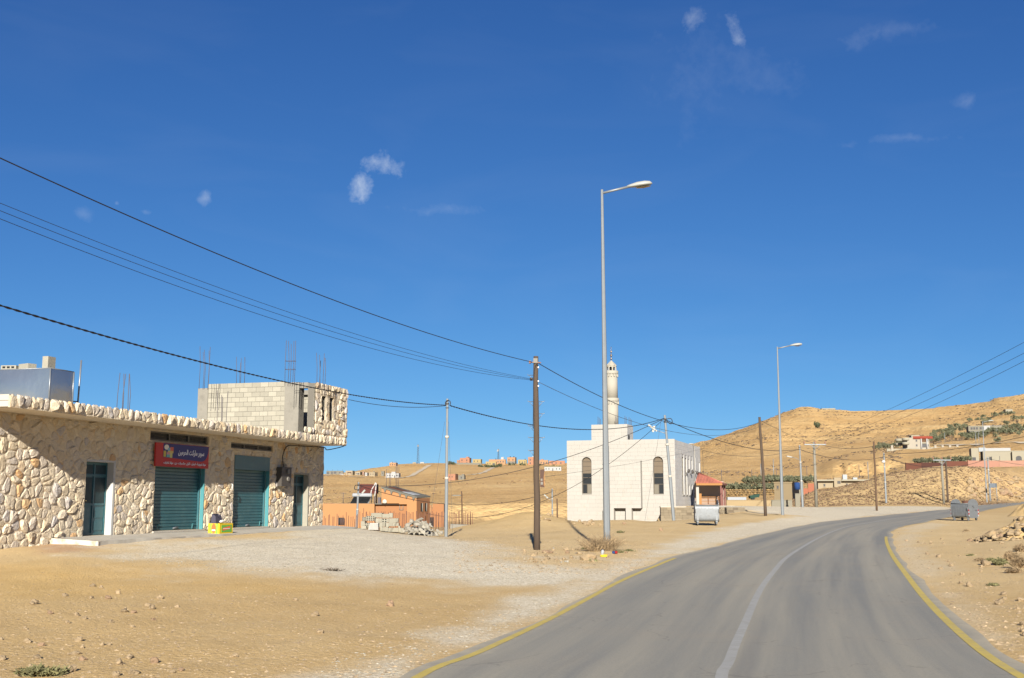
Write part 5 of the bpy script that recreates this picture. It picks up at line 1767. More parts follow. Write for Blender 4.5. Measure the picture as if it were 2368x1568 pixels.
for j in range(nrow):
    z0 = ztop - (j + 1) * .215; z1 = z0 + .205
    a = -r_.uniform(0, .3)
    while a < rwl - .05:
        b = a + r_.uniform(.36, .56)
        p0, p1 = max(a, 0), min(b, rwl)
        # ground rises along the wall: skip the buried pieces
        gx = rwA + rwd * (p0 + p1) / 2
        a = b + .012
        if p1 - p0 < .08 or rwall.location.z + z1 < gz(gx.x, gx.y - .6) - .05: continue
        m = MB(); m.cur = r_.random(); e = r_.uniform(-.03, .02)
        k = r_.uniform(-.02, .02)
        m.add([(p0, e, z0), (p1, e + k, z0 + k * .4), (p1, e + k, z1), (p0, e, z1 - k * .4), (p0, .3, z0), (p1, .3, z0), (p1, .3, z1), (p0, .3, z1)], [(0, 1, 2, 3), (0, 4, 5, 1), (1, 5, 6, 2), (2, 6, 7, 3), (3, 7, 4, 0)])
        m.build('block', M_rw, rwall)

# ------------------------------------------------------------------ poles and street lamps


def pole_thing(name, label, cat, vb, Y, top, group=None):
    b = at(vb, Y); t = P(top[0], top[1], Y)
    o = thing(name, label, cat, b, 0, group)
    return o, b, t - b


def lamp_post(vb, Y, top, head, label, dirn=1, r0=.115, r1=.045):
    o, b, t = pole_thing('street_lamp', label, 'street lamp', vb, Y, top, 'tall galvanised street lamps along the road')
    n = 8
    m = MB(); m.tube([(0, 0, -.2), tuple(t * .28), tuple(t * .2801), tuple(t)], [r0, r0 * .92, r0 * .84, r1], n, True, False); m.build('pole', M_polesteel, o)
    h = P(head[0], head[1], Y) - b
    d = (h - t).normalized(); L = (h - t).length
    m = MB(); m.tube([tuple(t - Vector((0, 0, .12))), tuple(h)], .042, 8); m.build('arm', M_polesteel, o)
    d = Vector((d.x, -.10, d.z)).normalized()
    hd = MB(); secs = [(0, .05, .05), (.12, .09, .08), (.35, .15, .125), (.6, .165, .13), (.78, .12, .10), (.86, .03, .03)]
    sx = Vector((0, 1, 0)); up = sx.cross(d).normalized() * (1 if dirn > 0 else -1)
    if up.z < 0: up = -up
    ring = []
    for s_, w_, hh in secs:
        c = h + d * (s_ - .05)
        for k in range(12):
            a = 2 * math.pi * k / 12
            v = math.sin(a); ring.append(c + sx * math.cos(a) * w_ + up * (v * hh if v > 0 else v * hh * .45))
    hd.add(ring, [(i * 12 + k, i * 12 + (k + 1) % 12, (i + 1) * 12 + (k + 1) % 12, (i + 1) * 12 + k) for i in range(5) for k in range(12)] + [tuple(range(11, -1, -1)), tuple(range(60, 72))], True)
    ho = hd.build('lamp_head', M_lamp, o)
    m = MB(); c = h + d * .5 - up * .05
    m.add([c + d * .27 * math.cos(q * .524) + sx * .12 * math.sin(q * .524) - up * (.035) for q in range(12)] + [c - up * .075], [(q, (q + 1) % 12, 12) for q in range(12)], True)
    m.build('lens', M_lens, ho)
    return o


lamp_post(1403.5, 37.5, (1391.5, 439), (1453, 432), 'nearest tall galvanised street lamp with dry bush at its foot')
lamp_post(1809, 80, (1796.7, 802), (1828, 799), 'tall galvanised street lamp beside the dark leaning wooden pole past the dumpster')
lamp_post(2281.5, 170, (2271, 974.5), (2284, 973.5), 'far street lamp across the bend near the back of a road sign')


def wood_pole(vb, Y, top, label, r0, r1, material, extras=None):
    o, b, t = pole_thing('wooden_pole', label, 'utility pole', vb, Y, top, 'wooden utility poles')
    pts, rad = [], []
    r_ = random.Random(int(vb))
    for k in range(9):
        u = k / 8; p = t * u
        pts.append((p.x + r_.uniform(-.015, .015), p.y, p.z - (.3 if k == 0 else 0))); rad.append(r0 + (r1 - r0) * u)
    m = MB(); m.tube(pts, rad, 12); m.build('pole', material, o)
    return o, b, t


oA, bA, tA = wood_pole(1242, 38, (1238.3, 824), 'dark wooden pole with step irons, nearest the gravel yard', .112, .082, M_wood)
for k, (vy, sd_) in enumerate(((929, 1), (929, -1), (957, 1), (985, -1), (1012, 1), (1012, -1), (1042, -1), (868, -1))):
    z = P(1240, vy, 38).z - bA.z; x0 = tA.x * z / tA.z
    m = MB(); s_ = sd_ * .10
    m.tube([(x0 + s_, -.03, z), (x0 + sd_ * .27, -.05, z), (x0 + sd_ * .28, -.05, z + .035)], .011, 5); m.tube([(x0 + s_, -.03, z - .16), (x0 + sd_ * .22, -.05, z - .005)], .008, 5); m.build('step_iron', M_steel, oA)
z = P(1240, 838, 38).z - bA.z
m = MB(); m.tube([(tA.x - .22, -.06, z), (tA.x + .18, -.06, z - .02)], .022, 6); m.tube([(tA.x - .20, -.06, z - .05), (tA.x - .2, -.06, z + .05)], .035, 6); m.build('cable_clamp', M_rust, oA)
z = P(1240, 877, 38).z - bA.z
m = MB(); m.tube([(tA.x - .15, -.05, z - .05), (tA.x - .15, -.05, z + .05)], .05, 8); m.build('insulator', M_blackmetal, oA)
m = MB(); m.b2((tA.x - .08, -.115, tA.z - .24), (tA.x + .06, -.09, tA.z - .08)); m.build('tin_plate', M_frame, oA)
for vy in (850, 882, 893):
    z = P(1243, vy, 38).z - bA.z
    m = MB(); m.tube([(tA.x + .085, -.05, z - .025), (tA.x + .085, -.05, z + .025)], .025, 6); m.build('insulator', M_print, oA)
m = MB(); c_ = [(tA.x * q + dx, -.115, tA.z * q) for q, dx in ((.62, -.11), (.70, -.10), (.80, -.09), (.86, -.085), (.93, -.04), (.955, .02), (.95, .08))]; m.tube(catmull3(c_, 5), .012, 5); m.build('down_cable', M_wire, oA)
# shop sign of dark brown sheet fixed behind the pole
sg = thing('pole_sign', 'small brown sheet sign with white print hung on the dark wooden pole', 'sign', P(1252, 1127, 38.2))
hs = P(1252, 1085, 38.2).z - P(1252, 1127, 38.2).z
m = MB(); m.prism([(-.05, hs * .02), (.10, 0), (.10, hs), (-.05, hs * .98)], lambda a, b, d: (a, d, b), 0, .03); m.build('board', mat('brown_sheet_sign', (.055, .026, .016), .7, .25, 5), sg)
m = MB(); m.b2((-.03, -.006, hs * .15), (.045, -.001, hs * .30)); m.b2((-.03, -.006, hs * .36), (.03, -.001, hs * .48)); m.build('print', M_frame, sg)
m = MB(); m.prism([(.075, .1 * hs), (.098, .02), (.098, hs * .95), (.07, hs * .5)], lambda a, b, d: (a, d, b), -.006, -.001); m.build('orange_print', M_fasc, sg)
oD, bD, tD = wood_pole(1770, 78, (1755.3, 964.5), 'dark leaning wooden pole beside the second street lamp', .115, .085, M_wood)
oI, bI, tI = wood_pole(2027, 112, (2019.6, 1021), 'brown wooden pole standing alone on the gravel lot before the tufted mound', .11, .085, M_woodl)
oK2, _, tq = wood_pole(2191.5, 152, (2186, 1063.5), 'dark wooden pole close behind the concrete pole at the mound foot', .14, .12, M_wood)
wood_pole(1068.5, 95, (1067, 1135.5), 'short brown wooden stump pole behind the row of bars', .065, .055, M_woodl)
wood_pole(1289, 104, (1287.6, 1153), 'short brown wooden post between the sand heap and the mosque wall', .075, .06, M_woodl)


def steel_pole(vb, Y, top, label, r0, r1, arm=None, dark=False):
    o, b, t = pole_thing('steel_pole', label, 'utility pole', vb, Y, top, 'thin galvanised steel utility poles')
    f = lambda u: tuple(t * u)
    m = MB(); m.tube([(0, 0, -.3), f(.42), f(.421), f(.72), f(.721), f(1)], [r0, r0, r0 * .8, r0 * .8, r1, r1], 10, True, False); m.build('pole', M_polesteel, o)
    m = MB()
    for u in (.42, .72): m.tube([f(u - .008), f(u + .008)], r0 * 1.12, 10)
    m.build('joint_collar', M_concl, o)
    m = MB(); m.tube([f(.958), f(.968)], r1 * 1.5, 8); m.tube([f(.93), f(.935)], r1 * 1.6, 8); m.build('cable_clamp', M_blackmetal, o)
    if arm:
        (ax0, ay0), (hx0, hy0), (hx1, hy1) = arm
        p0, p1, p2 = P(ax0, ay0, Y) - b, P(hx0, hy0, Y) - b, P(hx1, hy1, Y) - b
        mid = p0.lerp(p1, .35) + Vector((0, 0, (p1.z - p0.z) * .12))
        m = MB(); m.tube([tuple(p0), tuple(mid), tuple(p1)], .028, 6); m.build('arm', M_polesteel, o)
        d = (p2 - p1); up = Vector((0, 1, 0)).cross(d.normalized());
        if up.z < 0: up = -up
        h = MB(); w_ = .10
        q = [p1 - Vector((0, w_ * .6, 0)), p1 + Vector((0, w_ * .6, 0)), p2 + Vector((0, w_, 0)), p2 - Vector((0, w_, 0))]
        h.add([v + up * .02 for v in q] + [v - up * .10 for v in q], [(0, 1, 2, 3), (7, 6, 5, 4), (0, 4, 5, 1), (1, 5, 6, 2), (2, 6, 7, 3), (3, 7, 4, 0)])
        ho = h.build('lamp_head', M_lamp, o)
        m = MB(); m.add([v - up * .105 + (p1.lerp(p2, .6) - v) * .25 for v in q], [(3, 2, 1, 0)]); m.build('lens', M_lens, ho)
    return o, b, t


oB, bB, tB = steel_pole(1031, 50, (1034, 922), 'grey steel pole at the edge of the gravel yard by the white rubble', .078, .052)
oC, bC, tC = steel_pole(1558, 84, (1536.5, 960), 'leaning grey steel pole with a lamp arm in front of the mosque', .125, .085, ((1541, 1004), (1519, 996), (1499, 981)))
m = MB(); c = P(1507, 998, 84) - bC; m.obox(c, (.12, 0, .45), (0, .2, 0), (.14, 0, -.05)); m.build('floodlight', M_lamp, oC)
oE, bE, tE = steel_pole(1855.6, 134, (1848, 1029), 'grey steel pole with a lamp arm beside the concrete crossarm pole', .14, .09, ((1849, 1065), (1832, 1056.5), (1818.5, 1054)))
oF, bF, tF = steel_pole(2048.6, 150, (2043, 1047), 'thin steel pole with a round meter on the tufted mound edge', .13, .09)
m = MB(); c = P(2042.4, 1068, 149.8) - bF; m.rock(tuple(c), (.5, .4, .5), 3, 1, .02, True); m.build('round_meter', M_white, oF)
oH, bH, tH = steel_pole(2289.6, 175, (2282.7, 1057), 'thin steel pole just behind the far street lamp', .14, .1)
oJ, bJ, tJ = steel_pole(824, 88, (829, 1115), 'short steel pole with a round lamp by the orange house wall', .10, .07, ((826, 1150), (836, 1140), (843, 1132)))
oK, bK, tK = steel_pole(1277, 108, (1276.4, 1130), 'short steel pole with a lamp arm left of the mosque', .085, .07, ((1275, 1159), (1267, 1151), (1258.5, 1143)))
oK['label'] = 'short steel pole with a lamp arm between the sand heap and the mosque'

M_cpole = mat('pale_concrete_pole', (.155, .142, .112), .9, .12, 2, .1, 10)


def crossarm_pole(vb, Y, top, arm, label, r0, r1, ins):
    o, b, t = pole_thing('concrete_pole', label, 'utility pole', vb, Y, top, 'concrete poles with crossarms')
    m = MB(); m.tube([(0, 0, -.3), tuple(t)], [r0, r1], 12, True, True); m.build('pole', M_cpole, o)
    a0, a1 = P(arm[0], arm[2], Y) - b, P(arm[1], arm[2], Y) - b
    m = MB(); m.obox(a0 + Vector((0, -.25, -.06)), a1 - a0, (0, .1, 0), (0, 0, .12)); m.build('crossarm', M_polesteel, o)
    m = MB()
    for s_ in (.3, .7): m.tube([tuple(a0.lerp(a1, s_) + Vector((0, -.2, -.05))), tuple(Vector((t.x * .86, -.2, t.z * (1 - .9 / t.z))))], .035, 5)
    m.build('brace', M_polesteel, o)
    for u in ins:
        p = a0.lerp(a1, u) + Vector((0, -.2, 0))
        m = MB(); m.lathe([(.05, .05), (.09, .12), (.06, .2), (.09, .28), (.05, .42)], 8, tuple(p)); m.build('insulator', M_rust, o)
    return o, b, t


oG, bG, tG = crossarm_pole(1887, 140, (1881.5, 1022), (1858, 1908.5, 1028), 'thick concrete pole with a wide crossarm beside the tufted mound', .21, .14, (0, .5, .96))
oG2, bG2, tG2 = crossarm_pole(2182, 150, (2176, 1060), (2155.5, 2196.5, 1064), 'concrete crossarm pole at the foot of the tufted mound with a dark pole behind', .17, .13, (0, .5, 1))
for vx, v0, v1, Y, lb in ((1759.6, 1072, 1099, 352, 'thin far steel pole above the upper olive row'), (2007.6, 1067.5, 1101, 330, 'thin far steel pole before the gullied cut bank'), (1789, 1061, 1100, 352, 'thin far pole between olive rows and bare hillside'), (2184.5, 1000.5, 1018, 560, 'thin pole among the shrubs below the half plastered house'), (2263.5, 1000, 1017, 480, 'thin pole with a square plate below the half plastered house'), (2256.5, 1000, 1019, 480, 'thin bare pole next to the plate pole on the hill')):
    b = at(vx, Y); t = P(vx, v0, Y)
    o = thing('steel_pole', lb, 'utility pole', b, 0, 'thin poles far up the hillside')
    m = MB(); m.tube([(0, 0, -.5), (0, 0, max(3.0, t.z - b.z))], .10, 6); m.build('pole', M_polesteel, o)

# ------------------------------------------------------------------ cables


def cable(label, A, B, mid=None, r=.012, twist=False, n=60, material=None, name='power_cable', grp=None):
    A, B = Vector(A), Vector(B)
    s_ = 0.0
    if mid:
        # find how far below the chord the cable hangs so that it passes the picture point
        a, b = raydir(*mid)
        lo, hi = 0.0, 1.0
        f = lambda t: (A + (B - A) * t).x / (A + (B - A) * t).y - a
        flip = f(0) > f(1)
        for _ in range(60):
            t = (lo + hi) / 2
            if (f(t) < 0) != flip: lo = t
            else: hi = t
        p = A + (B - A) * t
        zt = EYE + b * p.y
        s_ = (p.z - zt) / max(1e-3, 4 * t * (1 - t))
    pts = []
    for i in range(n + 1):
        t = i / n; p = A + (B - A) * t; p.z -= 4 * s_ * t * (1 - t); pts.append(p)
    m = MB(A)
    if twist:
        L = (B - A).length; turns = L / .55; nn = int(turns * 8)
        d = (B - A).normalized(); x = d.cross(Vector((0, 0, 1))).normalized(); y = d.cross(x)
        for ph in (0, math.pi):
            q = []
            for i in range(nn + 1):
                t = i / nn; p = A + (B - A) * t; p.z -= 4 * s_ * t * (1 - t)
                a = 2 * math.pi * turns * t + ph
                q.append(tuple(p + (x * math.cos(a) + y * math.sin(a)) * r * .8))
            m.tube(q, r * .85, 4)
    else:
        m.tube([tuple(p) for p in pts], r, 5)
    return tag(m.build(name, material or M_wire), label, 'cable', grp)


tw = lambda b, t, u, dx=0: b + t * u + Vector((dx, -.08, 0))
pA1 = P(1229, 838, 38) + Vector((0, -.1, 0)); pA2 = P(1229, 877, 38) + Vector((0, -.1, 0))
cable('thick black cable running from above the shop to the top of the near wooden pole', P(-90, 324, 17), pA1, (592, 624), .0115, n=80)
cable('uppermost of three thin wires converging on the near wooden pole', P(-90, 433, 17.5), pA2, (404.5, 628), .0052, n=80, grp=None)
cable('middle of three thin wires converging on the near wooden pole', P(-90, 451, 17), pA2 + Vector((0, 0, -.02)), (404.5, 643), .0052, n=80)
cable('lowest of three thin wires converging on the near wooden pole', P(-90, 470, 16.5), pA2 + Vector((0, 0, -.04)), (404.5, 660), .0054, n=80)
cable('heavy twisted black cable crossing above the shop to the steel pole by the rubble', P(-90, 679, 19), P(1031, 937, 50), (462, 836.5), .0135, True)
cable('thin cable from the stone panel corner of the shop to the steel pole', P(806, 924, 46.5), P(1031, 938, 50), (900, 939), .012)
cable('twisted cable from the steel pole by the rubble to the leaning lamp pole', P(1040, 938, 50), P(1536, 967, 84), (1318, 992), .0175, True)
cable('black cable from the near wooden pole to the dark leaning pole', P(1246, 841, 38), P(1754, 977, 78), (1560, 981), .014)
cable('thinner grey wire from the near wooden pole past the minaret foot', P(1246, 884, 38), P(1754, 987, 78), (1517, 990), .009, material=M_wire2)
cable('twisted cable from the leaning lamp pole to the steel lamp pole on the lot', P(1541, 972, 84), P(1848, 1039, 134), (1722, 1034), .021, True)
cable('cable running on from the steel lamp pole to the meter pole', P(1851, 1040, 134), P(2043, 1056.5, 150), (1965, 1063.6), .03)
cable('cable climbing out of view above the pink wall from the meter pole', P(2043, 1050, 150), P(2460, 987, 118), (2230, 1035), .026)
cable('cable sagging before the brown wall between two thin poles', P(2044, 1056, 150), P(2283, 1060, 175), (2130, 1078.5), .03)
cable('cable from the thin pole out of view over the pink wall', P(2283, 1060, 175), P(2460, 1078, 175), (2330, 1070), .025)
cable('cable from the dark leaning pole to the concrete crossarm pole', P(1757, 972, 78), P(1878, 1024, 140), (1806, 996.5), .016)
cable('cable from the concrete crossarm pole to the lone brown wooden pole', P(1898, 1028.5, 140), P(2020, 1032, 112), (1954.5, 1037), .02)
for k, (e, md, lb) in enumerate((((2460, 742), (2097.7, 927), 'topmost of three wires climbing from the crossarm pole across the hill'), ((2460, 769), (2110, 940), 'middle of three wires climbing from the crossarm pole across the hill'), ((2460, 787), (2125, 951), 'lowest of three wires climbing from the crossarm pole across the hill'))):
    cable(lb, P(1860 + 24 * k, 1023 + 2 * k, 140), P(*e, 62), md, .0125)
cable('slack cable from the steel lamp pole back to the mosque side', P(1847, 1039, 134), P(1625, 1042, 128), (1744, 1055), .02)
cable('slack cable dropping to the porch roof beside the mosque', P(1624, 1042, 128), P(1631, 1099, 120), (1625, 1070), .018)
cable('cable from the leaning lamp pole down to the short pole by the orange house', P(1533, 969, 84), P(830, 1122, 88), (1236.6, 1079), .022)
cable('cable from the short orange house pole to the pole beside the mosque', P(831, 1123, 88), P(1276, 1137, 108), (1050, 1166.8), .022)
cable('lower slack cable from the leaning lamp pole over the sand heap', P(1531, 972, 84), P(985, 1187, 100), (1234, 1167), .018)
cable('thin wire crossing the front of the mosque', P(1247, 1104, 60), P(1630, 1036, 100), (1440, 1075), .008, material=M_wire2)
cable('guy wire slanting from the leaning lamp pole to the ground', P(1528, 973, 83.8), P(1490, 1209, 82), None, .009, material=M_wire2, name='guy_wire')
cable('guy wire of the steel pole nearer the shop', P(1028, 975, 49.8), P(988, 1237, 49), None, .0055, material=M_wire2, name='guy_wire')
cable('guy wire of the steel pole on its far side from the shop', P(1037, 975, 49.8), P(1046.5, 1238, 49.5), None, .0055, material=M_wire2, name='guy_wire')
cl = MB(P(1036, 931, 50)); cl.tube(catmull3([P(1030, 937, 49.9), P(1030, 930, 49.9), P(1036, 925.5, 49.9), P(1041, 930, 49.9), P(1040, 938, 49.9)], 5), .022, 6); tag(cl.build('cable_loop', M_wire), 'black cable loop round the top of the steel pole by the rubble', 'cable')
cl = MB(P(1546, 973, 84)); cl.tube(catmull3([P(1537, 972, 83.8), P(1545, 968, 83.8), P(1552, 969, 83.8), P(1554, 977, 83.8), P(1549, 980, 83.8), P(1541, 973, 83.8)], 5), .03, 6); tag(cl.build('cable_loop', M_wire), 'black cable loop round the top of the leaning lamp pole', 'cable')
cl = MB(P(826, 1126, 88)); cl.tube(catmull3([P(829, 1121, 87.8), P(821, 1123, 87.8), P(820, 1131, 87.8), P(828, 1132, 87.8), P(838, 1124.5, 87.8)], 5), .03, 6); tag(cl.build('cable_loop', M_wire), 'cable loop on the short pole by the orange house', 'cable')

# ------------------------------------------------------------------ things seen towards the valley


def lin(c):
    return tuple((x / 255 / 12.92 if x <= 10 else ((x / 255 + .055) / 1.055) ** 2.4) for x in c)


def wallcol(r, g, b, k=3.5):
    return tuple(x / k for x in lin((r, g, b)))


_mc = {}


def cmat(name, r, g, b, var=.07, **kw):
    key = (name, r, g, b)
    if key not in _mc: _mc[key] = mat(name, wallcol(r, g, b), .9, var, kw.pop('vs', .6), kw.pop('bump', .1), 4, **kw)
    return _mc[key]


M_or = cmat('orange_plaster', 246, 180, 120, .06, dirt=((.17, .085, .04), .8, .58, .85))
M_or2 = cmat('shaded_orange_plaster', 226, 160, 108, .06, dirt=((.17, .10, .055), .8, .55, .85))  # darker copy of the orange plaster, shade painted into its colour
M_sheet = cmat('grey_roof_sheet', 160, 155, 140, .15)
M_rustsheet = cmat('rusted_roof_sheet', 150, 95, 65, .2)
M_whitesheet = cmat('white_roof_sheet', 235, 238, 240, .03)

HY = 104.0
hb = at(870, HY)
oh = thing('orange_house', 'low orange plastered house with a sloping sheet roof down in the valley', 'house', hb)


def hp(vx, vy, Y=HY):
    p = P(vx, vy, Y); return p - Vector(hb)


def flat_prism(name, pix, Y, depth, m_, parent, conv=None):
    """outline given in picture points at depth Y, extruded away from the viewer by depth metres"""
    pts = [hp(x, y, Y) for x, y in pix]
    m = MB(); n = len(pts)
    m.add(pts + [p + Vector((0, depth, 0)) for p in pts], [tuple(range(n)), tuple(range(2 * n - 1, n - 1, -1))] + [(i, n + i, n + (i + 1) % n, (i + 1) % n) for i in range(n)])
    # outline runs clockwise in the picture: flip so that the faces look outward
    m.f = [tuple(reversed(f)) for f in m.f]
    return m.build(name, m_, parent)


wl_ = flat_prism('front_wall', [(700, 1164), (865.6, 1164.6), (865.6, 1222), (700, 1222)], HY, .35, M_or, oh)
flat_prism('front_wall', [(866.0, 1165.2), (940.2, 1165.6), (940.2, 1222), (866.0, 1222)], HY + .8, .35, M_or2, oh)
flat_prism('upper_wall', [(882, 1129), (963, 1152), (963, 1222), (940.4, 1222), (940.4, 1166), (882, 1166)], HY + .4, .35, M_or, oh)
# gable side, turned away towards the bend
a, b = hp(963, 1152, HY + .4), hp(963, 1222, HY + .4); c, d = hp(993.5, 1151.5, HY + 3.2), hp(993.5, 1222, HY + 3.2)
m = MB(); m.add([a, b, d, c], [(0, 1, 2, 3)]); m.add([v + Vector((-.2, .3, 0)) for v in (a, b, d, c)], [(3, 2, 1, 0)]); m.build('side_wall', M_or2, oh)
for u in (.30, .62):
    p = a.lerp(c, u); q = a.lerp(c, u + .11)
    n_ = (c - a).cross(Vector((0, 0, 1))).normalized()
    z0, z1 = hp(970, 1183, HY + 1).z, hp(970, 1163.5, HY + 1).z
    m = MB(); m.add([(p.x, p.y, z0) + n_ * .02 if False else Vector((p.x, p.y, z0)) + n_ * .02, Vector((q.x, q.y, z0)) + n_ * .02, Vector((q.x, q.y, z1)) + n_ * .02, Vector((p.x, p.y, z1)) + n_ * .02], [(0, 1, 2, 3)]); wd = m.build('window', M_dark, oh)
    m = MB(); m.tube([Vector((q.x, q.y, z0)) + n_ * .05, Vector((q.x, q.y, z1)) + n_ * .05], .05, 5); m.build('window_frame', M_conc, wd)
# sheet roof
r0, r1, r2, r3 = hp(881, 1128.5, HY + .3), hp(963.5, 1152, HY + .3), hp(995, 1150, HY + 3.4), hp(914, 1127.5, HY + 4.2)
up = Vector((0, 0, .12))
m = MB(); m.add([r0, r1, r2, r3, r0 + up, r1 + up, r2 + up, r3 + up], [(3, 2, 1, 0), (4, 5, 6, 7), (0, 1, 5, 4), (1, 2, 6, 5), (2, 3, 7, 6), (3, 0, 4, 7)]); rf = m.build('roof', M_sheet, oh)
for u0, u1, w0, w1, mm in ((.10, .62, .25, .62, M_rustsheet), (.55, .88, .12, .55, M_whitesheet)):
    q = [r0.lerp(r1, u).lerp(r3.lerp(r2, u), w) + up + Vector((0, 0, .03)) for u, w in ((u0, w0), (u1, w0), (u1, w1), (u0, w1))]
    m = MB(); m.add(q + [v + Vector((0, 0, .03)) for v in q], [(4, 5, 6, 7), (0, 1, 5, 4), (1, 2, 6, 5), (2, 3, 7, 6), (3, 0, 4, 7)]); m.build('roof_sheet', mm, rf)
for u in (.10, .28, .52, .70, .9):
    p = r0.lerp(r1, u); m = MB(); m.add([p + Vector((-.12, -.06, 0)), p + Vector((.16, -.06, 0)), p + Vector((.02, -.06, -.34)), p + Vector((-.12, .1, 0)), p + Vector((.16, .1, 0)), p + Vector((.02, .1, -.34))], [(2, 1, 0), (0, 1, 4, 3), (1, 2, 5, 4), (2, 0, 3, 5)]); m.build('beam_end', M_sheet, rf)
# lean-to on the far side with a dark recess
flat_prism('side_wing', [(1000, 1165), (1026, 1165), (1026, 1222), (1000, 1222)], HY + 3.4, 3, M_or2, oh)
flat_prism('doorway', [(994.5, 1168), (997, 1168), (1000.3, 1179), (1000.3, 1196), (994.5, 1196)], HY + 3.3, .3, M_or2, oh)
flat_prism('doorway', [(994.5, 1196), (1002, 1196), (1002, 1222), (994.5, 1222)], HY + 3.2, .1, M_dark, oh)
flat_prism('window', [(1013, 1187), (1015, 1187), (1015, 1199), (1013, 1199)], HY + 3.3, .08, M_dark, oh)
wd = flat_prism('window', [(781, 1197), (796, 1197), (796, 1214), (781, 1214)], HY - .05, .04, M_dark, oh)
fr = MB()
for q in range(4): fr.tube([hp(783 + q * 3.6, 1197.5, HY - .1), hp(783 + q * 3.6, 1213.5, HY - .1)], .02, 4)
fr.build('window_bars', M_rebar, wd)
m = MB(); x0, x1 = hp(924, 1166, HY + .75), hp(931.5, 1179, HY + .75)
for s_, e in (((x0.x, x0.z), (x1.x, x0.z)), ((x1.x, x0.z), (x1.x, x1.z)), ((x1.x, x1.z), (x0.x, x1.z)), ((x0.x, x1.z), (x0.x, x0.z))):
    m.tube([(s_[0], x0.y, s_[1]), (e[0], x0.y, e[1])], .03, 5)
m.build('blocked_window', M_conc, oh)
m = MB(); m.b2(tuple(hp(700, 1164, HY + .4)), tuple(hp(940, 1166, HY + 8) )); m.build('flat_roof', M_sheet, oh)
for vx, v0, v1 in ((893, 1085, 1129), (899.5, 1092, 1129), (902, 1092, 1129), (915, 1070, 1131), (917.5, 1074, 1131), (921.5, 1080, 1132), (923, 1151, 1166), (926, 1157, 1166)):
    m = MB(); m.tube([hp(vx, v1, HY + 2), hp(vx + .6, v0, HY + 2)], .02, 4); m.build('bar', M_rebar, oh)
# on its roof: solar heater, tank panel, aerial, dish
sh_ = thing('solar_heater', 'solar water heater with white tank and dark tilted collector on the orange house roof', 'solar heater', P(835, 1165, HY + 1.2))
hq = lambda vx, vy, Y: P(vx, vy, Y) - sh_.location
p0, p1 = hq(814.5, 1145, HY + 2.2), hq(860, 1145.3, HY + 2.2)
m = MB(); m.tube([p0, p0.lerp(p1, .04), p0.lerp(p1, .96), p1], [.10, .19, .19, .10], 14); m.build('tank', M_whitesheet, sh_)
q = [hq(809, 1164.4, HY + .9), hq(850, 1164.4, HY + .9), hq(857, 1149.5, HY + 2.0), hq(818, 1149, HY + 2.0)]
m = MB(); m.add(q + [v + Vector((0, .06, .04)) for v in q], [(0, 1, 2, 3), (0, 4, 5, 1), (1, 5, 6, 2), (2, 6, 7, 3), (3, 7, 4, 0)]); cz = m.build('collector', M_dark, sh_)
for k in range(14):
    u = (k + .5) / 14; m = MB(); m.tube([q[0].lerp(q[1], u) + Vector((0, -.04, .02)), q[3].lerp(q[2], u) + Vector((0, -.04, .02))], .035, 5, True); m.build('glass_tube', M_glass, cz)
m = MB()
for vx in (851, 858): m.tube([hq(vx, 1165, HY + 2.6), hq(vx + 2, 1149, HY + 2.2)], .04, 5)
m.tube([hq(850, 1164.5, HY + .9), hq(860, 1149, HY + 2.1)], .04, 5); m.build('stand', M_polesteel, sh_)
rt = thing('rusty_panel', 'red brown rusty sheet metal tank standing behind the solar heater', 'tank', P(850, 1165, HY + 4))
rq = lambda vx, vy: P(vx, vy, HY + 4) - rt.location
a, b = rq(831, 1119.5), rq(870.5, 1141.5)
m = MB(); m.b2((a.x, 0, b.z), (b.x, 1.5, a.z)); m.build('tank_body', cmat('rust_red_paint', 135, 72, 62, .18), rt)
m = MB()
for x in (.1, .9): m.tube([(a.x + (b.x - a.x) * x, .1, -.1), (a.x + (b.x - a.x) * x, .1, b.z + .02)], .06, 5); m.tube([(a.x + (b.x - a.x) * x, 1.4, -.1), (a.x + (b.x - a.x) * x, 1.4, b.z + .02)], .06, 5)
m.build('leg', M_rebar, rt)
m = MB(); m.tube(catmull3([rq(857, 1145), rq(859, 1133), rq(866, 1121), rq(868, 1117), rq(869.5, 1121), rq(866, 1148)], 5), .05, 6); m.build('pipe', M_white, rt)
ae = thing('roof_aerial', 'thin T shaped aerial on the orange house roof', 'aerial', P(793, 1165, HY + 2))
m = MB(); z = P(793, 1140, HY + 2).z - ae.location.z; m.tube([(0, 0, 0), (0, 0, z)], .028, 5); m.tube([(-.28, 0, z), (.28, 0, z)], .02, 5); m.build('mast', M_rebar, ae)
ds = thing('satellite_dish', 'small grey satellite dish at the foot of the raised orange wall', 'dish', P(889, 1166, HY + .3))
m = MB(); m.rock((0, 0, .22), (.42, .12, .5), 2, 1, .01, True); m.build('dish', M_concl, ds)
m = MB(); m.tube([(0, 0, -.02), (0, 0, .2)], .03, 5); m.build('stand', M_rebar, ds)
sgm = thing('tank_pallet', 'dark narrow water tank stand beside the rusty panel on the roof', 'tank stand', P(879, 1166, HY + 3))
m = MB(); q = P(873, 1150, HY + 3) - sgm.location; m.b2((q.x, 0, 0), (q.x + .28, .5, q.z)); m.b2((q.x + .3, 0, 0), (q.x + .75, .5, .2)); m.build('case', M_rebar, sgm)

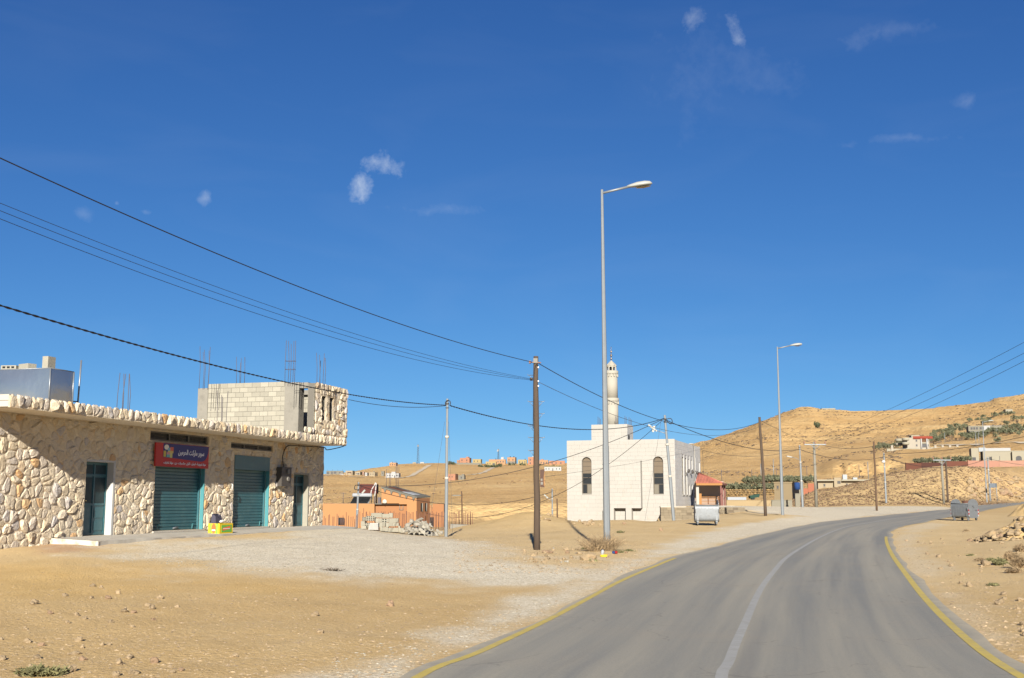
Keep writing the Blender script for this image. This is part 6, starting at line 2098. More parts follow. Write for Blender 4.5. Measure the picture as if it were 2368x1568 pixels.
# ---- row of upright bars (starter bars in a footing) before the orange house
M_fbar = mat('rust_red_bar', (.125, .058, .036), .85, .15, 6)
fy = 78.0
fb = at(900, fy)
fen = thing('bar_fence', 'long row of thin upright rusty bars standing before the orange house', 'fence', fb)
r_ = random.Random(12)
x = 742.0
k = 0
while x < 1094:
    Yb = fy + r_.uniform(-.6, 1.6)
    b = at(x, Yb); tp = P(x, (1196 if x < 830 else 1186) - r_.uniform(-4, 7) - (8 if r_.random() < .05 else 0), Yb)
    if x > 840: tp = P(x, 1184 + r_.uniform(-3, 5), Yb)
    m = MB(); o_ = Vector(b) - Vector(fb)
    m.tube([o_ - Vector((0, 0, .3)), Vector((o_.x + r_.uniform(-.04, .04), o_.y, tp.z - fb.z))], .021, 5); m.build('bar', M_fbar, fen)
    k += 1
    x += r_.choice((2.2, 3.2, 4.2, 5.2)) * (1.25 if x < 830 else .95)
ft = MB(); a, b = at(1041, 76) - Vector(fb), at(1093, 76) - Vector(fb)
ft.obox(Vector((a.x, a.y, P(1041, 1212, 76).z - fb.z)), (b.x - a.x, 0, -.06), (0, 1.0, 0), (0, 0, -.30)); ft.build('footing', M_conc, fen)

# ---- heap of concrete blocks at the end of the walkway
M_pile = mat('pale_grey_block', (.215, .197, .152), .95, .10, 5, .4, 30, obj_rnd=.10)
BY = 50.5
pz = lambda cx, cy: (809 + .09763 * cx, 1098 + .09763 * cy)
BLK = [  # picture-crop corner x, y (top left), face width, height, extra depth face, holes
    (500, 905, 255, 105, 0, 'big pale block on top of the heap, its plain face to the road'), (760, 925, 165, 95, 1, 'ribbed block on the heap top beside the plain one'), (925, 905, 85, 110, 2, 'half ribbed block at the end of the heap top'),
    (385, 975, 195, 115, 3, 'hollow block tilted on the heap, three rows of holes to the road'), (292, 1000, 90, 90, 3, 'smaller hollow block at the near end of the heap, holes to the road'), (605, 1030, 80, 90, 0, 'block in the second course under the plain top block'), (670, 1030, 80, 90, 2, 'ribbed half block in the middle of the second course'), (755, 1035, 120, 92, 4, 'hollow block with four large holes in the second course'),
    (870, 1030, 50, 95, 2, 'narrow ribbed block next to the four hole block'), (925, 1030, 165, 105, 0, 'plain block at the far end of the second course'), (1092, 1030, 55, 100, 2, 'end block of the second course, ribs showing'),
    (258, 1098, 90, 110, 0, 'block at the foot of the heap nearest the walkway'), (345, 1140, 130, 110, 3, 'tilted hollow block low on the heap beside flat slabs'), (620, 1125, 150, 120, 0, 'plain block in the bottom course behind the slabs'), (775, 1130, 60, 100, 2, 'ribbed block in the bottom middle of the heap'), (850, 1135, 65, 100, 0, 'plain narrow block in the third course'), (915, 1135, 95, 85, 1, 'ribbed block in the third course above the lowest plain one'), (1010, 1140, 60, 80, 0, 'plain block in the third course by the far end'), (1075, 1140, 80, 75, 2, 'ribbed end block in the third course'),
    (715, 1225, 55, 105, 2, 'ribbed block standing on the ground below the heap'), (770, 1240, 60, 90, 2, 'second ribbed block standing on the ground below the heap'), (830, 1240, 70, 100, 0, 'plain ground block beside the large lowest block'), (905, 1255, 240, 95, 0, 'large lowest plain block at the front of the heap'), (1145, 1210, 45, 140, 2, 'block leaning at the far foot of the heap'), (1185, 1262, 90, 105, 0, 'block lying apart between heap and white rubble'), (265, 1205, 120, 70, 0, 'low block at the near foot of the heap')]
cell = {}
holemat = M_dark
for i, (cx, cy, w_, h_, kind_, lb) in enumerate(BLK):
    a, b = pz(cx, cy), pz(cx + w_, cy + h_)
    Yb = BY + (.0 if cy > 1200 else .22 if cy > 1100 else .42 if cy > 1010 else .5) + (i % 3) * .04
    p, q = P(a[0], a[1], Yb), P(b[0], b[1], Yb)
    W_, H_ = q.x - p.x, p.z - q.z
    o = thing('concrete_block', lb, 'block', (p.x + W_ / 2, Yb, q.z), R(((i * 37) % 11) - 5), 'concrete blocks piled at the end of the walkway')
    m = MB(); m.b2((-W_ / 2, 0, 0), (W_ / 2, .42 if kind_ != 2 else .3, H_)); m.build('block_body', M_pile, o)
    if kind_ in (1, 2):
        n_ = max(3, int(W_ / .05)); m = MB()
        for k in range(n_): m.b2((-W_ / 2 + W_ * (k + .15) / n_, -.018, .01), (-W_ / 2 + W_ * (k + .75) / n_, -.001, H_ - .01))
        m.build('rib', M_pile, o)
    if kind_ in (3, 4):
        nx, nz = (4, 3) if w_ > 150 else (2, 2) if kind_ == 4 else (3, 3)
        for ix in range(nx):
            for iz in range(nz):
                c = (-W_ / 2 + W_ * (ix + .5) / nx, H_ * (iz + .5) / nz)
                m = MB(); m.prism([(c[0] + W_ / nx * .34 * math.cos(t), c[1] + H_ / nz * .34 * math.sin(t)) for t in np.linspace(0, 2 * math.pi, 9)[:-1]], lambda a_, b_, d: (a_, d, b_), -.004, .002); m.build('hole', holemat, o)
sl0 = P(*pz(470, 1140), BY - .1)
for k in range(7):
    a, b = P(*pz(468 - k * 6, 1142 + k * 23), BY - .1), P(*pz(615, 1142 + k * 23 + 16), BY - .1)
    o = thing('stone_slab', 'thin white slab in the stack of seven before the concrete blocks', 'slab', (a.x, BY - .1, b.z), R(-2 + k % 3), 'thin white slabs stacked against the concrete blocks')
    m = MB(); m.b2((0, 0, 0), (b.x - a.x + .1, .42, .026)); m.build('slab_body', M_white, o)

# ---- heap of white broken stone
M_rub = mat('white_broken_stone', (.225, .205, .165), .9, .12, 4, .35, 14, obj_rnd=.14)
rmesh = []
for s_ in range(9):
    m = MB(); m.rock((0, 0, 0), (1, .8, .55 + .25 * (s_ % 3)), 40 + s_, 1 if s_ % 3 else 0, .34); rmesh.append(m)
RUB = [(1600, 1090, 230), (1480, 1130, 200), (1360, 1220, 170), (1500, 1220, 130), (1740, 1150, 160), (1800, 1230, 220), (1940, 1230, 130), (1610, 1180, 130), (1410, 1290, 130), (1560, 1290, 150), (1680, 1310, 130), (1660, 1240, 140), (1880, 1310, 110), (1970, 1330, 110), (2080, 1340, 110), (1470, 1340, 140), (1590, 1350, 110), (1720, 1360, 120), (1830, 1370, 120), (1350, 1330, 90), (2150, 1380, 120), (1640, 1120, 110), (1700, 1210, 100), (1900, 1180, 80), (1400, 1160, 100), (1320, 1280, 70), (2040, 1390, 80), (1550, 1170, 90), (1780, 1300, 90), (1850, 1270, 80), (1310, 1350, 70), (1270, 1330, 70)]
base_objs = []
for i, (cx, cy, w_) in enumerate(RUB):
    v = pz(cx, cy)
    Yb = 49.6 + (1390 - cy) / 300 * 1.5
    p = P(v[0], v[1], Yb); s_ = w_ * .09763 * Yb / F
    if i < len(rmesh): o = rmesh[i].build('rubble_stone', M_rub); base_objs.append(o)
    else: o = base_objs[i % len(rmesh)].copy(); COL.objects.link(o)
    o.location = p; o.scale = (s_ * 1.1, s_ * .9, s_ * .85); o.rotation_euler = (((i * 53) % 40 - 20) * .02, ((i * 31) % 40 - 20) * .025, i * 1.3)
    tag(o, 'angular white stone in the broken stone heap by the steel pole', 'stone', 'white stones heaped by the steel pole')
m = MB(P(978, 1232, 51)); c = P(978, 1236, 51)
m.rock(tuple(c + Vector((0, .2, -.15))), (1.5, 1.1, 1.0), 9, 2, .15); tag(m.build('rubble_core', M_rub), kind='stuff')

# ---- dumpsters


def dumpster(loc, rz, label, stripes):
    o = thing('dumpster', label, 'dumpster', loc, rz, 'four wheeled galvanised dumpsters')
    L2 = .64; zr, zb = 1.10, .185; hd = .52
    prof = [(-hd, zr), (-hd, .9), (-hd * .995, .72), (-hd * .985, .52)] + [(-hd * .98 * math.copysign(abs(math.cos(a)) ** .42, math.cos(a)), .46 - (.46 - zb) * math.sin(a) ** .45) for a in np.linspace(0.1, math.pi - .1, 15)] + [(hd * .985, .52), (hd * .995, .72), (hd, .9), (hd, zr)]
    inn = [(y * .955, z + .03 if z < 1 else z) for y, z in prof]
    poly = prof + inn[::-1]
    n = len(poly); m = MB()
    vs = [(-L2, y, z) for y, z in poly] + [(L2, y, z) for y, z in poly]
    k = len(prof)
    fs = [(i, i + 1, n + i + 1, n + i) for i in range(n - 1)] + [(n - 1, 0, n, 2 * n - 1)]
    m.add(vs, fs, True); m.sm = [True] * len(m.sm); body = m.build('body', M_bin, o)
    m = MB(); m.b2((-L2, -hd * .9, .84), (L2, hd * .9, .88)); m.build('rubbish', M_blackmetal, body)
    m = MB(); m.tube([(-L2, -hd - .01, zr), (L2, -hd - .01, zr)], .025, 6); m.tube([(-L2, hd + .01, zr), (L2, hd + .01, zr)], .025, 6); m.build('rim', M_bin, body)
    for side in (-1, 1):
        for q in range(6):
            x = -L2 + .14 + q * (2 * L2 - .28) / 5
            m = MB(); m.box((x, side * (hd + .002), .78), (.03, .012, .5)); m.build('rib', M_bin, body)
    for s_ in (-1, 1):
        ep = [(-hd * 1.03, .50)] + [(-hd * 1.03 * math.copysign(abs(math.cos(a)) ** .6, math.cos(a)), .50 - (.50 - zb + .03) * math.sin(a) ** .5) for a in np.linspace(.2, math.pi - .2, 13)] + [(hd * 1.03, .50), (hd * 1.03, zr - .02)] + [(hd * .96 * math.cos(a), zr + .29 * math.sin(a)) for a in np.linspace(.12, math.pi - .12, 13)] + [(-hd * 1.03, zr - .02)]
        m = MB(); m.prism(ep, lambda a, b, d: (d, a, b), s_ * L2 - .018, s_ * L2 + .018); e = m.build('end_plate', M_bin, o)
        x = s_ * (L2 + .022)
        m = MB(); m.box((x, 0, zr - .10), (.012, 2 * hd * .93, .035)); m.box((x, 0, zr - .25), (.012, 2 * hd * .93, .03)); m.box((x, 0, .63), (.02, .035, .66)); m.tube([(x, .16, .70), (x + s_ * .06, .16, .66), (x + s_ * .06, .30, .66), (x, .30, .70)], .015, 5); m.build('stiffener', M_bin, e)
        m = MB(); m.tube([(s_ * (L2 - .02), -hd * .1, zr - .18), (s_ * (L2 + .14), -hd * .1, zr - .18)], .035, 8); m.tube([(s_ * (L2 + .01), -hd - .03, .86), (s_ * (L2 + .01), -hd - .10, .82), (s_ * (L2 + .01), -hd - .10, .68), (s_ * (L2 + .01), -hd - .03, .66)], .018, 5); m.build('trunnion', M_blackmetal if not stripes else M_bin, e)
        if stripes:
            for yy in (-hd * .97, hd * .97):
                for j in range(4):
                    m = MB(); m.box((s_ * (L2 + .026), yy, .66 - j * .11), (.012, .075, .108)); m.build('red_stripe' if j % 2 == 0 else 'white_stripe', M_rs if j % 2 == 0 else M_whitesheet, e)
        for t in (-1, 1):
            cx_, cy_ = s_ * (L2 - .12), t * hd * .80
            m = MB(); m.box((cx_, t * (hd + .01), .40), (.11, .03, .26)); m.box((cx_, cy_, .215), (.12, .12, .07)); lg = m.build('leg_bracket', M_bin, o)
            m = MB(); m.tube([(cx_ - .028, cy_ + .03, .10), (cx_ + .028, cy_ + .03, .10)], .10, 14); wh = m.build('wheel', M_rubber if t > 0 else M_bin, o)
            m = MB(); m.tube([(cx_ - .034, cy_ + .03, .10), (cx_ + .034, cy_ + .03, .10)], .045, 8); m.build('hub', M_polesteel, wh)
            m = MB(); m.box((cx_ - .045, cy_ + .01, .15), (.014, .07, .15)); m.box((cx_ + .045, cy_ + .01, .15), (.014, .07, .15)); m.build('fork', M_bin, wh)
    return o


M_rs = cmat('red_reflector', 225, 40, 45, .02)
b = at(1633.5, 63.6)
dumpster((b.x, b.y, b.z + .03), R(-5), 'galvanised dumpster seen broadside on the verge in front of the mosque wall', False)
b = at(2231, 75)
dumpster((b.x, b.y, b.z + .03), R(-57), 'galvanised dumpster with red and white striped end at the inside of the bend', True)
b = at(2237, 80)
o = thing('oil_drum', 'rusty steel drum standing behind the striped dumpster', 'drum', b)
m = MB(); m.lathe([(.29, 0), (.29, .28), (.305, .30), (.29, .32), (.29, .58), (.305, .60), (.29, .62), (.29, 1.15), (.27, 1.15), (.27, 1.0)], 16, (0, 0, .1)); m.build('drum_body', mat('rusted_drum', (.085, .04, .025), .85, .3, 4), o)

# ---- road sign seen from behind
b = at(2298, 168)
o = thing('road_sign', 'grey back of a rectangular road sign on two posts past the bend', 'road sign', b)
z0, z1 = P(2298, 1127.5, 168).z - b.z, P(2298, 1117.5, 168).z - b.z
m = MB(); m.b2((-.56, 0, z0), (.56, .04, z1)); m.build('panel', cmat('grey_sign_back', 150, 160, 170, .04), o)
m = MB(); m.b2((.40, -.05, z0), (.56, -.002, z1)); m.build('panel_stiffener', cmat('dark_sign_back', 85, 92, 100, .04), o)
for x in (-.5, .46): m = MB(); m.tube([(x, -.05, -.2), (x, -.05, z1)], .045, 6); m.build('post', M_polesteel, o)

# ------------------------------------------------------------------ houses on the slopes
M_win = mat('far_window', (.028, .026, .026), .4, 0)


def house(label, vx0, vx1, vt, vb, Y, m_, rz=0.0, depth=None, wins=(), name='house', side=None, para=.0, extras=(), low=None, group=None):
    """box house filling a picture rectangle at depth Y; wins in fractions of the front: (u, v, w, h)"""
    pl, pr = P(vx0, vb, Y), P(vx1, vb, Y)
    W = pr.x - pl.x; H = P(vx0, vt, Y).z - pl.z; D = depth or W * .8
    va = math.atan2((pl.x + pr.x) / 2, Y)          # sight line azimuth; a house turned by -va shows only its front
    rel = rz + va
    W = max(W * .4, W * math.cos(va) - D * abs(math.sin(rel))) / math.cos(rel)
    base = Vector(((pl.x + pr.x) / 2, Y, pl.z))
    o = thing(name, label, 'house', base, rz, group)
    dn = 2.5
    m = MB(); m.add([(-W / 2, -D / 2, -dn), (W / 2, -D / 2, -dn), (W / 2, D / 2, -dn), (-W / 2, D / 2, -dn), (-W / 2, -D / 2, H), (W / 2, -D / 2, H), (W / 2, D / 2, H), (-W / 2, D / 2, H)], [(0, 1, 5, 4), (1, 2, 6, 5), (2, 3, 7, 6), (3, 0, 4, 7)])
    m.build('wall', m_, o)
    m = MB(); m.b2((-W / 2 + .15, -D / 2 + .15, H - .45), (W / 2 - .15, D / 2 - .15, H - .3)); m.build('roof', M_concl, o)
    m = MB()
    for a, b in (((-W / 2 - .08, -D / 2 - .08), (W / 2 + .08, -D / 2 + .2)), ((-W / 2 - .08, D / 2 - .2), (W / 2 + .08, D / 2 + .08)), ((-W / 2 - .08, -D / 2 + .201), (-W / 2 + .2, D / 2 - .201)), ((W / 2 - .2, -D / 2 + .201), (W / 2 + .08, D / 2 - .201))): m.b2((a[0], a[1], H - .02), (b[0], b[1], H + .18))
    m.build('parapet', side or m_, o)
    if low:
        m = MB(); m.b2((-W / 2 - .03, -D / 2 - .03, -dn), (W / 2 + .03, D / 2 + .03, H * low[0])); m.build('lower_wall', low[1], o)
    for q in wins:
        u, v, w_, h_ = q[:4]
        x0, x1 = -W / 2 + W * (u - w_ / 2), -W / 2 + W * (u + w_ / 2); z0, z1 = H * v, H * (v + h_)
        nm = q[4] if len(q) > 4 else 'window'
        m = MB(); m.b2((x0, -D / 2 - .06, z0), (x1, -D / 2 + .02, z1)); wd = m.build(nm, M_win, o)
        if nm == 'window':
            f_ = MB(); f_.b2((x0 - .12, -D / 2 - .12, z0 - .14), (x1 + .12, -D / 2 + .01, z0 - .002)); f_.b2((x0 - .12, -D / 2 - .10, z1 + .002), (x1 + .12, -D / 2 + .01, z1 + .12)); f_.build('frame', side or m_, wd)
    # windows on the visible flank
    if rz:
        sx = W / 2 if rz < 0 else -W / 2
        for v in ((.35, .6) if H > 5 else (.4,)):
            for t in (-.2, .25):
                m = MB(); m.b2((sx - .05, D * t - .5, H * v), (sx + .06, D * t + .5, H * v + min(1.2, H * .3))); m.build('window', M_win, o)
    for e in extras:
        kind_, x, w_, h_, mm = e
        if kind_ == 'box':
            m = MB(); m.b2((W * (x - w_ / 2), -D * .25, H), (W * (x + w_ / 2), D * .25, H + h_)); m.build('roof_room', mm, o)
        elif kind_ == 'tank':
            m = MB(); m.lathe([(w_, 0), (w_, h_ * .8), (w_ * .5, h_)], 10, (W * x, 0, H + .1)); m.build('roof_tank', mm, o)
        elif kind_ == 'bars':
            for k in range(4): m = MB(); m.tube([(W * (-.45 + .3 * k), D * .2 * (-1) ** k, H - .2), (W * (-.45 + .3 * k), D * .2 * (-1) ** k, H + h_)], .09, 4); m.build('bar', M_rebar, o)
        elif kind_ == 'awning':
            m = MB(); m.b2((W * (x - w_ / 2), -D / 2 - 1.4, h_), (W * (x + w_ / 2), -D / 2 - .05, h_ + .2)); m.build('awning', mm, o)
            for q in (-1, 1): m = MB(); m.b2((W * (x + q * w_ / 2) - .15, -D / 2 - 1.35, -1), (W * (x + q * w_ / 2) + .15, -D / 2 - 1.05, h_)); m.build('porch_column', mm, o)
    return o


C_or, C_or3 = cmat('orange_render', 240, 188, 140), cmat('pink_orange_render', 236, 172, 135)
C_ye = cmat('yellow_render', 232, 205, 142); C_gr = cmat('grey_block_render', 178, 172, 155); C_wh = cmat('white_render', 245, 243, 238); C_be = cmat('beige_render', 225, 205, 170); C_pk = cmat('pink_render', 235, 190, 165); C_dk = cmat('dark_tank', 70, 62, 58); C_gn = cmat('green_band', 95, 170, 150)
W2 = [(.22, .55, .10, .22), (.72, .55, .10, .22), (.22, .12, .10, .22), (.72, .12, .12, .24)]
W1 = [(.2, .38, .11, .30), (.5, .0, .13, .62, 'door'), (.8, .38, .11, .30)]
GV = 'houses of the village on the far slope'
house('unfinished grey block house with dark openings, first on the village terrace', 754.5, 794, 1089.5, 1097.5, 985, C_gr, R(6), 9, [(.08, .1, .14, .7, 'opening'), (.33, .05, .1, .8, 'opening'), (.52, .25, .16, .6, 'opening'), (.80, .3, .1, .4, 'opening')], extras=[('bars', 0, 0, 1.6, None)], group=GV)
house('beige house with a pink porch on the village terrace', 798.7, 820, 1089, 1098.3, 975, C_be, R(-8), 7, [(.25, .4, .1, .3), (.75, .35, .12, .35)], extras=[('awning', .1, .5, 2.3, C_pk)], group=GV)
house('beige house with a white annex next to the pink porch', 821, 837.5, 1091.5, 1100, 970, C_be, R(-8), 7, [(.3, .4, .12, .3), (.62, .0, .14, .6, 'door')], extras=[('awning', .2, .4, 2.2, C_wh)], group=GV)
house('small pink walled shed between two beige houses', 837.7, 843, 1091.5, 1100.5, 972, C_pk, 0, 5, [(.5, .2, .3, .4)], group=GV)
house('low white house with two small windows on the village terrace', 843.5, 852.5, 1093.5, 1100.5, 968, C_wh, R(-6), 6, [(.3, .45, .16, .3), (.75, .45, .16, .3)], group=GV)
house('pale beige two part house at the terrace end with a roof tank', 853, 873, 1092.5, 1102.5, 962, C_be, R(-14), 7, [(.3, .45, .1, .28), (.7, .45, .1, .28)], extras=[('tank', .1, .6, 1.0, C_gr)], group=GV)
house('small rough shed uphill behind the white house', 881, 889, 1090, 1096.5, 985, C_gr, 0, 5, [(.5, .0, .3, .6, 'door')], group=GV)
house('bright white house with a taller middle on the near village slope', 891.6, 926, 1095, 1105.3, 940, C_wh, R(-5), 8, [(.15, .4, .06, .25), (.32, .4, .06, .25), (.5, .4, .06, .25), (.68, .0, .07, .55, 'door'), (.82, .4, .06, .25), (.93, .4, .05, .25)], extras=[('box', .05, .3, 1.4, C_wh)], group=GV)
house('orange house alone on the ridge with four thin bars on its roof', 900, 919.5, 1070.5, 1079, 1180, C_or, R(-6), 9, [(.15, .35, .1, .28), (.48, .3, .12, .38), (.8, .35, .1, .28)], extras=[('bars', 0, 0, 2.2, None), ('box', -.28, .18, .9, C_wh)], group=GV)
house('white cabin left of the lattice mast on the ridge', 954, 962, 1069.5, 1075, 1260, C_be, 0, 4, [(.5, .1, .25, .6, 'door')], group=GV)['label'] = 'cream cabin beside the tall lattice mast, downhill side'
house('white cabin on the uphill side of the tall lattice mast', 971.5, 980.5, 1069, 1074.5, 1260, C_wh, 0, 4, [(.5, .1, .2, .6, 'door')], group=GV)
house('small orange block adjoining the two storey pink orange house', 1056, 1063, 1064.5, 1074, 1262, C_or3, 0, 7, [(.5, .5, .3, .25)], group=GV)
house('two storey pink orange house on the ridge with a white door', 1063, 1089.5, 1059.5, 1075, 1255, C_or3, R(-10), 10, W2 + [(.5, .0, .1, .3, 'door')], extras=[('box', .22, .26, 1.5, C_or3)], group=GV)
house('yellow house above a long grey wall on the ridge', 1092.5, 1114.5, 1062.5, 1072, 1255, C_ye, R(-8), 9, [(.2, .4, .1, .3), (.6, .4, .1, .3)], group=GV)
house('lower yellow house with a red gated porch on the ridge', 1122.7, 1148, 1068, 1077.5, 1215, C_ye, R(-4), 9, [(.2, .4, .09, .28), (.42, .4, .09, .28), (.78, .2, .24, .45, 'opening')], group=GV)
house('long orange house carrying a white roof tank next to the short mast', 1130, 1170, 1063, 1074, 1250, C_or, R(-4), 9, [(.55, .4, .06, .3), (.7, .4, .06, .3), (.86, .4, .06, .3)], extras=[('box', .30, .16, 2.8, C_wh), ('tank', -.1, .5, 1.1, C_dk)], group=GV)
house('two storey house, orange above and bare grey below, dark roof tanks', 1172.5, 1194, 1058, 1074.5, 1250, C_or, R(-10), 9, W2, extras=[('tank', -.2, .7, 1.1, C_dk), ('tank', .25, .7, 1.1, C_dk)], low=(.45, C_gr), group=GV)
house('low yellow house with trees before it, beyond the grey and orange one', 1197.5, 1218.5, 1063.5, 1074.5, 1245, C_ye, R(-5), 8, W1, extras=[('tank', .3, .6, 1.0, C_dk)], group=GV)
house('tallest orange house on the ridge, half hidden by the near wooden pole', 1220.7, 1246, 1057.5, 1075.5, 1235, C_or3, R(-8), 10, W2, side=C_be, extras=[('box', .05, .3, 1.0, C_wh)], group=GV)
house('orange row house just past the near wooden pole on the ridge', 1247, 1268, 1064.5, 1076, 1235, C_or, R(-5), 8, W1, extras=[('box', -.2, .3, 1.2, C_or3)], group=GV)
house('long flat orange house ending behind the mosque', 1269, 1306, 1066, 1076.5, 1230, C_or3, R(-4), 8, [(.2, .35, .07, .35), (.45, .35, .07, .35), (.75, .35, .09, .35)], group=GV)
ob = house('long white building with a green band below the ridge houses', 1258.5, 1297.5, 1080, 1089, 935, C_wh, R(-3), 8, [(.1, .35, .05, .3), (.27, .35, .05, .3), (.5, .0, .06, .65, 'door'), (.72, .35, .05, .3), (.9, .35, .05, .3)], side=C_gn, group=GV)
house('pink orange house with a bare grey side halfway up the village slope', 1034, 1059, 1097, 1109.5, 790, C_or3, R(-10), 9, [(.25, .4, .1, .3), (.6, .4, .1, .3)], group=GV)
house('grey block annex beside the halfway pink orange house', 1059.5, 1076.5, 1099.5, 1109.5, 793, C_gr, R(-6), 7, [(.5, .3, .2, .4)], extras=[('box', .2, .4, .9, C_gr)], group=GV)
# long grey wall in front of the ridge houses
b = P(1056, 1074, 1235)
o = thing('garden_wall', 'long low grey wall before the two storey pink orange house', 'wall', b)
m = MB(); e = P(1113, 1074, 1235); m.b2((0, 0, -2), (e.x - b.x, .5, 1.9)); m.build('wall_body', C_gr, o)
b = P(1097, 1085, 1150)
o = thing('garden_wall', 'pale low wall with shrubs under the lower yellow house', 'wall', b)
m = MB(); e = P(1161, 1085, 1150); m.b2((0, 0, -2), (e.x - b.x, .5, 1.6)); m.build('wall_body', C_be, o)
# ruins down the slope
b = at(1050, 430)
o = thing('ruined_hut', 'small roofless grey hut on the bare slope behind the stump pole', 'hut', P(1046, 1150, 415))
q = P(1065, 1144, 415) - o.location
m = MB(); m.b2((0, 0, -1.5), (q.x, .4, q.z)); m.b2((0, .401, -1.5), (.4, 3, q.z * .9)); m.b2((q.x - .4, .401, -1.5), (q.x, 3, q.z * .8)); m.build('wall', C_gr, o)

# lattice masts
def mast(label, vx, v0, v1, Y, w_, dish=False):
    b = P(vx, v1, Y); H = P(vx, v0, Y).z - b.z
    o = thing('lattice_mast', label, 'mast', b, .5)
    m = MB(); n = 9
    for k in range(3):
        a = k * 2.094; m.tube([(w_ * math.cos(a), w_ * math.sin(a), -2), (w_ * .4 * math.cos(a), w_ * .4 * math.sin(a), H)], .11, 4)
    m.build('leg_frame', C_gr if False else M_mast, o); 
    m = MB()
    for j in range(n):
        f0, f1 = 1 - .6 * j / n, 1 - .6 * (j + 1) / n
        for k in range(3):
            a, c = k * 2.094, (k + 1) * 2.094
            m.tube([(w_ * f0 * math.cos(a), w_ * f0 * math.sin(a), H * j / n), (w_ * f1 * math.cos(c), w_ * f1 * math.sin(c), H * (j + 1) / n)], .07, 4)
            m.tube([(w_ * f1 * math.cos(a), w_ * f1 * math.sin(a), H * (j + 1) / n), (w_ * f1 * math.cos(c), w_ * f1 * math.sin(c), H * (j + 1) / n)], .06, 4)
    tag(m.build('bracing', M_mast, o), kind='stuff')
    for k in range(3):
        a = k * 2.094 + .4; m = MB(); m.box((.9 * math.cos(a), .9 * math.sin(a), H - 1.4), (.35, .35, 2.2), a); m.build('antenna', C_wh, o)
    if dish:
        m = MB(); m.rock((-1.3, -.5, H - 2.5), (1.8, .7, 1.8), 3, 2, .01, True); m.build('dish', C_wh, o)


M_mast = cmat('mast_steel', 120, 125, 130, 0)
mast('tall thin lattice mast alone on the ridge', 966, 1028, 1074, 1265, 1.7)
mast('short lattice mast with a white dish between orange houses', 1152, 1038, 1063, 1262, 1.3, True)
# parked car on the terrace
b = P(791, 1098.6, 975)
o = thing('parked_car', 'small white car parked by the unfinished grey house on the terrace', 'car', b, R(8))
m = MB(); m.prism([(-2.0, .35), (2.0, .35), (2.05, .8), (1.2, .95), (.6, 1.45), (-1.1, 1.45), (-1.8, .95), (-2.05, .85)], lambda a, c, d: (a, d, c), -.8, .8); m.build('body', C_wh, o)
m = MB(); m.prism([(1.05, .98), (.55, 1.38), (-1.0, 1.38), (-1.55, .98)], lambda a, c, d: (a, d, c), -.82, -.805); m.build('window', M_win, o)
for x in (-1.25, 1.25):
    for y in (-.72, .72): m = MB(); m.tube([(x, y - .1, .32), (x, y + .1, .32)], .32, 10); m.build('wheel', M_rubber, o)

# ---- houses of the stony hill
C_lm = cmat('pale_limestone', 232, 220, 198); C_lm2 = cmat('cream_limestone', 222, 212, 185); C_rt = cmat('red_tile_roof', 205, 95, 70); C_cn = cmat('pale_raw_concrete', 190, 182, 160)
o = house('two storey limestone villa with red tiled eaves and round balconies on the hill', 2086, 2148.5, 1014, 1036.5, 505, C_lm, R(-7), 10, [(.42, .62, .07, .2), (.42, .14, .07, .2), (.93, .62, .06, .2), (.93, .14, .06, .2)])
W_, Hh = 12.0, P(2100, 1014, 505).z - P(2100, 1036.5, 505).z
for x0, x1 in ((-.18, .10), (.10, .36), (.36, .52)):
    m = MB(); a, c = x0 * W_, x1 * W_; m.add([(a, -5.6, Hh - .3), (c, -5.6, Hh - .3), (c, -4.6, Hh + .75), (a, -4.6, Hh + .75), (a, -5.5, Hh - .42), (c, -5.5, Hh - .42)], [(0, 1, 2, 3), (4, 5, 1, 0), (3, 2, 5, 4)]); m.build('roof_eave', C_rt, o)
for x in (.10, .30): m = MB(); m.tube([(x * W_, -5.4, -1), (x * W_, -5.4, Hh - .4)], .3, 10); m.build('porch_column', C_wh, o)
m = MB(); m.b2((.12 * W_, -5.06, .1), (.28 * W_, -4.95, Hh * .42)); m.build('doorway', M_win, o)
m = MB(); m.b2((.12 * W_, -5.07, Hh * .52), (.28 * W_, -4.96, Hh * .9)); m.build('opening', cmat('shaded_porch', 150, 110, 80), o)
m = MB(); m.b2((.11 * W_, -5.3, Hh * .42), (.29 * W_, -4.95, Hh * .56)); m.build('balcony', C_lm2, o)
for z in (.38, .82):
    for x in (-.52, -.40):
        y = -4 if x > -.45 else 3
        m = MB(); m.lathe([(1.5, z * Hh - .3), (1.7, z * Hh), (1.7, z * Hh + .9), (1.5, z * Hh + .9)], 14, (x * W_ - .3, y, 0)); m.build('balcony', C_lm2, o)
m = MB(); m.b2((-.2 * W_, -3, Hh + .1), (.1 * W_, 2, Hh + 1.3)); m.build('roof_room', C_lm2, o)
o = house('half plastered villa, bare grey on one side and white on the other, among shrubs', 2238, 2313, 986.5, 1004.5, 620, C_wh, R(-17), 12, [(.66, .5, .05, .2), (.84, .5, .06, .2), (.1, .55, .05, .25), (.3, .55, .06, .25)])
wd_ = (P(2313, 1000, 620).x - P(2238, 1000, 620).x) * .95; hh_ = P(2238, 986.5, 620).z - P(2238, 1004.5, 620).z
m = MB(); m.b2((-wd_ / 2 - .1, -6.3, hh_ * .35), (-wd_ * .04, 5.9, hh_ + .15)); m.build('grey_upper_wall', C_cn, o)
m = MB(); m.b2((-wd_ / 2 + .6, -6.12, -1.5), (-wd_ * .06, -6.03, hh_ * .28)); m.build('opening', M_win, o)
for u in (.06, .14, .22, .33, .40): m = MB(); m.b2((-wd_ / 2 + wd_ * u, -6.36, hh_ * .55), (-wd_ / 2 + wd_ * u + 1.0, -6.31, hh_ * .85)); m.build('window', M_win, o)
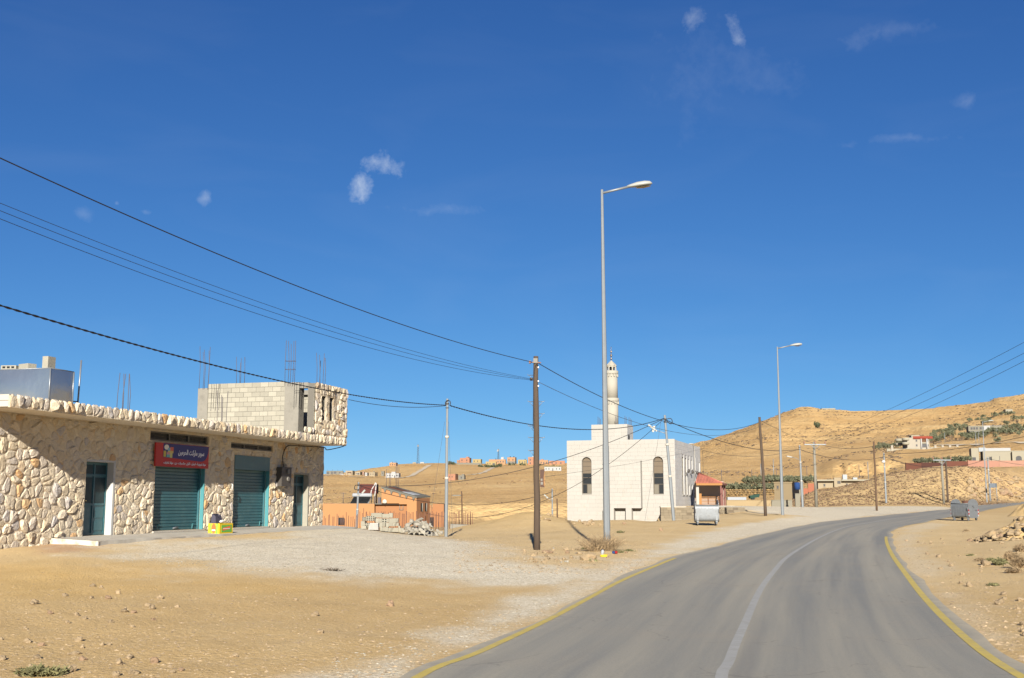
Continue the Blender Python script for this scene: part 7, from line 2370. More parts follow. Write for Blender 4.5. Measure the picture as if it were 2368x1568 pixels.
m = MB(); m.b2((wd_ * .15, -6.08, hh_ * .62), (wd_ / 2 + .1, 6.1, hh_ + .2)); m.build('grey_parapet', C_cn, o)
o = house('long cream limestone house with arched windows behind the pink wall', 2266, 2400, 1045, 1067, 345, C_lm2, R(-18), 9, [(.13, .1, .035, .35), (.27, .1, .07, .4), (.62, .02, .06, .45), (.90, .02, .05, .3)])
wd_ = P(2400, 1050, 345).x - P(2266, 1050, 345).x; hh_ = P(2266, 1045, 345).z - P(2266, 1067, 345).z
m = MB(); m.b2((-wd_ / 2 - 2.1, -4.6, -2), (-wd_ / 2 - .01, 4, hh_ + 1.1)); m.build('tower_wall', C_lm2, o)
m = MB(); m.b2((-wd_ / 2 - 1.95, -4.64, 0), (-wd_ / 2 - .9, -4.601, 1.2)); m.build('opening', M_win, o)
m = MB(); m.b2((-wd_ * .38, -2, hh_ + .1), (wd_ * .02, 2, hh_ + 1.15)); m.build('roof_room', C_wh, o)
m = MB(); m.b2((-wd_ * .5 + .2, -3, hh_ + .1), (-wd_ * .38, -1, hh_ + 1.3)); m.build('roof_tank', M_polesteel, o)
m = MB(); m.b2((wd_ * .02, -5.6, -2), (wd_ * .22, -4.51, hh_ * .97)); m.b2((-wd_ * .30, -5.0, -2), (-wd_ * .18, -4.51, hh_ * .5)); m.build('bay', C_lm2, o)
for u in (.06, .12): m = MB(); m.prism([(wd_ * u - .8 + .0, -.5), (wd_ * u + .8, -.5), (wd_ * u + .8, hh_ * .3)] + [(wd_ * u + .8 * math.cos(t), hh_ * .3 + .6 * math.sin(t)) for t in np.linspace(.3, math.pi - .3, 6)] + [(wd_ * u - .8, hh_ * .3)], lambda a, c, d: (a, d, c), -5.66, -5.6) if u == .12 else None; 
m.build('window', M_win, o)
house('small flat cream hut high on the stony hill', 2319, 2341, 947.5, 957, 900, C_lm2, R(-10), 8, [(.3, .3, .12, .35)])
o = house('long flat cream building on the crest of the stony hill', 1896, 1931, 945.2, 951.5, 1180, C_lm2, R(-4), 8, [(.2, .3, .06, .4)], extras=[('bars', 0, 0, 2.6, None)])
o = house('flat roofed beige house with small green windows behind the tufted mound', 1886, 2004, 1112, 1131, 275, C_be, R(-12), 8, [(.13, .3, .035, .3), (.59, .3, .03, .35), (.73, .3, .035, .35), (.88, .3, .025, .3)])
wd_ = P(2004, 1120, 275).x - P(1886, 1120, 275).x; hh_ = P(1886, 1112, 275).z - P(1886, 1131, 275).z
m = MB(); m.b2((-wd_ * .16, -5.0, -2), (-wd_ * .03, -3.0, hh_ + .7)); m.build('stair_tower', C_be, o)
m = MB(); m.b2((-wd_ / 2 - .2, -5.1, hh_ - .1), (-wd_ * .165, 4.2, hh_ + .25)); m.b2((-wd_ * .025, -5.1, hh_ - .1), (wd_ / 2 + .4, 4.2, hh_ + .25)); m.build('roof_edge', C_lm2, o)
for u in (-.10, -.07): m = MB(); m.b2((wd_ * u, -5.04, hh_ * .62), (wd_ * u + .35, -5.0, hh_ * .95)); m.build('window', M_win, o)
m = MB(); m.b2((wd_ * .03, -1, hh_ + .26), (wd_ * .11, 1, hh_ + 1.5)); m.b2((wd_ * .22, -1, hh_ + .26), (wd_ * .30, 1, hh_ + .8)); m.build('roof_tank', M_polesteel, o)
house('plain grey tan outbuilding beside the lower olive row', 1790, 1831, 1117.5, 1152, 178, cmat('grey_tan_render', 190, 168, 130, .1), R(-13), 5, [(.2, .62, .10, .2)])
house('low grey shed end with blue drums before the beige house', 1832, 1856, 1117.5, 1133, 205, C_cn, 0, 5, [(.6, .2, .15, .4, 'opening')])
o = thing('garden_wall', 'short salmon pink wall before the beige flat roofed house', 'wall', P(1868, 1132, 220))
q = P(1881.5, 1118, 220) - o.location; m = MB(); m.b2((0, 0, -1), (q.x, .3, q.z)); m.b2((-q.x * 1.1, .05, -1), (-.01, .3, q.z * .2)); m.build('wall_body', cmat('salmon_wall', 222, 140, 105), o)
o = thing('blue_drum', 'blue plastic drum by the grey shed end', 'drum', P(1843, 1132, 200)); m = MB(); m.lathe([(.5, 0), (.52, .6), (.5, 1.2), (.3, 1.25)], 12); m.build('drum_body', cmat('blue_plastic', 50, 95, 165), o)
# low walls of the lot
C_bw = cmat('tan_plaster_wall', 228, 200, 152)


def low_wall(label, vx0, vx1, vt, Y, m_, name='low_wall', H=None):
    a, b = at(vx0, Y), at(vx1, Y)
    o = thing(name, label, 'wall', a, math.atan2(b.y - a.y, b.x - a.x))
    z = P(vx0, vt, Y).z - a.z
    m = MB(); m.b2((0, 0, -.5), (b.x - a.x, .25, max(z, .4))); m.build('wall_body', m_, o)
    m = MB(); m.b2((-.02, -.04, max(z, .4) + .002), (b.x - a.x + .02, .29, max(z, .4) + .06)); m.build('coping', m_, o)
    return o


low_wall('long low tan wall closing the gravel lot behind the porch', 1680, 1783, 1157.5, 141, C_bw)
low_wall('grey block wall continuing the low tan wall', 1784, 1831.5, 1157, 141.5, C_cn)
low_wall('small square grey block pillar by the steel lamp pole', 1839, 1850, 1142, 142, C_cn, 'wall_pillar')
tr = thing('metal_trough', 'long grey metal trough behind the low tan wall', 'trough', P(1682, 1156, 165)); q = P(1725, 1149.5, 165) - tr.location
m = MB(); m.b2((0, 0, 0), (q.x, 1.0, q.z)); m.build('trough_body', M_steel, tr)
m = MB(); m.b2((.06, .06, q.z - .06), (q.x - .06, .94, q.z + .004)); m.build('trough_floor', M_dark, tr)
bo = thing('green_cart', 'small dark green tipped cart behind the trough', 'cart', P(1745, 1154.5, 160)); 
m = MB(); m.add([(-.6, 0, .1), (.6, 0, .3), (.75, 0, .75), (-.7, 0, .5), (-.6, 1.2, .1), (.6, 1.2, .3), (.75, 1.2, .75), (-.7, 1.2, .5)], [(0, 1, 2, 3), (7, 6, 5, 4), (0, 4, 5, 1), (1, 5, 6, 2), (3, 7, 4, 0)]); m.build('tub', cmat('dark_green_paint', 60, 100, 85), bo)
m = MB(); m.tube([(-.2, .1, .15), (-.2, 1.1, .15)], .22, 10); m.build('wheel', M_rubber, bo)

# brown and pink panelled wall along the mound: bays step with the slope
Yw = 292
for lab, spans in (('dark brown panelled wall running along the top of the tufted mound', [(2094, 2130, 1070.5, 'brown_panel', (140, 88, 68)), (2130.5, 2185, 1069.5, 'dark_brown_panel', (112, 70, 58)), (2185.5, 2237, 1066.5, 'brown_panel', (148, 92, 72))]), ('pale pink wall continuing the brown panelled wall past the concrete house', [(2238, 2310, 1065, 'pink_panel', (232, 172, 145)), (2310.5, 2400, 1065, 'pink_panel', (236, 180, 152))])):
    a = P(spans[0][0], 1085, Yw); o = thing('boundary_wall', lab, 'wall', a)
    for k, (x0, x1, vt, nm, c) in enumerate(spans):
        p, q = P(x0, vt, Yw), P(x1, vt, Yw)
        m = MB(); m.b2((p.x - a.x, 0, -3), (q.x - a.x, .3, p.z - a.z)); m.build('wall_panel', cmat(nm, *c), o)
        m = MB(); m.b2((p.x - a.x - .1, -.06, -3), (p.x - a.x + .15, .36, p.z - a.z + .1)); m.build('wall_post', cmat(nm, *c), o)
a = P(2050, 1043, 500); o = thing('terrace_wall', 'long pale stone terrace wall below the red roofed villa', 'wall', a)
for (x0, y0, x1, y1) in ((2050, 1038.5, 2095, 1036.5), (2095, 1036.5, 2150, 1035.5), (2150, 1034.5, 2200, 1033.5), (2200, 1033.5, 2255, 1032.5)):
    p, q = P(x0, y0, 500), P(x1, y1, 500); m = MB(); m.b2((p.x - a.x, 0, -3), (q.x - a.x - .03, .5, (p.z + q.z) / 2 - a.z)); m.build('wall_panel', C_lm2, o)
for vx in (2062, 2162, 2179, 2196, 2213): p = P(vx, 1029.5, 499.5); m = MB(); m.b2((p.x - a.x - .5, -.5, -1), (p.x - a.x + .5, -.02, p.z - a.z)); m.build('wall_post', C_lm, o)
# stone terrace under the olives
a = at(1678, 262); o = thing('terrace_wall', 'rough tan dry stone terrace wall under the lower olive row', 'wall', a)
e = at(1790, 262); L = e.x - a.x; r_ = random.Random(4); m_ = cmat('tan_field_stone', 205, 170, 115, .2, rnd=.2)
top = P(1700, 1131.5, 262).z - a.z
k = 0
for j in range(4):
    x = 0
    while x < L:
        w_ = r_.uniform(.5, 1.1); m = MB(); m.cur = r_.random(); m.rock((x + w_ / 2, r_.uniform(-.1, .1), top * (j + .5) / 4), (w_ * 1.1, .7, top / 4 * 1.35), k, 0, .2); m.build('stone', m_, o); x += w_; k += 1
m = MB(); m.b2((0, .1, -1), (L, 1.2, top * .95)); m.build('wall_core', M_rwj, o)
# track up the village slope
def track(pts, w_, label_unused, nm='path'):
    q = [at(vx, Y) for vx, Y in pts]; c = catmull([(p.x, p.y) for p in q], 14)
    v, f = [], []
    for i in range(len(c)):
        d = c[min(i + 1, len(c) - 1)] - c[max(i - 1, 0)]; d = d / (np.linalg.norm(d) + 1e-9); n_ = np.array([d[1], -d[0]])
        for s_ in (-1, 0, 1):
            p = c[i] + n_ * w_ / 2 * s_; v.append((p[0], p[1], gz(p[0], p[1]) + .35))
    for i in range(len(c) - 1):
        for s_ in (0, 1): f.append((3 * i + s_, 3 * i + s_ + 1, 3 * i + s_ + 4, 3 * i + s_ + 3))
    m = MB(); m.add(v, f, True); tag(m.build(nm, M_track), kind='structure')


M_track = mat('pale_dirt_track', (.40, .33, .235), .95, .1, .2, world_co=True)
track([(925, 925), (948, 985), (965, 1050), (982, 1130), (998, 1200)], 5, '')
track([(905, 925), (850, 935), (800, 945), (740, 950)], 4.5, '')
track([(1080, 890), (1108, 930), (1128, 1000), (1140, 1080)], 4, '')
track([(2150, 545), (2180, 535), (2215, 520), (2260, 500), (2300, 480), (2380, 455)], 4.5, '')
for vx0, vx1, lb in ((1725, 1750, 1), (1846, 1850, 2)): pass
for i, (vx, v0, v1) in enumerate(((1668, 1086, 1103), (1738, 1085.5, 1104), (1795, 1081, 1103), (1865.5, 1077.5, 1099), (1986.5, 1075, 1100))):
    b = P(vx, v1, 372); o = thing('fence_post', 'thin dark post of a wire fence along the foot of the stony hill', 'post', b, 0, 'fence posts along the hill foot')
    m = MB(); m.tube([(0, 0, -1.5), (0, 0, P(vx, v0, 372).z - b.z)], .09, 5); m.build('post_shaft', M_rebar, o)

# ------------------------------------------------------------------ trees and shrubs
M_leaf = mat('olive_leaves', (.098, .10, .056), .9, .35, 1.5, rnd=.4, obj_rnd=.15)
M_leafd = mat('dark_pine_leaves', (.06, .068, .034), .9, .3, 1.5, rnd=.35)
M_bark = mat('grey_bark', (.09, .07, .05), .9, .2)
M_twig = mat('dry_twigs', (.22, .155, .085), .95, .25, 4, rnd=.35)
M_weed = mat('dusty_weed', (.135, .125, .055), .95, .25, 4, rnd=.35)


def crown_mesh(seed, n, sx, sy, sz, z0, leaf):
    r_ = random.Random(seed); m = MB()
    cl = [(Vector((r_.gauss(0, .38), r_.gauss(0, .38), r_.uniform(-.35, .45)))) for _ in range(9)]
    for i in range(n):
        c = r_.choice(cl); d = Vector((r_.gauss(0, 1), r_.gauss(0, 1), r_.gauss(0, .8))).normalized() * (.42 * r_.random() ** .4)
        p = c + d
        if p.length > 1.05: p = p.normalized() * 1.0
        q = Vector((p.x * sx, p.y * sy, z0 + (p.z + .55) * sz))
        a = Vector((r_.gauss(0, 1), r_.gauss(0, 1), r_.gauss(0, 1))).normalized(); b = a.cross(Vector((r_.gauss(0, 1), r_.gauss(0, 1), r_.gauss(0, 1)))).normalized()
        s_ = leaf * r_.uniform(.6, 1.4); m.cur = r_.random()
        m.add([q - a * s_ - b * s_ * .5, q + a * s_ - b * s_ * .3, q + a * s_ * .4 + b * s_ * .8, q - a * s_ * .7 + b * s_ * .5], [(0, 1, 2, 3)])
    return m


def tree_proto(seed, n=210, sx=1.0, sy=1.0, sz=1.0, z0=.38, leaf=.15, trunk=.10, leafm=None):
    m = crown_mesh(seed, n, sx, sy, sz, z0, leaf); r_ = random.Random(seed)
    t = MB(); t.tube([(0, 0, -.4), (.03, .02, z0 * .5), (.06, -.03, z0 * .95)], [trunk, trunk * .8, trunk * .6], 6)
    for k in range(3):
        a = k * 2.1 + r_.random(); t.tube([(.06, -.03, z0 * .9), (.35 * math.cos(a), .35 * math.sin(a), z0 * 1.3), (.6 * math.cos(a), .6 * math.sin(a), z0 * 1.3 + .45)], [trunk * .5, trunk * .35, .015], 5)
    return m, t


PROTO = {}


def tree(name, label, loc, s_, rz, seed, group, leafm=None, cat='tree', **kw):
    key = (name, seed)
    o = thing(name, label, cat, loc, rz, group)
    if key not in PROTO:
        m, t = tree_proto(seed, **kw)
        c = m.build('crown', leafm or M_leaf, o); k = t.build('trunk', M_bark, o)
        PROTO[key] = (c, k)
    else:
        for src in PROTO[key]:
            d = src.copy(); COL.objects.link(d); d.parent = o
    o.scale = s_ if isinstance(s_, tuple) else (s_, s_, s_)
    return o


r_ = random.Random(21)
for row, (xa, xb, n_, Y, lb) in enumerate(((1722, 1878, 27, 336, 'olive tree in the upper row on the orchard terrace'), (1680, 1789, 24, 285, 'olive tree in the lower row above the dry stone terrace wall'), (1730, 1874, 22, 347, 'olive tree in the rearmost orchard row'))):
    for i in range(n_):
        vx = xa + (xb - xa) * (i + r_.uniform(-.25, .25)) / (n_ - 1); b = at(vx, Y + r_.uniform(-3, 3))
        tree('olive_tree', lb, b, r_.uniform(1.05, 1.45), r_.uniform(0, 6), i % 3, 'olive trees of the orchard terraces')
hx = lambda cx, cy: (2022.6 + .1475 * cx, 924.6 + .1475 * cy)


def scatter_trees(poly, n, Y0, Y1, lb, grp, size, seed, name='olive_tree'):
    r_ = random.Random(seed)
    (ax, ay), (bx, by), hgt = poly
    for i in range(n):
        u = (i + r_.uniform(.1, .9)) / n; cx = ax + (bx - ax) * u; cy = ay + (by - ay) * u + r_.uniform(-.5, .5) * hgt
        v = hx(cx, cy)
        # walk to the ground along the sight line
        p = hit(v[0], v[1], Y0)
        if p.y > Y1 * 1.6: p = at(v[0], (Y0 + Y1) / 2)
        tree(name, lb, p, r_.uniform(.8, 1.25) * size, r_.uniform(0, 6), 3 + i % 3, grp)


scatter_trees(((20, 790), (390, 720), 60), 12, 380, 560, 'shrubby tree in the clump below the red roofed villa on its near side', 'trees round the red roofed villa', 1.5, 1)
scatter_trees(((860, 610), (1230, 560), 95), 24, 450, 700, 'shrubby tree in the thicket just past the red roofed villa', 'trees round the red roofed villa', 1.6, 2)
scatter_trees(((1130, 500), (1460, 460), 70), 13, 550, 760, 'olive bush on the slope between the two hill villas', 'trees between the hill villas', 1.7, 3)
scatter_trees(((1340, 600), (1720, 570), 70), 15, 480, 680, 'silvery bush in front of the half plastered villa', 'trees before the half plastered villa', 1.6, 4)
scatter_trees(((1690, 540), (1900, 550), 70), 9, 500, 700, 'bush at the white end of the half plastered villa', 'trees before the half plastered villa', 1.6, 5)
scatter_trees(((1930, 500), (2336, 520), 100), 20, 480, 760, 'orchard tree on the hill beyond the half plastered villa', 'orchard trees on the stony hill', 1.6, 6)
for i, (cx, cy) in enumerate(((1485, 360), (1600, 325), (1690, 310), (1700, 280), (1790, 305), (1870, 290), (1895, 245), (1980, 270), (2080, 250), (2150, 240), (2070, 385), (2180, 360), (2290, 350), (1690, 390), (1780, 345))):
    v = hx(cx, cy); p = hit(v[0], v[1], 600); tree('olive_tree', 'olive tree in the topmost rows of the stony hill below the flat hut', p, 2.2, i, 3 + i % 3, 'topmost orchard trees on the stony hill')
v = hx(1920, 665); tree('olive_tree', 'lone round olive bush above the pink wall house', hit(v[0], v[1], 360), 1.9, 1, 4, None)
for i, cx in enumerate((655, 720, 770, 850, 945, 960, 1080, 1150, 1230, 1260, 1345, 1400, 1480)):
    v = hx(cx, 1005 - (cx - 650) * .05); tree('olive_tree', 'young olive bush peeping over the brown panelled wall', P(v[0], v[1] + 3.5, 297), 1.25, i, i % 3, 'young trees behind the brown panelled wall')
tree('hill_tree', 'dark lone tree leaning on the bare face of the stony hill', at(1888, 905), (3.0, 3.0, 3.6), .4, 11, None, M_leafd, n=260, sx=.9, sz=1.0)
tree('hill_tree', 'dark crown leaning out beside the lone hill tree', at(1893.5, 900), (2.3, 2.3, 3.0), 1.4, 12, None, M_leafd, n=200, sx=.9, sz=1.0)
for i, (vx, vy, s_) in enumerate(((1038, 1075, 3.0), (1045, 1075.5, 2.6), (1049, 1076, 2.2), (1110, 1082, 2.4), (1114, 1083, 2.2), (1124, 1083, 2.8), (1131, 1083.5, 2.6), (1138, 1083.5, 2.8), (1146, 1083, 2.6), (1154, 1082, 2.8), (1158, 1079, 2.4), (1178, 1076, 2.0), (1187, 1076, 1.8), (1203, 1077, 2.2), (1212, 1077, 2.0), (1250, 1078, 2.0), (1281, 1079, 1.8))):
    p = P(vx, vy + 1.2, 1150 if vy > 1078 else 1225); z = gz(p.x, p.y); tree('village_tree', 'dark green tree among the ridge houses', (p.x, p.y, min(p.z, z + 1)), s_, i, 3 + i % 3, 'trees among the ridge houses', M_leafd)

# low scrub over the stony hill: nobody could count it


def tuft_field(name, pts, size, mat_, seed, blades=5, tall=.6):
    r_ = random.Random(seed); m = MB()
    for (x, y, z) in pts:
        s_ = size * r_.uniform(.5, 1.5)
        m.cur = r_.random()
        for k in range(blades):
            a = r_.uniform(0, 6.28); q = Vector((x + r_.gauss(0, s_ * .35), y + r_.gauss(0, s_ * .35), z - s_ * .05))
            d = Vector((math.cos(a), math.sin(a), 0)); h = s_ * tall * r_.uniform(.6, 1.2)
            e = Vector((r_.gauss(0, .3), r_.gauss(0, .3), 1)) * h
            m.add([q - d * s_ * .45, q + d * s_ * .45, q + d * s_ * .3 + e, q - d * s_ * .28 + e * .85], [(0, 1, 2, 3)])
    return tag(m.build(name, mat_), kind='stuff')


def scatter_pts(vx0, vx1, Y0, Y1, n, seed, power=1.0, cond=None):
    rs = np.random.RandomState(seed)
    vx = rs.uniform(vx0, vx1, n); Y = np.exp(rs.uniform(math.log(Y0), math.log(Y1), n))
    x = (vx - 1183.5) / F * 1.008 * Y
    cl = fbm(x / (.06 * Y), Y / (.06 * Y0 * 3), 3, seed)
    k = cl > cond if cond is not None else np.ones(n, bool)
    x, Y = x[k], Y[k]; z = zfull(x, Y)
    return list(zip(x, Y, z))


M_scrub = mat('dark_dry_scrub', (.105, .075, .048), .95, .3, 2, rnd=.4)
M_scrub2 = mat('brown_tufts', (.125, .082, .048), .95, .3, 2, rnd=.4)
tuft_field('scrub', scatter_pts(1600, 2400, 560, 1180, 6000, 3, cond=.02), .95, M_scrub, 5, 5, .45)
tuft_field('scrub', scatter_pts(1600, 2080, 360, 900, 1500, 4, cond=.0), .8, M_scrub, 6, 4, .45)
tuft_field('scrub', scatter_pts(1800, 2320, 147, 212, 6500, 7, cond=-.5), .17, M_scrub2, 8, 4, .6)
tuft_field('scrub', scatter_pts(700, 1320, 300, 900, 500, 9, cond=.15), .9, M_scrub2, 10, 4, .4)

# ------------------------------------------------------------------ stones, rubble, weeds and litter on the ground
M_st = mat('loose_tan_stone', (.235, .172, .10), .95, .16, 6, .4, 18, obj_rnd=.22)
M_st2 = mat('reddish_stone', (.215, .142, .085), .95, .16, 6, .4, 18, obj_rnd=.15)
M_bould = mat('pale_boulder', (.225, .165, .095), .95, .16, 3, .5, 10, dirt=((.28, .18, .09), 4, .5, .75))
SM = []
for s_ in range(8):
    m = MB(); m.rock((0, 0, 0), (1, .85, .7 + .1 * (s_ % 3)), 90 + s_, 1, .26); SM.append((m, None, None))
SMO = {}


def stone(loc, size, rz, k, label, group, material=None, sq=(1, 1, 1)):
    key = (k % 8, material.name if material else '')
    if key not in SMO:
        o = SM[k % 8][0].build('loose_stone', material or M_st); SMO[key] = o
    else:
        o = SMO[key].copy(); COL.objects.link(o)
    o.location = (loc[0], loc[1], loc[2] + size * .16 * sq[2]); o.scale = (size * sq[0], size * sq[1], size * sq[2]); o.rotation_euler = (0, 0, rz)
    return tag(o, label, 'stone', group)


KEY = [(548, 508, 30), (600, 520, 25), (385, 565, 30), (540, 583, 30), (640, 583, 34), (700, 550, 30), (875, 630, 35), (1048, 640, 30), (200, 620, 50), (297, 677, 30), (455, 688, 34), (500, 705, 30), (400, 727, 30), (655, 727, 30), (908, 713, 25), (785, 752, 25), (150, 762, 30), (165, 833, 38), (470, 822, 42), (245, 850, 35), (487, 858, 30), (605, 847, 30), (645, 845, 28), (220, 918, 42), (490, 932, 42), (705, 960, 48), (415, 1003, 60), (690, 1030, 50), (1020, 1022, 32), (1070, 1015, 30), (1390, 922, 35), (1895, 787, 42), (1985, 950, 38), (1865, 675, 40), (2310, 612, 50), (1750, 590, 30), (8, 930, 50), (3, 823, 24), (740, 660, 40), (790, 668, 32), (900, 648, 40), (945, 585, 36)]
for i, (cx, cy, w_) in enumerate(KEY):
    vx, vy = .3904 * cx, 1155.9 + .3904 * cy
    p = hit(vx, vy + w_ * .08)
    red = i % 5 == 4
    stone(p, w_ * .3904 / F * p.y * 1.05, i * 1.7, i, 'small reddish stone lying loose on the bare foreground dirt' if red else 'small tan stone lying loose on the bare foreground dirt', 'loose stones on the foreground dirt', M_st2 if red else None)
for cx, cy, w_, lb, mm, sq in ((915, 950, 52, 'upright orange brown stone with a dark shadow near the bottom edge', M_st2, (.8, .8, 1.3)), (768, 922, 56, 'pale pointed stone next to the upright orange brown one', M_st, (1.1, .8, .8)), (440, 890, 58, 'largest flat tan stone of the foreground dirt', M_st, (1.2, .9, .6)), (790, 1018, 66, 'broad dusty stone at the very bottom of the dirt', M_st, (1.2, .9, .8))):
    p = hit(.3904 * cx, 1155.9 + .3904 * (cy + 10)); stone(p, w_ * .3904 / F * p.y, cx, cx, lb, None, mm, sq)
r_ = random.Random(33)
nst = 0
while nst < 0:
    vx, vy = r_.uniform(-20, 1250), r_.uniform(1345, 1566)
    p = hit(vx, vy)
    if float(road_sd(np.array([p.x]), np.array([p.y]))[0]) < .4 or sd_poly(np.array([p.x]), np.array([p.y]), G_YARD)[0] < 0: continue
    stone(p, r_.uniform(.03, .075), r_.uniform(0, 6), nst, 'tiny tan stone half sunk in the foreground dirt', 'tiny stones in the foreground dirt'); nst += 1
nst = 0
while nst < 40:
    vx, vy = r_.uniform(2085, 2380), r_.uniform(1225, 1520)
    p = hit(vx, vy)
    if float(road_sd(np.array([p.x]), np.array([p.y]))[0]) < .5: continue
    stone(p, r_.uniform(.06, .16), r_.uniform(0, 6), nst, 'small tan stone on the inner verge of the bend', 'stones on the inner verge of the bend'); nst += 1
# stones round the foot of the near poles
lp = lambda cx, cy: (1242.4 + .14 * cx, 1098 + .14 * cy)
for i, (x0, y0, x1, y1, lb, mm) in enumerate(((700, 1275, 960, 1400, 'biggest pale boulder by the dry bush at the street lamp foot', M_bould), (455, 1240, 530, 1300, 'reddish round stone between wooden pole and street lamp', M_st2), (510, 1310, 600, 1380, 'brown stone just before the biggest pale boulder', M_st), (80, 1250, 250, 1302, 'long low rusty stone by the near wooden pole foot', M_st2), (0, 1222, 40, 1285, 'stone touching the near wooden pole foot', M_st), (245, 1195, 285, 1235, 'small grey stone standing behind the wooden pole stones', M_rub), (375, 1425, 412, 1462, 'small pale stone on the gravel edge below the boulder', M_rub), (440, 1412, 515, 1455, 'flat pale stone on the gravel edge below the boulder', M_rub), (1135, 1322, 1188, 1372, 'round tan stone at the foot of the dry bush', M_st), (1428, 1255, 1495, 1290, 'small orange stone past the dry bush', M_st2), (1400, 772, 1456, 816, 'round orange stone before the mosque wall niche', M_st2), (2010, 878, 2075, 925, 'orange stone on the bare ground before the retaining wall', M_st2), (200, 640, 262, 682, 'pale slab on top of the sand heap', M_bould), (100, 725, 240, 758, 'long flat slab on the side of the sand heap', M_bould), (60, 1405, 155, 1452, 'low tan stone at the gravel edge under the wooden pole', M_st))):
    a, b = lp(x0, y0), lp(x1, y1); p = hit((a[0] + b[0]) / 2, b[1], 28)
    w_ = (b[0] - a[0]) / F * p.y; h_ = (b[1] - a[1]) / F * p.y
    stone(p, w_, i * .9, i * 3 + 1, lb, None, mm, (1, .8, min(1.4, max(.45, h_ / w_ * 1.5))))
nst = 0
while nst < 34:
    cx, cy = r_.uniform(-250, 1000), r_.uniform(1230, 1460); v = lp(cx, cy); p = hit(*v, 28)
    stone(p, r_.uniform(.06, .17), r_.uniform(0, 6), nst, 'small orange tan stone of the stony strip by the near poles', 'small stones strewn between the near poles'); nst += 1
nst = 0
while nst < 24:
    cx, cy = r_.uniform(0, 1100), r_.uniform(680, 850); v = lp(cx, cy); p = hit(*v, 45)
    stone(p, r_.uniform(.12, .32), r_.uniform(0, 6), nst, 'tan clod on the sand heap before the mosque', 'clods on the sand heap before the mosque'); nst += 1
# rubble heap at the inside of the bend, sand heap farther on
rq_ = lambda cx, cy: (2167 + .1475 * cx, 1126.9 + .1475 * cy)


def heap(name, cx, Y, rx, ry, H, seed, label=None, cat=None, rough=.25, pw=.75):
    c = at(cx, Y); n = 44

    def hz(x, y):
        q = math.hypot((x - c.x) / rx, (y - c.y) / ry)
        k = max(0.0, 1 - q) ** pw * (1 + rough * float(fbm(np.array([x * 1.7]), np.array([y * 1.7]), 4, seed)[0]) * 1.6)
        return gz(x, y) - .06 + H * k
    v, f = [], []
    gx = c.x + np.linspace(-rx, rx, n); gy = c.y + np.linspace(-ry, ry, n)
    X, Yg = np.meshgrid(gx, gy, indexing='ij'); q = np.hypot((X - c.x) / rx, (Yg - c.y) / ry)
    Z = zfull(X.ravel(), Yg.ravel()).reshape(n, n) - .16 * np.clip(q, 0, 1) ** 4 - .02 + H * np.maximum(0, 1 - q) ** pw * (1 + rough * 1.6 * fbm(X * 1.7, Yg * 1.7, 4, seed))
    m = MB(c)
    m.add(list(zip(X.ravel(), Yg.ravel(), Z.ravel())), [(i * n + j, (i + 1) * n + j, (i + 1) * n + j + 1, i * n + j + 1) for i in range(n - 1) for j in range(n - 1) if max(q[i, j], q[i + 1, j], q[i, j + 1], q[i + 1, j + 1]) < 1.02], True)
    o = m.build(name, MG)
    if label: tag(o, label, cat)
    else: tag(o, kind='stuff')
    return c, hz


hc, hzf = heap('rubble_earth', 2402, 43.4, 2.5, 2.3, .82, 5, rough=.5, pw=.95)
heap('sand_heap', 2392, 86, 2.3, 2.6, 1.25, 6, 'orange sand heap beside the road past the striped dumpster', 'heap', .35, 1.35)
for i, (dx, dy, s_, lb) in enumerate(((-.80, -1.3, .62, 'largest pointed pale stone of the roadside rubble heap'), (-1.55, -1.1, .40, 'pale round stone at the foot of the roadside rubble heap'), (-1.5, .1, .45, 'tan stone on the near crest of the roadside rubble heap'), (-1.95, -.4, .50, 'split pale stone at the end of the roadside rubble heap'), (-.55, .2, .34, 'grey stone high on the roadside rubble heap'))):
    x, y = hc.x + dx, hc.y + dy; stone((x, y, hzf(x, y)), s_, i, i + 2, lb, None, M_bould, (1, .8, 1.1 if i == 0 else .8))
v = (2278.5, 1306); p = hit(*v); stone(p, .30, 2, 3, 'yellow tan stone before the brown green mat of weeds', None, M_bould)
nst = 0
while nst < 80:
    x, y = hc.x + r_.uniform(-2.3, .4), hc.y + r_.uniform(-2.2, 1.4)
    if math.hypot((x - hc.x) / 2.5, (y - hc.y) / 2.3) > 1.03: continue
    stone((x, y, hzf(x, y)), r_.uniform(.08, .30), r_.uniform(0, 6), nst, 'broken tan stone in the rubble heap inside the bend', 'broken stones of the roadside rubble heap', M_st2 if nst % 6 == 0 else None); nst += 1
m = MB()
for k in range(750):
    x, y = hc.x + r_.uniform(-2.5, 1.0), hc.y + r_.uniform(-2.3, 1.8)
    if math.hypot((x - hc.x) / 2.5, (y - hc.y) / 2.3) > 1.06: continue
    q = r_.uniform(.035, .12); m.cur = r_.random(); m.rock((x, y, hzf(x, y) + q * .1), (q * 1.3, q, q * .8), k, 0, .25)
tag(m.build('rubble', mat('small_rubble', (.22, .162, .095), .95, .15, 8, rnd=.4)), kind='stuff')

# rocks on the cut slope behind the far street lamp
nst = 0
while nst < 75:
    vx = 2238 + r_.random() * 132; vy = r_.uniform(1108, 1160); p = hit(vx, vy, 150)
    if p.y > 215 or float(road_sd(np.array([p.x]), np.array([p.y]))[0]) < 1.5: nst += 1; continue
    stone(p, r_.uniform(.4, 1.25), r_.uniform(0, 6), nst, 'tan rock tumbled on the cut slope behind the road sign', 'rocks tumbled on the cut slope', M_bould if nst % 3 else M_st2).name = 'slope_rock'; nst += 1

# pebbles: far too many to count


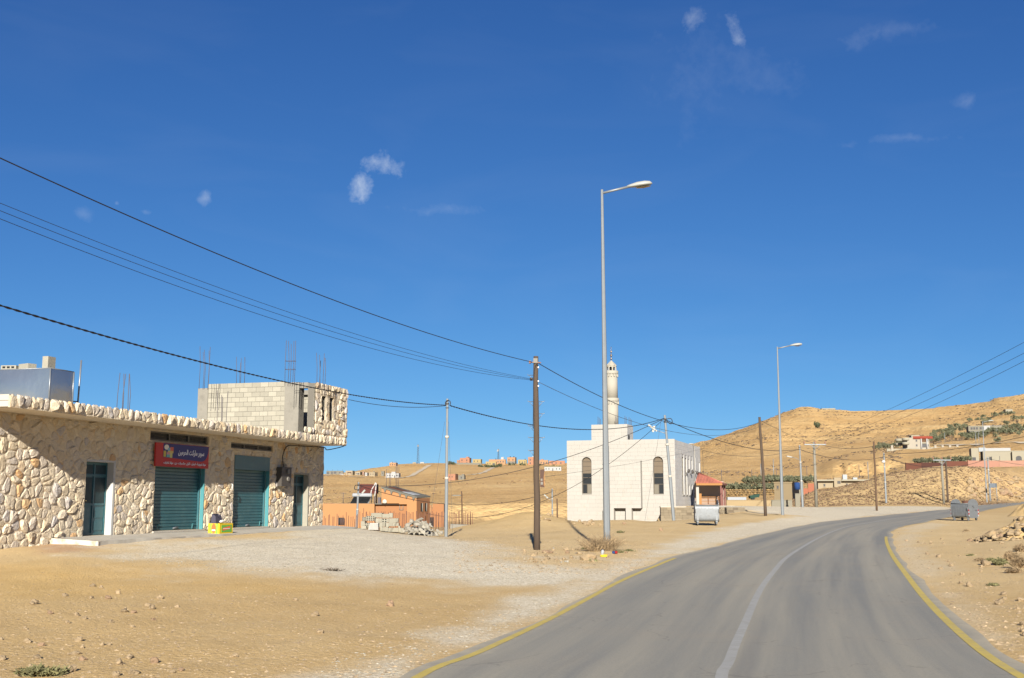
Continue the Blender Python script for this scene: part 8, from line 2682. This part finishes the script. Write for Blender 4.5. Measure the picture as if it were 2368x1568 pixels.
def pebble_field(name, regions, material, seed):
    rs = np.random.RandomState(seed)
    V, Fc, RN = [], [], []
    oc = np.array([(1, 0, 0), (-1, 0, 0), (0, 1, 0), (0, -1, 0), (0, 0, .75), (0, 0, -.3)], float)
    of = [(0, 2, 4), (2, 1, 4), (1, 3, 4), (3, 0, 4)]
    k = 0
    for (vx0, vx1, r0, r1, n, s0, s1, poly) in regions:
        vx = rs.uniform(vx0, vx1, n); Yv = 1.0 / rs.uniform(1 / r1, 1 / r0, n)
        x = (vx - 1183.5) / F * 1.0104 * Yv
        ok = road_sd(x, Yv) > .12
        if poly is not None: ok &= (sd_poly(x, Yv, poly) + .8 * fbm(x * .7, Yv * .7, 3, 5)) < .3
        x, Yv = x[ok], Yv[ok]; z = zfull(x, Yv)
        sz = s0 * (s1 / s0) ** (rs.rand(len(x)) ** 2)
        for a, b, c, s_ in zip(x, Yv, z, sz):
            t = rs.uniform(0, 6.28); ca, sa = math.cos(t), math.sin(t); sx, sy = s_ * rs.uniform(.7, 1.4), s_ * rs.uniform(.6, 1.1)
            for q in oc:
                px, py = q[0] * sx + rs.uniform(-.2, .2) * s_, q[1] * sy
                V.append((a + px * ca - py * sa, b + px * sa + py * ca, c + q[2] * s_ * .5))
            Fc += [(6 * k + f[0], 6 * k + f[1], 6 * k + f[2]) for f in of]; RN += [rs.rand()] * 4; k += 1
    m = MB(); m.v = V; m.f = Fc; m.sm = [False] * len(Fc); m.rnd = RN
    return tag(m.build(name, material), kind='stuff')


M_peb = mat('dirt_pebbles', (.27, .198, .118), .95, .1, 5, rnd=.35)
M_gra = mat('pale_gravel', (.27, .245, .19), .95, .1, 5, rnd=.38)
pebble_field('gravel', [(-40, 2420, 10, 34, 9000, .008, .030, None), (-40, 1300, 10, 22, 2600, .012, .04, None), (1900, 2420, 12, 60, 2200, .02, .06, None), (1050, 1500, 28, 45, 1800, .02, .06, None)], M_peb, 3)
pebble_field('gravel', [(200, 1380, 26, 52, 9000, .012, .035, G_YARD), (700, 1950, 11, 60, 6000, .010, .032, G_SHLD)], M_gra, 4)


# ---- weeds and dry bushes


def bush(name, label, loc, rx, ry, h, n, material, seed, thick=.004, leafy=0, cat='bush', group=None):
    rr_ = random.Random(seed); m = MB()
    for i in range(n):
        a = rr_.uniform(0, 6.28); q = rr_.random() ** .6
        b = Vector((rx * .35 * q * math.cos(a), ry * .35 * q * math.sin(a), -.03))
        e = Vector((rx * q * math.cos(a + rr_.uniform(-.5, .5)), ry * q * math.sin(a + rr_.uniform(-.5, .5)), h * rr_.uniform(.45, 1.0) * (1.15 - .5 * q)))
        mid = b.lerp(e, .55) + Vector((rr_.gauss(0, .06), rr_.gauss(0, .06), h * .08))
        d = Vector((rr_.gauss(0, 1), rr_.gauss(0, 1), rr_.gauss(0, .5))).normalized() * thick * rr_.uniform(.7, 1.5)
        m.cur = rr_.random()
        m.add([b - d, b + d, mid + d, mid - d], [(0, 1, 2, 3)]); m.add([mid - d, mid + d, e], [(0, 1, 2)])
        for k in range(2 + leafy):
            c = mid.lerp(e, rr_.random()); t = c + Vector((rr_.gauss(0, .09), rr_.gauss(0, .09), rr_.uniform(0, .12))) * max(.4, h * 1.5)
            w_ = thick * (1 if not leafy else 3.0)
            dd = Vector((rr_.gauss(0, 1), rr_.gauss(0, 1), rr_.gauss(0, 1))).normalized() * w_
            m.add([c - dd, c + dd, t], [(0, 1, 2)])
    o = m.build(name, material); o.location = loc
    return tag(o, label, cat, group)


b = at(1391, 37.2); bush('dry_bush', 'tangled dry brown bush at the foot of the nearest street lamp', b, .95, .6, .62, 330, M_twig, 1, .006)
b = at(1376, 36.9); bush('dry_bush', 'low dry bush between boulder and street lamp', b, .5, .4, .42, 140, M_twig, 2, .006)
b = at(1409, 37.0); bush('dry_bush', 'sparse dry stalks on the road side of the street lamp foot', b, .45, .4, .62, 70, M_twig, 3, .005)
for i, (x0, y0, x1, y1, lb) in enumerate(((1300, 915, 1435, 955, 'green weed on bare ground before the mosque niche'), (730, 1195, 800, 1225, 'small green weed left behind the dry bush'), (1310, 1240, 1410, 1285, 'green weed nearest the street lamp on the road side'), (1460, 1240, 1555, 1262, 'flat green weed past the orange stone'), (875, 1382, 960, 1422, 'tiny weed just below the pale boulder'))):
    a, c = lp(x0, y0), lp(x1, y1); p = hit((a[0] + c[0]) / 2, c[1], 28); w_ = (c[0] - a[0]) / F * p.y / 2
    bush('weed', lb.replace('left behind', 'behind'), p, w_, w_ * .6, w_ * .55, 60, M_weed, 20 + i, .008, 2, 'weed')
p = hit(92, 1560); bush('weed', 'flat green weed in the dirt at the bottom corner below the shop', p, .28, .16, .10, 110, M_weed, 31, .006, 3, 'weed')
p = hit(771, 1322); bush('dead_branch', 'dark dead twig lying on the gravel yard', p, .42, .14, .08, 40, M_bark, 32, .01, 0, 'branch')
for i, (cx, cy, w_, h_, n, mm, lb) in enumerate(((455, 690, 45, 22, 70, M_twig, 'small dry tuft below the striped dumpster'), (530, 825, 55, 32, 80, M_twig, 'dry tuft standing alone in the inner verge'), (680, 1145, 120, 30, 170, M_twig, 'low dry brown mat of stalks near the yellow tan stone'), (830, 1140, 95, 32, 150, M_weed, 'green hump of weeds beside the dry mat'), (980, 1200, 130, 60, 240, M_weed, 'grey green bush below the rubble heap'), (1150, 1130, 130, 90, 280, M_twig, 'tall brown bush between green bush and frame edge'), (1290, 1260, 190, 120, 420, M_twig, 'largest dry brown bush at the edge of the inner verge'), (1200, 1330, 150, 60, 220, M_twig, 'dark low bush in front of the largest dry bush'), (875, 1540, 60, 20, 70, M_weed, 'small green weed low on the inner verge'), (525, 1058, 50, 12, 50, M_weed, 'flat weed up the inner verge'), (1300, 1000, 120, 80, 180, M_twig, 'dry stalks rising against the rubble heap'))):
    v = rq_(cx, cy); p = hit(v[0], v[1] + 1); k = .1475 / F * p.y
    bush('weed' if mm is M_weed else 'dry_bush', lb, p, w_ * k * (.62 if w_ < 100 else .8), w_ * k * .5, h_ * k * (1.25 if w_ < 100 else 1.7), int(n * 1.4), mm, 50 + i, .008, 2 if mm is M_weed else 0, 'weed' if mm is M_weed else 'bush')
for i in range(16):
    vx = 2195 + r_.random() * 170; p = at(vx, 152 + 18 * (vx - 2195) / 170 + r_.uniform(-1, 3)); bush('dry_bush', 'dry grass tuft along the far edge of the road at the mound foot', p, .9, .5, .5, 40, M_twig, 80 + i, .02, 0, 'grass tuft', 'dry grass tufts along the far road edge')
# litter
b = hit(*lp(1068, 1358), 30); o = thing('bottle', 'white and yellow plastic bottle lying by the dry bush', 'bottle', b)
m = MB(); m.tube([(0, 0, .05), (.02, .02, .18), (.02, .02, .21)], [.05, .05, .02], 8); m.build('bottle_body', M_whitesheet, o)
m = MB(); m.tube([(-.05, -.02, .03), (.16, -.04, .03)], .04, 8); m.build('yellow_label', M_cy, o)
b = hit(*lp(1265, 1302), 30); o = thing('drink_can', 'crushed blue and red drink can beside the dry bush', 'can', b)
m = MB(); m.tube([(-.06, 0, .04), (.02, 0, .04)], .045, 8); m.build('can_body', cmat('blue_plastic', 50, 95, 165), o)
m = MB(); m.tube([(.021, 0, .04), (.10, .01, .05)], .045, 8); m.build('can_end', M_rs, o)
b = hit(*lp(685, 1308), 30); o = thing('plastic_scrap', 'flat blue plastic scrap before the boulder', 'litter', b)
m = MB(); m.add([(-.14, 0, .02), (.02, -.05, .05), (.15, 0, .02), (.0, .1, .06)], [(0, 1, 2, 3)]); m.build('scrap_sheet', cmat('dull_blue_plastic', 90, 115, 150), o)
